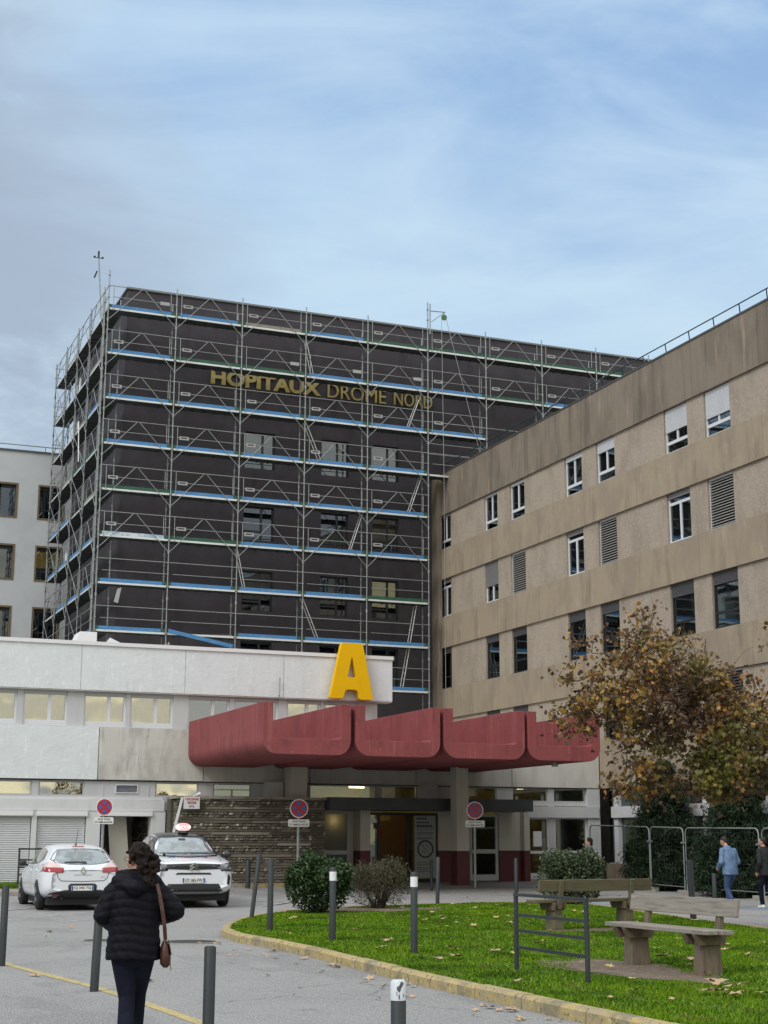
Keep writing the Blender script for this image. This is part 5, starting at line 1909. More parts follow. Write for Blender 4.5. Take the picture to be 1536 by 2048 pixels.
# ================================================================== plants
def leaf_batch(P, S, mesh_name, shape, up_bias=0.3, droop=0.0, rs=None):
    """P centres (n,3), S sizes (n,), shape list of (a,b) in leaf plane; returns mesh"""
    rs = rs or rng
    n_ = len(P)
    nrm = rs.normal(size=(n_, 3))
    nrm[:, 2] += up_bias * 2
    nrm /= np.linalg.norm(nrm, axis=1)[:, None]
    t = rs.normal(size=(n_, 3))
    t[:, 2] -= droop
    t -= nrm * (t * nrm).sum(1)[:, None]
    t /= np.linalg.norm(t, axis=1)[:, None]
    b = np.cross(nrm, t)
    k = len(shape)
    V_ = np.empty((n_, k, 3))
    fold = rs.uniform(-0.35, 0.35, n_)
    for i, (u, v) in enumerate(shape):
        V_[:, i] = P + (t * u + b * v + nrm * (abs(v) * fold + u * u * 0.2 * fold)[:, None]) * S[:, None]
    return tri_mesh(mesh_name, V_)


OVAL = [(-0.5, 0.0), (-0.2, 0.24), (0.2, 0.22), (0.5, 0.0), (0.2, -0.22), (-0.2, -0.24)]
NEEDLE = [(-0.5, -0.05), (0.5, -0.02), (0.5, 0.02), (-0.5, 0.05)]
MAPLE = [(-0.45, 0.03), (-0.25, 0.16), (-0.30, 0.42), (-0.06, 0.30), (0.10, 0.50), (0.16, 0.20), (0.55, 0.0), (0.16, -0.20), (0.10, -0.50), (-0.06, -0.30), (-0.30, -0.42), (-0.25, -0.16), (-0.45, -0.03)]


def leafmat(name, stops, rough=0.45, trans=0.25, zones=None):
    m = surf(name, stops[0][1], rough, island=stops, layers=zones or (), spec=0.35)
    N, L = m.node_tree.nodes, m.node_tree.links
    b = N['Principled BSDF']
    out = [x for x in N if x.type == 'OUTPUT_MATERIAL'][0]
    tr = N.new('ShaderNodeBsdfTranslucent')
    src = b.inputs['Base Color'].links[0].from_socket
    L.new(src, tr.inputs['Color'])
    mx = N.new('ShaderNodeMixShader')
    mx.inputs[0].default_value = trans
    L.new(b.outputs[0], mx.inputs[1])
    L.new(tr.outputs[0], mx.inputs[2])
    L.new(mx.outputs[0], out.inputs['Surface'])
    return m


M_bark = surf('grey brown bark', (0.075, 0.062, 0.048), 0.9, layers=[((0.035, 0.03, 0.024), (9, 9, 2), 0.45, 0.65, 0.7), ((0.12, 0.105, 0.085), 14, 0.55, 0.7, 0.5)], bump=[((20, 20, 5), 0.01)])
M_twig = surf('dark twig', (0.055, 0.042, 0.032), 0.85)
M_shrub = leafmat('glossy dark green leaf', [(0.0, (0.016, 0.036, 0.012)), (0.55, (0.030, 0.064, 0.018)), (0.88, (0.062, 0.105, 0.035)), (1.0, (0.12, 0.165, 0.07))], 0.38, 0.12)
M_shrubdry = leafmat('dull grey green leaf', [(0.0, (0.045, 0.045, 0.024)), (0.5, (0.080, 0.082, 0.042)), (0.85, (0.125, 0.115, 0.060)), (1.0, (0.10, 0.07, 0.075))], 0.6, 0.2)
M_shrubpale = leafmat('silvery green leaf', [(0.0, (0.035, 0.060, 0.026)), (0.5, (0.065, 0.095, 0.045)), (0.85, (0.12, 0.15, 0.085)), (1.0, (0.20, 0.215, 0.13))], 0.5, 0.2)
M_conifer = leafmat('dark yew needle', [(0.0, (0.008, 0.022, 0.010)), (0.6, (0.015, 0.036, 0.014)), (1.0, (0.036, 0.062, 0.022))], 0.6, 0.1)
M_maple = leafmat('autumn maple leaf', [(0.0, (0.060, 0.032, 0.020)), (0.30, (0.125, 0.070, 0.036)), (0.52, (0.24, 0.135, 0.055)), (0.70, (0.22, 0.165, 0.040)), (0.84, (0.42, 0.27, 0.055)), (1.0, (0.46, 0.20, 0.060))], 0.5, 0.24,
                  zones=[((0.115, 0.14, 0.028), 0.62, 0.52, 0.60, 0.75), ((0.12, 0.075, 0.058), 0.8, 0.47, 0.60, 0.7)])
M_fallen = surf('dry fallen maple leaf', (0.46, 0.31, 0.19), 0.75, layers=[((0.27, 0.16, 0.09), 11, 0.48, 0.68, 0.65), ((0.56, 0.41, 0.27), 5, 0.5, 0.7, 0.6)])
M_fallenpale = surf('yellow fallen leaf', (0.45, 0.36, 0.12), 0.7, layers=[((0.30, 0.24, 0.08), 12, 0.48, 0.66, 0.6)])


def shrub(name, label, c, rad, n_, size, mat, shape=OVAL, lumps=9, stems=10, up=0.5, spiky=0.0, seed=1, flat=0.35):
    rs = np.random.default_rng(seed)
    t = thing(name, label, 'shrub', c)
    cx, cy, cz = c
    # uneven outline: an ellipsoid plus lumps
    L_ = []
    for i in range(lumps):
        v = rs.normal(size=3); v[2] = abs(v[2]) * 0.8; v /= np.linalg.norm(v)
        L_.append((v * np.array(rad) * rs.uniform(0.55, 0.85), rs.uniform(0.28, 0.45)))
    P_ = []
    while len(P_) < n_:
        k = rs.integers(0, lumps + 4)
        v = rs.normal(size=3); v /= np.linalg.norm(v)
        rr = rs.uniform(0, 1) ** 0.28
        if k < lumps:
            o, s_ = L_[k]
            p = o + v * rr * s_ * np.array(rad).mean()
        else:
            p = v * rr * np.array(rad) * 0.92
        if spiky and rs.uniform() < 0.35:
            p = p * rs.uniform(1.0, 1.0 + spiky)
        p = p + np.array([0, 0, rad[2] * (1 - flat * 0.3)])
        if p[2] < 0.04 or p[2] > rad[2] * 2.25:
            continue
        P_.append(p)
    P_ = np.array(P_)
    S_ = rs.uniform(0.7, 1.3, n_) * size
    me = leaf_batch(P_, S_, 'foliage', shape, up, 0, rs)
    part('foliage', me, mat, t, world=False)
    m = MB()
    for i in range(stems):
        a = rs.uniform(0, 6.28); q = P_[rs.integers(0, n_)]
        m.tube([(0.12 * math.cos(a), 0.12 * math.sin(a), -0.05), tuple(q * np.array([0.5, 0.5, 0.45])), tuple(q)], [0.02, 0.012, 0.005], 5)
    part('stem', m, M_twig, t, world=False)
    return t


shrub('round_shrub', 'dense round dark green shrub on the lawn behind the white banded bollard', (11.1, 31.0, KH - 0.02), (0.80, 0.75, 0.66), 15000, 0.075, M_shrub, up=0.55, spiky=0.10, seed=4, stems=18)
shrub('dry_shrub', 'loose grey green shrub with fading purple tips right of the round dark shrub', (13.15, 32.7, KH - 0.02), (0.86, 0.7, 0.56), 14000, 0.062, M_shrubdry, shape=[(-0.5, 0), (0, 0.12), (0.5, 0), (0, -0.12)], spiky=0.22, up=0.2, seed=8, stems=30)
shrub('pale_shrub', 'silvery green bush behind the mossy bench', (18.45, 33.3, KH - 0.06), (0.90, 0.75, 0.70), 15000, 0.072, M_shrubpale, up=0.5, spiky=0.16, seed=12, stems=22)


def conifer(label, c, r, h, seed):
    rs = np.random.default_rng(seed)
    t = thing('conifer', label, 'tree', c)
    m = MB(); m.tube([(0, 0, -0.1), (0.03, 0, h * 0.6), (0, 0, h)], [0.11, 0.06, 0.015], 8)
    P_, S_ = [], []
    nb_ = 620
    tw = MB()
    for i in range(nb_):
        u = rs.uniform(0, 1) ** 1.3
        z = 0.15 + u * (h - 0.2)
        rad = r * (1 - u) ** 0.62 * rs.uniform(0.75, 1.12) + 0.07
        a = rs.uniform(0, 6.28)
        tip = np.array([math.cos(a) * rad, math.sin(a) * rad, z + rad * rs.uniform(-0.05, 0.35)])
        root = np.array([0, 0, z - rad * 0.1])
        if i % 3 == 0:
            tw.tube([tuple(root), tuple((root + tip) / 2 + [0, 0, -0.03]), tuple(tip)], [0.018, 0.01, 0.004], 4)
        k = 95
        f_ = rs.uniform(0.30, 1.02, k)
        q = root + (tip - root) * f_[:, None] + rs.normal(size=(k, 3)) * 0.085
        P_.append(q); S_.append(rs.uniform(0.10, 0.20, k))
    part('trunk', m, M_bark, t, world=False)
    part('branches', tw, M_twig, t, world=False)
    me = leaf_batch(np.concatenate(P_), np.concatenate(S_), 'crown', [(-0.5, -0.10), (0.5, -0.03), (0.5, 0.03), (-0.5, 0.10)], 0.1, -0.5, rs)
    part('crown', me, M_conifer, t, world=False)


conifer('dark conifer behind the fence left of the man in blue', (27.0, 42.4, 0.1), 1.30, 3.95, 21)
conifer('dark conifer behind the fence and the man in blue', (27.0, 38.5, 0.02), 1.35, 4.1, 22)
conifer('dark conifer at the right edge of the photo behind the fence', (27.1, 34.2, 0.0), 1.15, 3.6, 23)


# the maple: crown clumps laid out in world space, limbs grown towards them
def maple():
    rs = np.random.default_rng(31)
    er = np.array([math.cos(YAW), -math.sin(YAW), 0.0]); ef = np.array([math.sin(YAW), math.cos(YAW), 0.0])
    base = np.array([17.1, 22.2, KH - 0.05])
    O = np.array([15.43, 22.88, 0.0])            # crown axis, 27 m out
    t = thing('maple_tree', 'autumn maple with brown, yellow and green leaves reaching in from the right', 'tree', tuple(base))

    def W(u, v, z):                              # u to the right, v away
        return O + er * u + ef * v + np.array([0, 0, z])

    # (u, z, ru, rz, rv, clumps, leaves per clump)
    B = [(-0.30, 3.20, 1.45, 0.78, 1.5, 74, 46), (0.85, 3.25, 1.25, 0.9, 1.7, 76, 48), (-1.45, 4.10, 1.05, 0.52, 1.1, 62, 42), (-0.65, 4.70, 0.95, 0.55, 1.1, 52, 36),
         (-0.98, 5.35, 0.36, 0.55, 0.5, 15, 22), (-2.35, 4.85, 0.38, 0.50, 0.5, 10, 14), (-2.2, 3.75, 0.5, 0.4, 0.6, 14, 26), (-1.15, 2.62, 0.62, 0.36, 0.8, 24, 34), (0.35, 2.65, 1.0, 0.42, 1.3, 46, 38),
         (1.9, 3.1, 0.9, 0.95, 1.7, 56, 40), (2.9, 3.3, 1.2, 0.95, 1.8, 56, 40), (0.40, 4.35, 0.6, 0.30, 1.0, 18, 28), (-1.55, 5.0, 0.5, 0.35, 0.5, 12, 20), (1.5, 4.05, 0.9, 0.35, 1.2, 24, 34), (-0.75, 3.8, 0.9, 0.5, 1.0, 40, 40), (0.35, 4.05, 0.8, 0.5, 1.0, 32, 40),
         (0.12, 5.0, 0.16, 0.35, 0.3, 4, 14), (1.35, 5.25, 0.15, 0.30, 0.3, 4, 14)]
    C_, NL = [], []
    for (u, z, ru, rz, rv, k, nl) in B:
        for _ in range(k):
            v = rs.normal(size=3); v /= np.linalg.norm(v)
            s_ = rs.uniform(0, 1) ** 0.4
            C_.append(W(u + v[0] * s_ * ru, v[1] * s_ * rv, z + v[2] * s_ * rz)); NL.append(nl)
    C_ = np.array(C_)
    # skeleton
    nodes = [base, base + np.array([-0.05, 0.02, 1.2]), base + np.array([-0.15, 0.05, 2.1])]
    par = [-1, 0, 1]
    limbs = [W(1.0, 0.3, 2.9), W(0.2, -0.3, 3.5), W(-0.5, -0.1, 4.05), W(1.3, -0.6, 3.6), W(0.4, 0.6, 4.2), W(-1.2, 0.2, 4.15), W(-0.8, 0.0, 4.8), W(2.2, 0.8, 3.9)]
    lp = [2, 3, 4, 2, 3, 5, 5, 2]
    for p_, q_ in zip(limbs, lp):
        nodes.append(p_); par.append(q_)
    order = np.argsort(((C_ - nodes[2]) ** 2).sum(1))
    for i in order:
        N_ = np.array(nodes[2:])
        d = np.linalg.norm(N_ - C_[i], axis=1)
        j = int(np.argmin(d)) + 2
        p0 = np.array(nodes[j])
        if d.min() > 0.5:                        # one bend on the way
            mid = (p0 + C_[i]) / 2 + rs.normal(size=3) * 0.06 + np.array([0, 0, 0.04])
            nodes.append(mid); par.append(j); j = len(nodes) - 1
        nodes.append(C_[i]); par.append(j)
    n_ = len(nodes)
    wgt = np.zeros(n_)
    haschild = np.zeros(n_, bool)
    for i in range(1, n_):
        haschild[par[i]] = True
    wgt[~haschild] = 1.0
    for i in range(n_ - 1, 0, -1):
        wgt[par[i]] += wgt[i]
    rad = np.clip(0.0068 * wgt ** 0.5, 0.006, 0.15)
    tr, br = MB(), MB()
    for i in range(1, n_):
        a, b = nodes[par[i]], nodes[i]
        r0, r1 = rad[par[i]] if par[i] > 0 else 0.17, rad[i]
        r0 = min(r0, r1 * 1.6 + 0.002) if i > 2 else r0
        (tr if i <= 2 else br).tube([tuple(a), tuple(b)], [r0, r1], 8 if r1 > 0.03 else 4, caps=False)
    # bare twigs poking out at the top left
    for _ in range(70):
        c = C_[rs.integers(0, len(C_))]
        if c[2] < 4.2:
            continue
        d = rs.normal(size=3) * 0.3; d[2] = abs(d[2]) + 0.25
        br.tube([tuple(c), tuple(c + d * 0.6 + rs.normal(size=3) * 0.04), tuple(c + d)], [0.006, 0.004, 0.002], 4, caps=False)
    part('trunk', tr, M_bark, t)
    part('branches', br, M_bark, t)
    P_, S_ = [], []
    for c, k in zip(C_, NL):
        k = int(k * rs.uniform(0.1, 1.4))
        q = rs.normal(size=(k, 3)) * np.array([0.125, 0.125, 0.095]) + c
        P_.append(q); S_.append(rs.uniform(0.05, 0.125, k))
    P_ = np.concatenate(P_) - np.array(t.location)
    me = leaf_batch(P_, np.concatenate(S_), 'crown', MAPLE, 0.25, 0.8, rs)
    part('crown', me, M_maple, t, world=False)


maple()

# fallen leaves
def fallen_mesh(seed):
    rs = np.random.default_rng(seed)
    m = MB()
    a, b, c = rs.uniform(0.10, 0.30), rs.uniform(-0.2, 0.2), rs.uniform(0.05, 0.25)
    k = len(MAPLE)
    def zc(u, v): return a * u * u + c * abs(v) * 0.8 + b * u * v + 0.05 * math.sin(9 * u + 5 * v + seed)
    rim = [(u, v, zc(u, v)) for u, v in MAPLE]
    inn = [(u * 0.5, v * 0.5, zc(u * 0.5, v * 0.5)) for u, v in MAPLE]
    fs = [(i, (i + 1) % k, k + (i + 1) % k, k + i) for i in range(k)] + [tuple(range(k, 2 * k))]
    m.add(rim + inn, fs, True)
    m.tube([(-0.45, 0, zc(-.45, 0)), (-0.8, 0.05, 0.06)], 0.012, 4)
    return m.mesh('fallen_leaf')


FM = []
for s in range(5):
    a = fallen_mesh(s); a.materials.append(M_fallen if s < 3 else M_fallenpale); FM.append(a)


def fallen(x, y, z, size, k, label, group):
    o = bpy.data.objects.new('fallen_leaf', FM[k])
    COL.objects.link(o)
    o.location = (x, y, z)
    o.scale = (size,) * 3
    o.rotation_euler = (random.uniform(-0.25, 0.25), random.uniform(-0.25, 0.25), random.uniform(0, 6.28))
    tag(o, label, 'leaf', group)


LG, LR = 'dry fallen maple leaf lying on the green lawn', 'dry fallen maple leaf lying on the grey asphalt by the kerb'
for (x, y) in ((8.23, 13.52), (8.83, 13.19), (8.95, 13.15), (9.52, 14.08), (9.45, 13.9), (8.88, 12.8), (9.21, 12.78), (9.6, 13.1), (9.35, 13.5), (10.9, 17.3), (11.0, 16.7), (11.1, 17.5), (9.0, 19.6), (9.3, 18.9), (8.1, 20.0), (8.0, 17.9), (8.4, 18.2)):
    fallen(x, y, KH + 0.035, random.uniform(0.17, 0.25), random.randrange(3), LG, 'fallen leaves on the lawn')
cnt = 0
while cnt < 190:
    x, y = random.uniform(7.3, 18.3), 11.5 + 22 * random.random() ** 1.2
    if not in_poly(np.array([x]), np.array([y]), inset(OUT, 0.25))[0]:
        continue
    if x < 9.5 and random.random() < 0.5:
        continue
    fallen(x, y, KH + 0.022, random.uniform(0.05, 0.15), random.choice((0, 1, 2, 3, 4, 4)), LG, 'fallen leaves on the lawn')
    cnt += 1
for (x, y) in ((6.82, 13.5), (6.9, 13.7), (6.75, 13.85), (6.6, 12.9), (6.9, 16.1), (6.95, 16.4), (6.8, 17.2), (7.0, 18.9), (7.05, 19.2), (7.1, 20.4), (7.15, 21.9), (6.9, 22.3), (5.2, 24.0), (4.6, 26.5), (4.9, 27.8), (5.5, 29.0), (3.2, 19.0), (4.3, 17.8), (5.8, 18.0), (3.4, 27.5), (3.7, 29.4), (6.3, 15.0)):
    fallen(x, y, 0.02, random.uniform(0.10, 0.2), random.choice((0, 1, 2, 2, 3)), LR, 'fallen leaves on the asphalt')
for i in range(26):
    y = 11.5 + 14 * random.random()
    fallen(6.9 - abs(random.gauss(0, 0.25)) + 0.0, y, 0.015, random.uniform(0.05, 0.12), random.choice((0, 1, 2)), LR, 'fallen leaves on the asphalt')
for i in range(22):
    fallen(random.uniform(17, 23.5), random.uniform(35, 42), 0.09, random.uniform(0.09, 0.16), random.choice((2, 3, 4)), 'pale fallen leaf on the paving in front of the entrance', 'fallen leaves by the entrance')

# ================================================================== cars
M_carwhite = surf('white car paint', (0.68, 0.71, 0.75), 0.28, coat=0.6, bump=[(1.5, 0.003, 1)])
M_carblack = surf('black car roof paint', (0.012, 0.013, 0.015), 0.25, coat=0.6)
M_carplastic = surf('dark bumper plastic', (0.020, 0.021, 0.023), 0.6)
M_carglass = surf('dark car glass', (0.030, 0.040, 0.045), 0.04, spec=0.9, coat=1.0)
M_carglasspale = surf('pale car glass', (0.20, 0.25, 0.265), 0.05, spec=0.9, coat=1.0, layers=[((0.10, 0.125, 0.13), 3.2, 0.45, 0.56, 0.9), ((0.30, 0.36, 0.38), 2.2, 0.55, 0.7, 0.7)])
M_tail = surf('red tail lamp', (0.30, 0.008, 0.012), 0.15, coat=0.8)
M_clear = surf('clear lamp lens', (0.62, 0.48, 0.46), 0.15, coat=0.8)
M_chrome = surf('chrome', (0.66, 0.67, 0.69), 0.18, metal=1.0)
M_lens = surf('dark head lamp', (0.055, 0.065, 0.068), 0.1, coat=1.0, layers=[((0.22, 0.24, 0.25), 9, 0.52, 0.62, 0.8)])
M_rim = surf('alloy wheel', (0.35, 0.36, 0.37), 0.35, metal=0.7)
M_plateblue = surf('plate blue', (0.01, 0.06, 0.30), 0.4)
M_seam = surf('panel gap', (0.05, 0.052, 0.055), 0.8)
M_taxilamp = surf('lit taxi lamp', (0.85, 0.30, 0.30), 0.4, emit=((1.0, 0.18, 0.20), 0.9))
M_taxiwhite = surf('white lit taxi lamp', (0.9, 0.8, 0.8), 0.4, emit=((1.0, 0.75, 0.72), 0.55))


def hull_mesh(st):
    m = MB()
    rings = []
    for (y, zb, hb, hw, zw, zs, hs, zr, hr) in st:
        half = [(hb, zb), (hw * 0.985, zb + (zw - zb) * 0.35), (hw, zw), (hs + (hw - hs) * 0.25, zs - 0.03), (hs, zs + 0.015), (hr + (hs - hr) * 0.08, zr - 0.05 - max(0, (zr - zs - 0.3)) * 0.08), (hr * 0.80, zr - 0.008)]
        ring = [(0, y, zb)] + [(a, y, b) for a, b in half] + [(0, y, zr)] + [(-a, y, b) for a, b in reversed(half)]
        rings.append(ring)
    m.loft(rings, caps=True)
    me = m.mesh('body')
    bm = bmesh.new(); bm.from_mesh(me)
    bmesh.ops.remove_doubles(bm, verts=bm.verts, dist=1e-5)
    bm.to_mesh(me); bm.free()
    o = bpy.data.objects.new('tmp', me)
    COL.objects.link(o)
    s = o.modifiers.new('s', 'SUBSURF'); s.levels = 3; s.render_levels = 3
    out = evaluated_mesh(o)
    bpy.data.objects.remove(o)
    for p in out.polygons:
        p.use_smooth = True
    out.name = 'body'
    return out


class Hull:
    def __init__(s, me):
        s.me = me
        s.bvh = BVHTree.FromPolygons([v.co.copy() for v in me.vertices], [tuple(p.vertices) for p in me.polygons])

    def hit(s, view, a, b, off):
        if view == 'rear':
            o, d = Vector((a, -6, b)), Vector((0, 1, 0))
        elif view == 'front':
            o, d = Vector((a, 6, b)), Vector((0, -1, 0))
        elif view == 'left':
            o, d = Vector((-6, a, b)), Vector((1, 0, 0))
        elif view == 'right':
            o, d = Vector((6, a, b)), Vector((-1, 0, 0))
        else:
            o, d = Vector((a, b, 6)), Vector((0, 0, -1))
        loc, nrm, idx, dist = s.bvh.ray_cast(o, d)
        if loc is None:
            loc, nrm, idx, dist = s.bvh.find_nearest(o + d * 4.2)
        if nrm.dot(d) > 0:
            nrm = -nrm
        return loc + nrm * off

    def decal(s, m, view, poly, off=0.006, step=0.04, smooth=True):
        P = []
        n_ = len(poly)
        for i in range(n_):
            a, b = Vector(poly[i]), Vector(poly[(i + 1) % n_])
            k = max(1, int((b - a).length / step))
            for j in range(k):
                P.append(a.lerp(b, j / k))
        c = sum(P, Vector((0, 0))) / len(P)
        rings = [1.0, 0.85, 0.65, 0.45, 0.25]
        vs = []
        for i, r_ in enumerate(rings):
            for p in P:
                q = c + (p - c) * r_
                vs.append(s.hit(view, q.x, q.y, off))
        edge = [s.hit(view, p.x, p.y, -0.004) for p in P]
        vs.append(s.hit(view, c.x, c.y, off))
        k = len(P)
        fs = []
        for i in range(len(rings) - 1):
            for j in range(k):
                fs.append((i * k + j, i * k + (j + 1) % k, (i + 1) * k + (j + 1) % k, (i + 1) * k + j))
        last = (len(rings) - 1) * k
        for j in range(k):
            fs.append((last + j, last + (j + 1) % k, len(rings) * k))
        o = len(vs)
        vs += edge
        for j in range(k):
            fs.append((o + j, o + (j + 1) % k, (j + 1) % k, j))
        m.add(vs, fs, smooth)
        return m

    def seam(s, m, view, pts, w=0.012, off=0.004, step=0.03):
        P = []
        for a, b in zip(pts[:-1], pts[1:]):
            a, b = Vector(a), Vector(b)
            k = max(1, int((b - a).length / step))
            P += [a.lerp(b, j / k) for j in range(k)]
        P.append(Vector(pts[-1]))
        vs = []
        for i, p in enumerate(P):
            d = (P[min(i + 1, len(P) - 1)] - P[max(i - 1, 0)]).normalized()
            nn = Vector((-d.y, d.x)) * w / 2
            vs += [s.hit(view, (p + nn).x, (p + nn).y, off), s.hit(view, (p - nn).x, (p - nn).y, off)]
        m.add(vs, [(2 * i, 2 * i + 1, 2 * i + 3, 2 * i + 2) for i in range(len(P) - 1)], True)
        return m


def mirx(poly):
    return [(-a, b) for a, b in poly][::-1]


def add_wheels(t, H, ys, xw, r, w=0.21):
    for sx in (-1, 1):
        for y in ys:
            m = MB()
            prof = [(0.0, r * 0.62), (0.02, r * 0.93), (0.045, r), (w - 0.045, r), (w - 0.02, r * 0.93), (w, r * 0.62)]
            n_ = 32
            rings = []
            for d, rr in prof:
                x = sx * (xw - d)
                rings.append([(x, y + rr * math.cos(2 * math.pi * i / n_), r + rr * math.sin(2 * math.pi * i / n_)) for i in range(n_)])
            m.loft(rings, caps=True)
            wh = part('wheel', m, M_rubber, t, world=False)
            m = MB()
            x = sx * (xw + 0.002)
            m.disc((x - sx * 0.02, y, r), r * 0.66, 'x', 28, 0.03)
            for k in range(5):
                a = k * 2 * math.pi / 5
                m.bar((x, y + 0.05 * math.cos(a), r + 0.05 * math.sin(a)), (x, y + r * 0.62 * math.cos(a), r + r * 0.62 * math.sin(a)), 0.05, 0.02)
            part('rim', m, M_rim, wh, world=False)
            m = MB()
            H.decal(m, 'left' if sx < 0 else 'right', [(y + (r + 0.055) * math.cos(2 * math.pi * i / 24), r + (r + 0.055) * math.sin(2 * math.pi * i / 24)) for i in range(24)], 0.003)
            part('wheel_arch', m, M_carplastic, t, world=False)


def number_plate(t, body, H, zc, face, w=0.52, h=0.11, off=0.016):
    m = MB(); d = 0.012
    s = -1 if face == '-y' else 1
    hs = [H.hit('rear' if s < 0 else 'front', a, zc + b, off).y for a in (-w / 2, 0, w / 2) for b in (-h / 2, 0, h / 2)]
    y = (min(hs) if s < 0 else max(hs))
    m.prism(rounded([(-w / 2, zc - h / 2), (w / 2, zc - h / 2), (w / 2, zc + h / 2), (-w / 2, zc + h / 2)], 0.012, 3), lambda a, b, dd: (a, dd, b), y, y + s * d)
    p = part('number_plate', m, M_signwhite, t, world=False)
    m = MB(); yy = y + s * (d + 0.003)
    for k in (-1, 1):
        m.box(k * (w / 2 - 0.022) - 0.016, k * (w / 2 - 0.022) + 0.016, min(yy, yy + s * 0.002), max(yy, yy + s * 0.002), zc - h / 2 + 0.006, zc + h / 2 - 0.006)
    part('blue_band', m, M_plateblue, p, world=False)
    m = MB(); text_on(m, body, (0, yy, zc), h * 0.68, w * 0.76, face, extrude=0.001, bold=0.015)
    part('plate_number', m, M_ink, p, world=False)


# ---------------- white hatchback seen from behind
st = [(-2.16, .42, .50, .70, .58, .80, .68, .90, .55), (-2.10, .33, .62, .82, .58, .90, .78, .99, .64), (-1.96, .26, .70, .885, .60, .97, .83, 1.10, .66), (-1.68, .23, .74, .905, .62, .99, .85, 1.31, .62), (-1.40, .21, .75, .905, .64, .98, .86, 1.42, .60),
      (-0.8, .20, .76, .905, .66, .96, .865, 1.475, .60), (-0.1, .20, .76, .905, .66, .95, .865, 1.475, .60), (0.40, .20, .76, .905, .66, .94, .86, 1.39, .59), (0.85, .20, .76, .905, .66, .93, .85, 1.18, .62), (1.15, .20, .76, .90, .64, .90, .84, 1.02, .68), (1.6, .21, .74, .89, .60, .83, .80, .91, .62), (1.95, .24, .68, .84, .55, .73, .72, .79, .55), (2.14, .32, .52, .68, .50, .62, .58, .67, .42)]
hm = hull_mesh(st)
hm.materials.append(M_carwhite)
hb = thing('parked_car', 'white hatchback parked by the roller shutters, seen from behind', 'car', (7.08, 38.15, 0.0), R(-1), 'cars in front of the entrance')
hb.scale = (1.03,) * 3
part('body', hm, None, hb, world=False)
H = Hull(hm)
m = MB(); H.decal(m, 'rear', [(-.50, 1.345), (0, 1.37), (.50, 1.345), (.60, 1.27), (.70, 1.12), (.60, 1.055), (.3, 1.015), (0, 1.005), (-.3, 1.015), (-.60, 1.055), (-.70, 1.12), (-.60, 1.27)], 0.006)
rw = part('rear_window', m, M_carglasspale, hb, world=False)
m = MB(); H.seam(m, 'rear', [(0.06, 1.035), (-.10, 1.06), (-.40, 1.055)], 0.03, 0.016)
H.decal(m, 'rear', [(0.02, 1.02), (.10, 1.03), (.08, 1.08), (-.02, 1.075)], 0.016)
part('wiper', m, M_blackframe, rw, world=False)
for sgn in (1, -1):
    f = (lambda p: p) if sgn < 0 else mirx
    m = MB(); H.decal(m, 'rear', f([(-.875, .86), (-.45, .835), (-.43, .93), (-.60, .945), (-.885, .95)]), 0.010)
    tl = part('tail_lamp', m, M_tail, hb, world=False)
    m = MB(); H.decal(m, 'rear', f([(-.885, .955), (-.60, .95), (-.435, .935), (-.60, 1.05), (-.72, 1.075), (-.84, 1.01)]), 0.010)
    part('clear_lens', m, M_clear, tl, world=False)
    v = 'left' if sgn < 0 else 'right'
    m = MB(); H.decal(m, v, [(-1.42, 1.13), (-1.15, 1.31), (-.6, 1.375), (-.05, 1.375), (.38, 1.29), (.88, 1.04), (.90, 1.0), (0, 1.005), (-1.0, 1.03)], 0.006)
    part('side_window', m, M_carglass, hb, world=False)
    m = MB(); H.seam(m, v, [(-.35, 1.0), (-.38, .6), (-.30, .30)], 0.012); H.seam(m, v, [(.85, .98), (.95, .7), (.80, .30)], 0.012); H.seam(m, v, [(-1.15, 1.02), (-1.0, .75), (-.95, .45)], 0.012); H.seam(m, v, [(-.9, .28), (.9, .28)], 0.02)
    part('door_seam', m, M_seam, hb, world=False)
    m = MB(); H.decal(m, v, [(-.25, .84), (-.05, .86), (-.05, .89), (-.25, .87)], 0.02); H.decal(m, v, [(-1.15, .86), (-.97, .88), (-.97, .91), (-1.15, .89)], 0.02)
    part('door_handle', m, M_carwhite, hb, world=False)
    m = MB(); m.ball((sgn * 0.97, 0.62, 1.02), (0.10, 0.07, 0.075), 14, 9); m.bar((sgn * 0.84, 0.66, 0.97), (sgn * 0.97, 0.63, 0.99), 0.05)
    part('wing_mirror', m, M_carplastic, hb, world=False)
m = MB(); H.decal(m, 'rear', [(-.80, .28), (-.72, .40), (-.40, .46), (.40, .46), (.72, .40), (.80, .28), (.55, .24), (-.55, .24)], 0.008)
part('rear_bumper', m, M_carplastic, hb, world=False)
m = MB(); H.decal(m, 'rear', [(-.31, .37), (.31, .37), (.32, .56), (.27, .60), (-.27, .60), (-.32, .56)], 0.012)
part('plate_recess', m, M_carplastic, hb, world=False)
yr = min(v.co.y for v in hm.vertices)
number_plate(hb, 'CJ 345 TQ', H, .50, '-y', 0.50, 0.105)
m = MB()
H.seam(m, 'rear', [(-.58, .82), (-.55, .72), (-.48, .66), (0, .645), (.48, .66), (.55, .72), (.58, .82)], 0.014)
H.seam(m, 'rear', [(-.62, .92), (-.58, .82)], 0.012); H.seam(m, 'rear', [(.62, .92), (.58, .82)], 0.012)
H.seam(m, 'rear', [(-.72, 1.02), (-.62, .92)], 0.012); H.seam(m, 'rear', [(.72, 1.02), (.62, .92)], 0.012)
part('tailgate_seam', m, M_seam, hb, world=False)
m = MB(); H.decal(m, 'rear', [(-.14, 1.40), (.14, 1.40), (.12, 1.418), (-.12, 1.418)], 0.012)
part('brake_lamp', m, M_tail, hb, world=False)
m = MB()
yy = H.hit('rear', 0, .885, 0.012).y
pts = [(0, .075), (.055, 0), (0, -.075), (-.055, 0)]
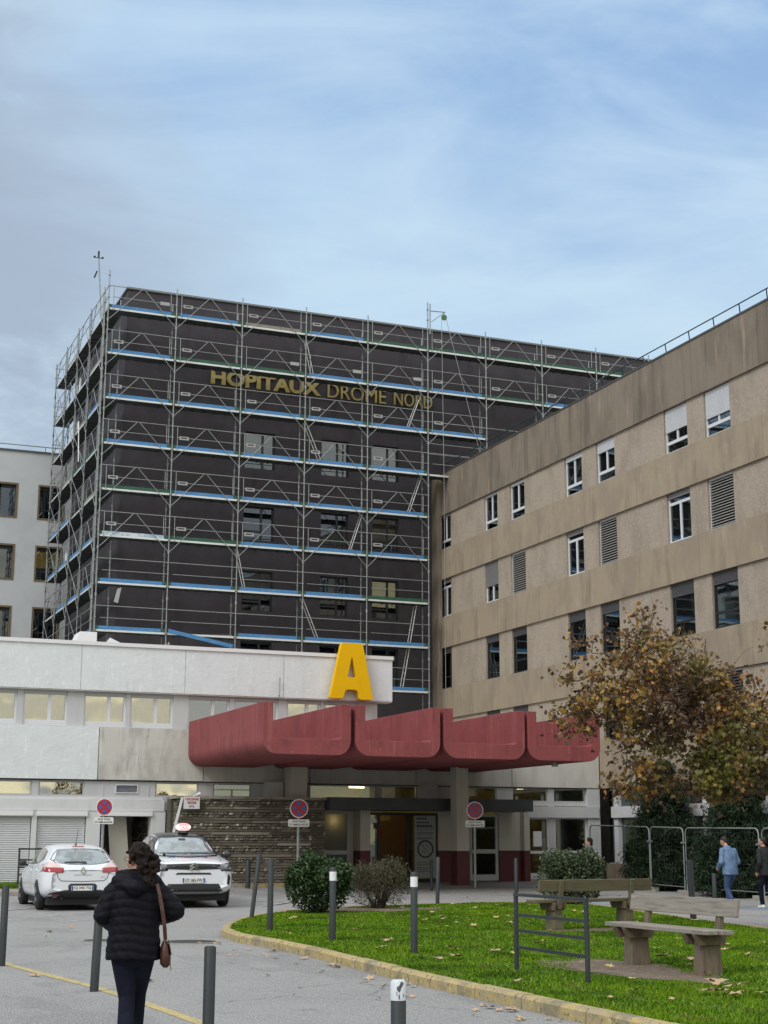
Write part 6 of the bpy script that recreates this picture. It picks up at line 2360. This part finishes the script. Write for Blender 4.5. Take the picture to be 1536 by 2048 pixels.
for (a, b), (c, d) in zip(pts, pts[1:] + pts[:1]):
    m.bar((a, yy, .885 + b), (c, yy, .885 + d), 0.022, 0.02)
part('badge', m, M_chrome, hb, world=False)
m = MB(); H.seam(m, 'rear', [(-.20, .79), (.20, .79)], 0.014, 0.006); H.seam(m, 'rear', [(.40, .74), (.50, .745)], 0.02, 0.006)
part('tailgate_lettering', m, M_greyframe, hb, world=False)
m = MB(); m.tube([(-.02, -1.15, 1.45), (-.02, -1.38, 1.80)], 0.006, 5); m.ball((-.02, -1.15, 1.46), (0.03, 0.05, 0.02), 8, 5)
part('antenna', m, M_blackframe, hb, world=False)
m = MB(); H.decal(m, 'rear', [(-.66, .33), (-.5, .34), (-.5, .36), (-.66, .36)], 0.014); H.decal(m, 'rear', [(.5, .34), (.66, .33), (.66, .36), (.5, .36)], 0.014)
part('reflector', m, M_tail, hb, world=False)
m = MB(); H.decal(m, 'front', [(-.58, 1.06), (.58, 1.06), (.52, 1.36), (-.52, 1.36)], 0.006)
part('windscreen', m, M_carglass, hb, world=False)
add_wheels(hb, H, (-1.30, 1.34), 0.905, 0.315)
m = MB(); m.box(-.74, .74, -1.95, 1.95, .13, .30); m.tube([(-.45, -2.1, .28), (-.45, -1.6, .28)], 0.03, 8)
part('underbody_shade', m, M_rubber, hb, world=False)  # black box set low to deepen the shade beneath the car

# ---------------- white taxi with a black roof seen from the front
st = [(-2.22, .45, .55, .74, .70, .95, .70, 1.05, .55), (-2.10, .33, .70, .88, .70, 1.02, .82, 1.25, .60), (-1.85, .28, .76, .92, .72, 1.06, .87, 1.50, .60), (-1.4, .25, .78, .93, .74, 1.07, .88, 1.63, .61), (-0.6, .24, .78, .93, .74, 1.07, .88, 1.685, .62), (0.0, .24, .78, .93, .74, 1.07, .88, 1.675, .62),
      (0.35, .24, .78, .93, .74, 1.07, .88, 1.58, .60), (0.80, .24, .78, .93, .74, 1.08, .88, 1.33, .64), (1.08, .24, .78, .93, .74, 1.07, .88, 1.165, .72), (1.5, .25, .78, .93, .74, 1.04, .88, 1.125, .70), (1.9, .26, .76, .92, .72, .99, .86, 1.075, .68), (2.12, .30, .70, .88, .68, .93, .82, 1.01, .64), (2.21, .40, .56, .77, .64, .86, .70, .93, .54)]
tm = hull_mesh(st)
tm.materials.append(M_carwhite)
tx = thing('taxi', 'white taxi with a black roof and a lit red roof lamp, facing the camera', 'car', (10.02, 38.75, 0.01), R(180 - 5), 'cars in front of the entrance')
tx.scale = (1.10, 1.08, 1.07)
part('body', tm, None, tx, world=False)
H = Hull(tm)
m = MB(); H.decal(m, 'top', [(-.60, -1.75), (.60, -1.75), (.62, -.4), (.60, .28), (0, .38), (-.60, .28), (-.62, -.4)], 0.007)
rf = part('roof', m, M_carblack, tx, world=False)
m = MB(); H.decal(m, 'front', [(-.73, 1.16), (0, 1.14), (.73, 1.16), (.66, 1.36), (.545, 1.56), (0, 1.59), (-.545, 1.56), (-.66, 1.36)], 0.007)
wsn = part('windscreen', m, M_carglasspale, tx, world=False)
m = MB()
for sgn in (1, -1):
    H.seam(m, 'front', [(sgn * .76, 1.15), (sgn * .69, 1.36), (sgn * .575, 1.565)], 0.05, 0.012)
H.seam(m, 'front', [(-.56, 1.595), (0, 1.62), (.56, 1.595)], 0.05, 0.012)
H.seam(m, 'front', [(-.72, 1.135), (0, 1.115), (.72, 1.135)], 0.025, 0.012)
part('windscreen_trim', m, M_carblack, tx, world=False)
m = MB(); H.seam(m, 'front', [(-.02, 1.165), (.45, 1.19)], 0.014, 0.016); H.seam(m, 'front', [(-.62, 1.175), (-.1, 1.18)], 0.014, 0.016)
part('wiper', m, M_blackframe, wsn, world=False)
m = MB(); p_ = H.hit('front', 0, 1.50, -0.05); m.ball(tuple(p_), (0.10, 0.03, 0.035), 10, 6)
H.decal(m, 'front', [(-.07, 1.53), (.07, 1.53), (.09, 1.485), (-.09, 1.485)], 0.011)
part('mirror', m, M_blackframe, wsn, world=False)
m = MB(); H.decal(m, 'front', [(-.60, .855), (0, .835), (.60, .855), (.60, .955), (0, .975), (-.60, .955)], 0.008)
gr = part('grille', m, M_carplastic, tx, world=False)
m = MB()
for z in (.865, .895, .925):
    H.seam(m, 'front', [(-.58, z + .005), (0, z - .012), (.58, z + .005)], 0.010, 0.014)
part('grille_bar', m, M_blackframe, gr, world=False)
m = MB()
for z in (.905, .835):
    yy = H.hit('front', 0, z + 0.02, 0.03).y
    m.bar((-.095, yy - 0.01, z), (0, yy, z + .075), 0.03, 0.04); m.bar((.095, yy - 0.01, z), (0, yy, z + .075), 0.03, 0.04)
part('badge', m, M_chrome, tx, world=False)
for sgn in (1, -1):
    f = (lambda p: p) if sgn > 0 else mirx
    m = MB(); H.decal(m, 'front', f([(.58, .865), (.80, .855), (.86, .90), (.85, .985), (.60, .955)]), 0.010)
    hl = part('headlight', m, M_lens, tx, world=False)
    m = MB(); H.decal(m, 'front', f([(.60, .815), (.84, .80), (.855, .845), (.60, .85)]), 0.009)
    part('lower_lens', m, M_carplastic, hl, world=False)
    m = MB(); H.decal(m, 'front', f([(.745, .52), (.80, .50), (.825, .66), (.79, .745), (.755, .70)]), 0.009)
    part('air_vent', m, M_carplastic, tx, world=False)
    v = 'right' if sgn > 0 else 'left'
    m = MB(); H.decal(m, v, [(-1.75, 1.16), (-1.55, 1.46), (-.8, 1.56), (-.1, 1.57), (.25, 1.50), (.85, 1.17), (.88, 1.12), (0, 1.11), (-1.0, 1.12)], 0.007)
    part('side_window', m, M_carglass, tx, world=False)
    m = MB(); H.seam(m, v, [(.80, 1.10), (.85, .7), (.75, .35)], 0.012); H.seam(m, v, [(-.35, 1.10), (-.38, .7), (-.35, .35)], 0.012); H.seam(m, v, [(-1.3, 1.12), (-1.15, .8)], 0.012)
    part('door_seam', m, M_seam, tx, world=False)
    m = MB(); H.decal(m, v, [(-2.0, .27), (2.0, .27), (1.95, .42), (.95, .40), (-.95, .40), (-1.95, .42)], 0.008)
    part('sill_cladding', m, M_carplastic, tx, world=False)
    m = MB(); m.ball((sgn * 1.03, 0.62, 1.16), (0.12, 0.07, 0.085), 14, 9); m.bar((sgn * 0.86, 0.66, 1.10), (sgn * 1.0, 0.63, 1.12), 0.05)
    part('wing_mirror', m, M_carblack, tx, world=False)
m = MB(); H.decal(m, 'front', [(-.40, .735), (.40, .735), (.365, .775), (-.365, .775)], 0.009)
part('air_slot', m, M_carplastic, tx, world=False)
m = MB(); H.decal(m, 'front', [(-.66, .36), (.66, .36), (.56, .53), (-.56, .53)], 0.008)
part('lower_grille', m, M_carplastic, tx, world=False)
m = MB(); H.decal(m, 'front', [(-.74, .25), (.74, .25), (.80, .31), (-.80, .31)], 0.008)
part('front_bumper', m, M_carplastic, tx, world=False)
m = MB(); H.seam(m, 'front', [(-.66, .385), (-.54, .335), (.54, .335), (.66, .385)], 0.035, 0.016)
part('skid_plate', m, M_chrome if False else M_rim, tx, world=False)
number_plate(tx, 'GY-365-FW', H, .61, '+y', 0.50, 0.108)
m = MB()
for i in range(10):
    x = -.42 + i * .09
    if i in (4, 5):
        continue
    H.decal(m, 'top', [(x, 1.50 + 0.02 * (i % 2)), (x + .065, 1.50), (x + .085, 1.62), (x + .02, 1.62)], 0.005)
bl_ = part('bonnet_lettering', m, M_plateblue, tx, world=False)
m = MB(); H.decal(m, 'top', [(-.10, 1.52), (.10, 1.52), (.14, 1.72), (-.10, 1.66)], 0.006); H.decal(m, 'top', [(-.5, 1.66), (-.3, 1.66), (-.3, 1.70), (-.5, 1.70)], 0.006)
part('bonnet_logo', m, M_signred, tx, world=False)
m = MB(); H.seam(m, 'top', [(-.74, 1.1), (-.72, 1.6), (-.62, 1.98)], 0.010); H.seam(m, 'top', [(.74, 1.1), (.72, 1.6), (.62, 1.98)], 0.010)
part('bonnet_seam', m, M_seam, tx, world=False)
m = MB(); m.tube([(-.10, 0.02, 1.665), (-.10, 0.02, 1.72)], [0.13, 0.12], 16)
lampb = part('lamp_foot', m, M_carblack, tx, world=False)
m = MB(); m.ball((-.10, 0.02, 1.80), (0.185, 0.075, 0.095), 20, 10)
tl_ = part('taxi_lamp', m, M_taxiwhite, tx, world=False)
m = MB()
text_on(m, 'TAXI', (-.10, 0.106, 1.80), 0.08, 0.20, '+y', extrude=0.004, bold=0.03)
m.ball((-.10, 0.02, 1.845), (0.15, 0.07, 0.055), 16, 8)
part('red_glow', m, M_taxilamp, tl_, world=False)
add_wheels(tx, H, (-1.36, 1.37), 0.93, 0.35, 0.23)
m = MB(); m.box(-.76, .76, -2.0, 1.98, .15, .34)
part('underbody_shade', m, M_rubber, tx, world=False)  # dark box reaches down to strengthen the shadow under the taxi

# ================================================================== people
M_skin = surf('skin', (0.42, 0.235, 0.165), 0.55, layers=[((0.36, 0.18, 0.125), 9, 0.45, 0.7, 0.5)])
M_hairbrown = surf('dark brown curly hair', (0.014, 0.008, 0.0065), 0.65, spec=0.25, layers=[((0.045, 0.020, 0.014), (55, 55, 26), 0.48, 0.66, 0.8), ((0.008, 0.005, 0.005), (30, 30, 16), 0.5, 0.7, 0.7)], bump=[((90, 90, 40), 0.02), (34, 0.035)])
M_hairdark = surf('short black hair', (0.012, 0.010, 0.010), 0.6, layers=[((0.03, 0.025, 0.022), 60, 0.5, 0.7, 0.7)], bump=[(90, 0.006)])
M_puffer = surf('black quilted nylon', (0.0030, 0.0033, 0.006), 0.6, spec=0.15, layers=[((0.006, 0.0065, 0.0115), (5, 5, 9), 0.45, 0.7, 0.8)], bump=[((26, 26, 40), 0.006), ((9, 9, 3), 0.012)])
M_trousers = surf('dark navy trousers', (0.0065, 0.0085, 0.017), 0.9, spec=0.15, layers=[((0.012, 0.015, 0.028), (7, 7, 3), 0.45, 0.7, 0.7)], bump=[((16, 16, 5), 0.012), (300, 0.001)])
M_denimjacket = surf('pale blue denim', (0.115, 0.185, 0.31), 0.85, layers=[((0.16, 0.24, 0.37), (6, 6, 3), 0.48, 0.68, 0.7), ((0.075, 0.125, 0.225), (9, 9, 4), 0.52, 0.7, 0.6)], bump=[((14, 14, 7), 0.012)])
M_jeans = surf('blue jeans', (0.030, 0.060, 0.135), 0.85, layers=[((0.05, 0.09, 0.18), (7, 7, 3), 0.48, 0.7, 0.7)], bump=[((16, 16, 6), 0.010)])
M_blackcoat = surf('black jacket', (0.008, 0.009, 0.012), 0.8, bump=[((14, 14, 7), 0.010)])
M_shoewhite = surf('white trainers', (0.62, 0.62, 0.60), 0.6)
M_shoeblack = surf('black shoes', (0.012, 0.012, 0.012), 0.5)
M_leather = surf('brown leather', (0.060, 0.020, 0.013), 0.45, layers=[((0.05, 0.018, 0.012), 9, 0.45, 0.7, 0.6)], bump=[(60, 0.003)])
M_lips = surf('lips', (0.30, 0.11, 0.10), 0.5)
M_eye = surf('eye', (0.6, 0.6, 0.58), 0.2)


def vlerp(a, b, t):
    return tuple(a[i] + (b[i] - a[i]) * t for i in range(3))


def capsule(m, p, q, r0, r1, n=14, seg=6):
    """tapered limb with rounded ends"""
    P, Q = Vector(p), Vector(q)
    d = (Q - P)
    L_ = d.length
    d.normalize()
    pts, rs = [], []
    for k in range(4):
        a = math.pi / 2 * (1 - k / 4)
        pts.append(P - d * r0 * math.sin(a)); rs.append(max(r0 * math.cos(a), 0.002))
    for k in range(seg + 1):
        pts.append(P + d * L_ * k / seg); rs.append(r0 + (r1 - r0) * k / seg)
    for k in range(1, 5):
        a = math.pi / 2 * k / 4
        pts.append(Q + d * r1 * math.sin(a)); rs.append(max(r1 * math.cos(a), 0.002))
    m.tube(pts, rs, n)
    return m


def torso(m, rings, n=28):
    """rings: (cx, cy, z, rx, ry)"""
    R_ = []
    for cx, cy, z, rx, ry in rings:
        ring = []
        for i in range(n):
            t = 2 * math.pi * i / n
            c, s = math.cos(t), math.sin(t)
            e = 0.82
            ring.append((cx + rx * math.copysign(abs(c) ** e, c), cy + ry * math.copysign(abs(s) ** e, s), z))
        R_.append(ring)
    m.loft(R_)
    return m


def hand(m, wrist, direc, palm_n, side, s=1.0):
    """palm, four unequal bent fingers, thumb from the side of the palm"""
    W, D, N_ = Vector(wrist), Vector(direc).normalized(), Vector(palm_n).normalized()
    S_ = D.cross(N_).normalized() * side
    def at(a, b, c): return W + (D * a + S_ * b + N_ * c) * s
    for b in (-0.026, -0.009, 0.009, 0.026):
        capsule(m, at(0.0, b * 0.7, 0), at(0.085, b, 0.004), 0.0165 * s, 0.0125 * s, 8, 3)
    for b, L_, k in ((-0.030, 0.058, 0.5), (-0.010, 0.072, 0.45), (0.010, 0.078, 0.4), (0.030, 0.070, 0.35)):
        p0 = at(0.088, b, 0.004)
        p1 = at(0.088 + L_ * 0.45, b * 1.05, 0.004 + L_ * 0.45 * k * 0.6)
        p2 = at(0.088 + L_ * 0.72, b * 1.05, 0.004 + L_ * 0.45 * k * 1.6)
        p3 = at(0.088 + L_ * 0.86, b * 1.03, 0.004 + L_ * 0.45 * k * 2.6)
        for a_, b_, r0, r1 in ((p0, p1, .0098, .0088), (p1, p2, .0088, .008), (p2, p3, .008, .0068)):
            capsule(m, a_, b_, r0 * s, r1 * s, 7, 2)
    t0, t1, t2 = at(0.025, 0.026, 0.008), at(0.058, 0.050, 0.022), at(0.088, 0.054, 0.032)
    capsule(m, t0, t1, .0125 * s, .0105 * s, 7, 2)
    capsule(m, t1, t2, .0105 * s, .0082 * s, 7, 2)


def head(m, c, yaw, pitch=0.0, s=1.0):
    """facing +y turned by yaw (to the left is positive), tipped forward by pitch"""
    M_ = Matrix.Rotation(yaw, 3, 'Z') @ Matrix.Rotation(-pitch, 3, 'X')
    C_ = Vector(c)
    def at(a, b, d): return C_ + M_ @ Vector((a, b, d)) * s
    def ell(o, r):
        q = MB(); q.ball((0, 0, 0), r, 18, 12)
        m.add([tuple(C_ + M_ @ (Vector(o) + Vector(p)) * s) for p in q.v], q.f, True)
    ell((0, -0.008, 0.025), (0.076, 0.096, 0.092)); ell((0, 0.020, -0.030), (0.064, 0.070, 0.080)); ell((0, 0.045, -0.075), (0.040, 0.040, 0.036))
    ell((0, 0.078, 0.022), (0.052, 0.018, 0.012)); ell((0, 0.090, -0.018), (0.011, 0.017, 0.026)); ell((0, 0.100, -0.030), (0.015, 0.013, 0.010))
    for k in (-1, 1):
        ell((k * 0.077, -0.005, -0.012), (0.010, 0.020, 0.031)); ell((k * 0.040, 0.060, -0.030), (0.022, 0.022, 0.022))
    return at


def finish(me, disp=None):
    if disp is not None:
        n_ = len(me.vertices)
        co = np.empty(n_ * 3, np.float32); me.vertices.foreach_get('co', co)
        no = np.empty(n_ * 3, np.float32); me.vertices.foreach_get('normal', no)
        co, no = co.reshape(-1, 3), no.reshape(-1, 3)
        co = co + no * disp(co)[:, None]
        me.vertices.foreach_set('co', co.reshape(-1).astype(np.float32))
        me.update()
    return me


def person(label, loc, rot, J, top_rings, top_mat, leg_mat, shoe_mat, hair_mat, hair_fn, head_yaw, head_pitch=0.0, quilt=None, scale=1.0, hem=None, group=None, arm_r=(0.075, 0.066, 0.050), leg_r=(0.098, 0.066, 0.046), sleeve_cut=0.93, extra_top=None):
    t = thing('person', label, 'person', loc, rot, group)
    t.scale = (scale,) * 3
    # the body: one continuous surface
    m = MB()
    at = head(m, J['head'], head_yaw, head_pitch)
    capsule(m, J['neck'], vlerp(J['head'], J['neck'], 0.4), 0.056, 0.052)
    torso(m, [(cx, cy, z, rx * 0.72, ry * 0.72) for cx, cy, z, rx, ry in top_rings[1:]])
    for sd in 'LR':
        capsule(m, J['sh' + sd], J['el' + sd], 0.046, 0.038); capsule(m, J['el' + sd], J['wr' + sd], 0.038, 0.026)
        capsule(m, J['hip' + sd], J['kn' + sd], 0.07, 0.05); capsule(m, J['kn' + sd], J['an' + sd], 0.05, 0.034)
        d = Vector(J['wr' + sd]) - Vector(J['el' + sd])
        hd = J.get('hd' + sd, tuple(d))
        hand(m, J['wr' + sd], hd, J.get('pn' + sd, (0.9 if sd == 'L' else -0.9, 0.1, 0.1)), 1 if sd == 'L' else -1)
    bd = part('body', remeshed(m, 0.0075, 2, 'body'), M_skin, t, world=False)
    q = MB()
    for k in (-1, 1):
        q.ball(tuple(at(k * 0.031, 0.081, 0.006)), 0.011, 10, 7)
    part('eye', q, M_eye, bd, world=False)
    q = MB(); q.tube([tuple(at(-0.022, 0.082, -0.058)), tuple(at(0, 0.090, -0.057)), tuple(at(0.022, 0.082, -0.058))], [0.004, 0.007, 0.004], 6)
    part('mouth', q, M_lips, bd, world=False)
    # hair
    q = MB(); hair_fn(q, at)
    part('hair', finish(remeshed(q, 0.008, 4, 'hair'), lambda co: 0.004 * np.sin(co[:, 0] * 160 + 3 * np.sin(co[:, 2] * 50)) * np.sin(co[:, 2] * 120 + co[:, 1] * 90)), hair_mat, t, world=False)
    # jacket
    q = MB()
    torso(q, top_rings)
    for sd in 'LR':
        capsule(q, J['sh' + sd], J['el' + sd], arm_r[0], arm_r[1]); capsule(q, J['el' + sd], vlerp(J['el' + sd], J['wr' + sd], sleeve_cut), arm_r[1], arm_r[2])
    if extra_top:
        extra_top(q)
    part('jacket', finish(remeshed(q, 0.011, 5, 'jacket'), quilt), top_mat, t, world=False)
    # trousers
    q = MB()
    hz = (J['hipL'][2] + J['hipR'][2]) / 2
    hx, hy = (J['hipL'][0] + J['hipR'][0]) / 2, (J['hipL'][1] + J['hipR'][1]) / 2
    torso(q, [(hx, hy, hz - 0.10, 0.10, 0.08), (hx, hy, hz - 0.04, 0.172, 0.122), (hx, hy, hz + 0.06, 0.178, 0.128), (hx, hy, hz + 0.16, 0.160, 0.115)])
    for sd in 'LR':
        capsule(q, J['hip' + sd], J['kn' + sd], leg_r[0], leg_r[1]); capsule(q, J['kn' + sd], vlerp(J['kn' + sd], J['an' + sd], 0.94), leg_r[1], leg_r[2] + 0.012)
    part('trousers', remeshed(q, 0.011, 5, 'trousers'), leg_mat, t, world=False)
    # shoes
    for sd in 'LR':
        a = Vector(J['an' + sd]); f = Vector(J.get('ft' + sd, (0, 1, 0))).normalized()
        q = MB()
        capsule(q, a + Vector((0, 0, -0.03)), a + Vector((0, 0, 0.02)), 0.046, 0.044)
        capsule(q, a - f * 0.035 + Vector((0, 0, -0.055)), a + f * 0.13 + Vector((0, 0, J.get('toe' + sd, -0.062))), 0.042, 0.036)
        part('shoe', remeshed(q, 0.009, 3, 'shoe'), shoe_mat, t, world=False)
    return t, at


def quilt_fn(period, amp, phase=0.0):
    def f(co):
        ph = (co[:, 2] + 0.10 * np.abs(co[:, 0]) + 0.012 * np.sin(co[:, 0] * 14) + phase) / period
        g_ = np.abs(np.sin(math.pi * ph))
        return amp * (np.sqrt(g_) - 0.75) + 0.003 * np.sin(co[:, 0] * 60 + co[:, 2] * 35) * np.sin(co[:, 1] * 50 - co[:, 2] * 22)
    return f


# ---- woman in the foreground, walking away, looking left
def hair_woman(q, at):
    rs = np.random.default_rng(5)
    q.ball(tuple(at(0, -0.022, 0.040)), (0.092, 0.104, 0.092), 18, 12)
    for _ in range(46):
        v = rs.normal(size=3); v /= np.linalg.norm(v)
        if v[2] < -0.3 or v[1] > 0.55:
            continue
        q.ball(tuple(at(v[0] * 0.082, -0.022 + v[1] * 0.094, 0.040 + v[2] * 0.082)), rs.uniform(0.018, 0.030), 8, 6)
    # the loose mass falling behind the right shoulder
    for k in range(210):
        u = rs.uniform(0, 1)
        c = Vector((0.058 + 0.040 * math.sin(u * 2.2), -0.062 - 0.035 * u, 1.565 - 0.265 * u))
        w = 0.078 * math.sin(math.pi * min(0.90, 0.28 + u * 0.62)) + 0.010
        v = rs.normal(size=3)
        q.ball((c.x + v[0] * w * 0.55, c.y + v[1] * w * 0.45, c.z + v[2] * 0.02), rs.uniform(0.013, 0.024), 8, 6)


def hood(q):
    capsule(q, (-0.135, -0.035, 1.325), (0.0, -0.125, 1.275), 0.058, 0.072); capsule(q, (0.0, -0.125, 1.275), (0.150, -0.035, 1.325), 0.072, 0.056)
    capsule(q, (-0.115, 0.03, 1.36), (0.115, 0.03, 1.36), 0.055, 0.055)
    capsule(q, (-0.06, -0.05, 1.37), (0.07, -0.05, 1.37), 0.05, 0.05)


JW = dict(head=(0.012, 0.025, 1.495), neck=(0.0, -0.005, 1.33), shL=(-0.165, -0.01, 1.235), elL=(-0.245, -0.02, 1.065), wrL=(-0.15, 0.20, 0.965), shR=(0.175, -0.01, 1.24), elR=(0.315, -0.03, 1.095), wrR=(0.17, 0.19, 1.02),
          hipL=(-0.085, 0.0, 0.775), knL=(-0.035, 0.0, 0.43), anL=(-0.045, -0.22, 0.16), hipR=(0.085, 0.0, 0.775), knR=(0.050, 0.13, 0.46), anR=(0.035, 0.20, 0.10), toeL=-0.095, toeR=-0.045)
wr = [(0.0, 0, .725, .212, .150), (0.0, 0, .80, .214, .150), (0, 0, .95, .200, .142), (0, -.005, 1.08, .198, .138), (0, -.01, 1.18, .200, .132), (0, -.01, 1.255, .180, .115), (0, -.01, 1.32, .115, .090), (0, -.005, 1.37, .082, .078)]
wom, atw = person('woman in a black quilted jacket walking away with a brown shoulder bag', (2.73, 11.83, 0.0), R(-12.5), JW, wr, M_puffer, M_trousers, M_shoeblack, M_hairbrown, hair_woman, R(48), 0.05,
                  quilt_fn(0.066, 0.0085), scale=0.975, arm_r=(0.088, 0.080, 0.060), leg_r=(0.098, 0.066, 0.050), extra_top=hood)
q = MB()
for k in (-1, 1):
    c = atw(k * 0.033, 0.093, 0.004)
    for i in range(14):
        a, b = 2 * math.pi * i / 14, 2 * math.pi * (i + 1) / 14
        q.tube([tuple(atw(k * 0.033 + 0.023 * math.cos(a), 0.094, 0.004 + 0.019 * math.sin(a))), tuple(atw(k * 0.033 + 0.023 * math.cos(b), 0.094, 0.004 + 0.019 * math.sin(b)))], 0.0018, 4)
    q.tube([tuple(atw(k * 0.056, 0.092, 0.010)), tuple(atw(k * 0.080, 0.0, 0.008))], 0.0018, 4)
part('glasses', q, M_blackframe, wom, world=False)
# shoulder bag
bg_ = thing('shoulder_bag', 'small brown leather bag on a long strap at the right hip of the woman', 'bag', (2.73, 11.83, 0.0), R(-12.5))
bg_.scale = (0.975,) * 3
rings = []
for z, w, d in ((0.665, 0.020, 0.07), (0.69, 0.042, 0.105), (0.76, 0.045, 0.115), (0.83, 0.032, 0.10), (0.865, 0.014, 0.085)):
    rings.append([(0.245 + w * math.copysign(abs(math.cos(t)) ** 0.7, math.cos(t)) + (0.865 - z) * 0.05, 0.0 + d * math.copysign(abs(math.sin(t)) ** 0.7, math.sin(t)), z) for t in [2 * math.pi * i / 20 for i in range(20)]])
m = MB(); m.loft(rings)
part('pouch', m, M_leather, bg_, world=False)
m = MB(); m.prism([(-0.115, 0.765), (0.115, 0.765), (0.09, 0.868), (-0.09, 0.868)], lambda a, b, d: (d - (b - 0.765) * 0.22, a, b), 0.292, 0.300)
part('flap', m, M_leather, bg_, world=False, bevel=0.004)
m = MB()
sp = [(0.135, 0.075, 1.33), (0.150, 0.0, 1.352), (0.165, -0.085, 1.31), (0.190, -0.135, 1.22), (0.215, -0.150, 1.10), (0.235, -0.145, 0.98), (0.245, -0.11, 0.88)]
for a, b in zip(sp[:-1], sp[1:]):
    m.bar(a, b, 0.030, 0.006)
part('strap', m, M_leather, bg_, world=False)
m = MB(); m.tube([(0.245, -0.10, 0.885), (0.245, -0.07, 0.86)], 0.008, 8); m.tube([(0.29, -0.02, 0.70), (0.30, -0.02, 0.64)], 0.004, 5)
part('buckle', m, M_bronze, bg_, world=False)


# ---- two men on the path
def hair_short(q, at):
    q.ball(tuple(at(0, -0.022, 0.046)), (0.081, 0.094, 0.084), 18, 12)
    q.ball(tuple(at(0, -0.055, -0.005)), (0.066, 0.052, 0.060), 14, 10)


JM = dict(head=(0.0, 0.165, 1.60), neck=(0.0, 0.075, 1.455), shL=(-0.185, 0.03, 1.385), elL=(-0.265, 0.0, 1.11), wrL=(-0.20, 0.20, 0.98), shR=(0.185, 0.03, 1.385), elR=(0.255, -0.03, 1.10), wrR=(0.19, 0.16, 0.95),
          hipL=(-0.09, -0.02, 0.86), knL=(-0.08, 0.05, 0.47), anL=(-0.07, -0.16, 0.11), hipR=(0.09, -0.02, 0.86), knR=(0.07, 0.17, 0.50), anR=(0.055, 0.16, 0.10), toeL=-0.072, toeR=-0.062)
mr = [(0, -.02, .80, .205, .145), (0, -.02, .90, .205, .148), (0, -.005, 1.05, .200, .142), (0, .015, 1.2, .212, .142), (0, .03, 1.32, .218, .135), (0, .045, 1.40, .180, .115), (0, .06, 1.46, .105, .088), (0, .07, 1.50, .075, .075)]
person('man in a pale blue denim jacket and jeans walking away with bent head', (22.40, 32.27, 0.0), R(-22 - 9 + 38), JM, mr, M_denimjacket, M_jeans, M_shoewhite, M_hairdark, hair_short, R(18), 0.45, lambda co: 0.006 * np.sin(co[:, 2] * 34 + co[:, 0] * 12) * np.sin(co[:, 0] * 25 + co[:, 2] * 9), 1.0, group=None)
JM2 = dict(JM)
JM2.update(head=(0.0, 0.10, 1.61), elL=(-0.27, -0.06, 1.12), wrL=(-0.25, 0.06, 0.90), elR=(0.26, -0.03, 1.12), wrR=(0.25, 0.10, 0.88), knL=(-0.08, 0.16, 0.50), anL=(-0.07, 0.12, 0.10), knR=(0.08, 0.04, 0.47), anR=(0.07, -0.18, 0.11), toeL=-0.062, toeR=-0.072)
person('dark haired man in black clothes and white trainers at the right edge of the photo', (23.02, 31.62, 0.0), R(-22 - 14 + 42), JM2, mr, M_blackcoat, M_trousers, M_shoewhite, M_hairdark, hair_short, R(24), 0.1, lambda co: 0.004 * np.sin(co[:, 2] * 34 + co[:, 0] * 12), 0.99)
# somebody behind the pale bush
M_coatgrey = surf('dull mauve coat', (0.085, 0.075, 0.085), 0.85, bump=[((14, 14, 7), 0.010)])
JP = dict(JM2); JP.update(head=(0.0, 0.03, 1.60), neck=(0, 0, 1.45))
mr2 = [(a, b * 0.3, c, d, e) for a, b, c, d, e in mr]
def hair_full(q, at):
    q.ball(tuple(at(0, -0.03, 0.036)), (0.095, 0.104, 0.100), 18, 12)
    q.ball(tuple(at(0, -0.06, -0.05)), (0.085, 0.06, 0.085), 14, 10)
person('person with dark hair half hidden behind the silvery bush by the glazing', (22.55, 39.45, 0.03), R(60), JP, mr2, M_coatgrey, M_trousers, M_shoeblack, M_hairbrown, hair_full, R(10), 0.1, None, 0.97)
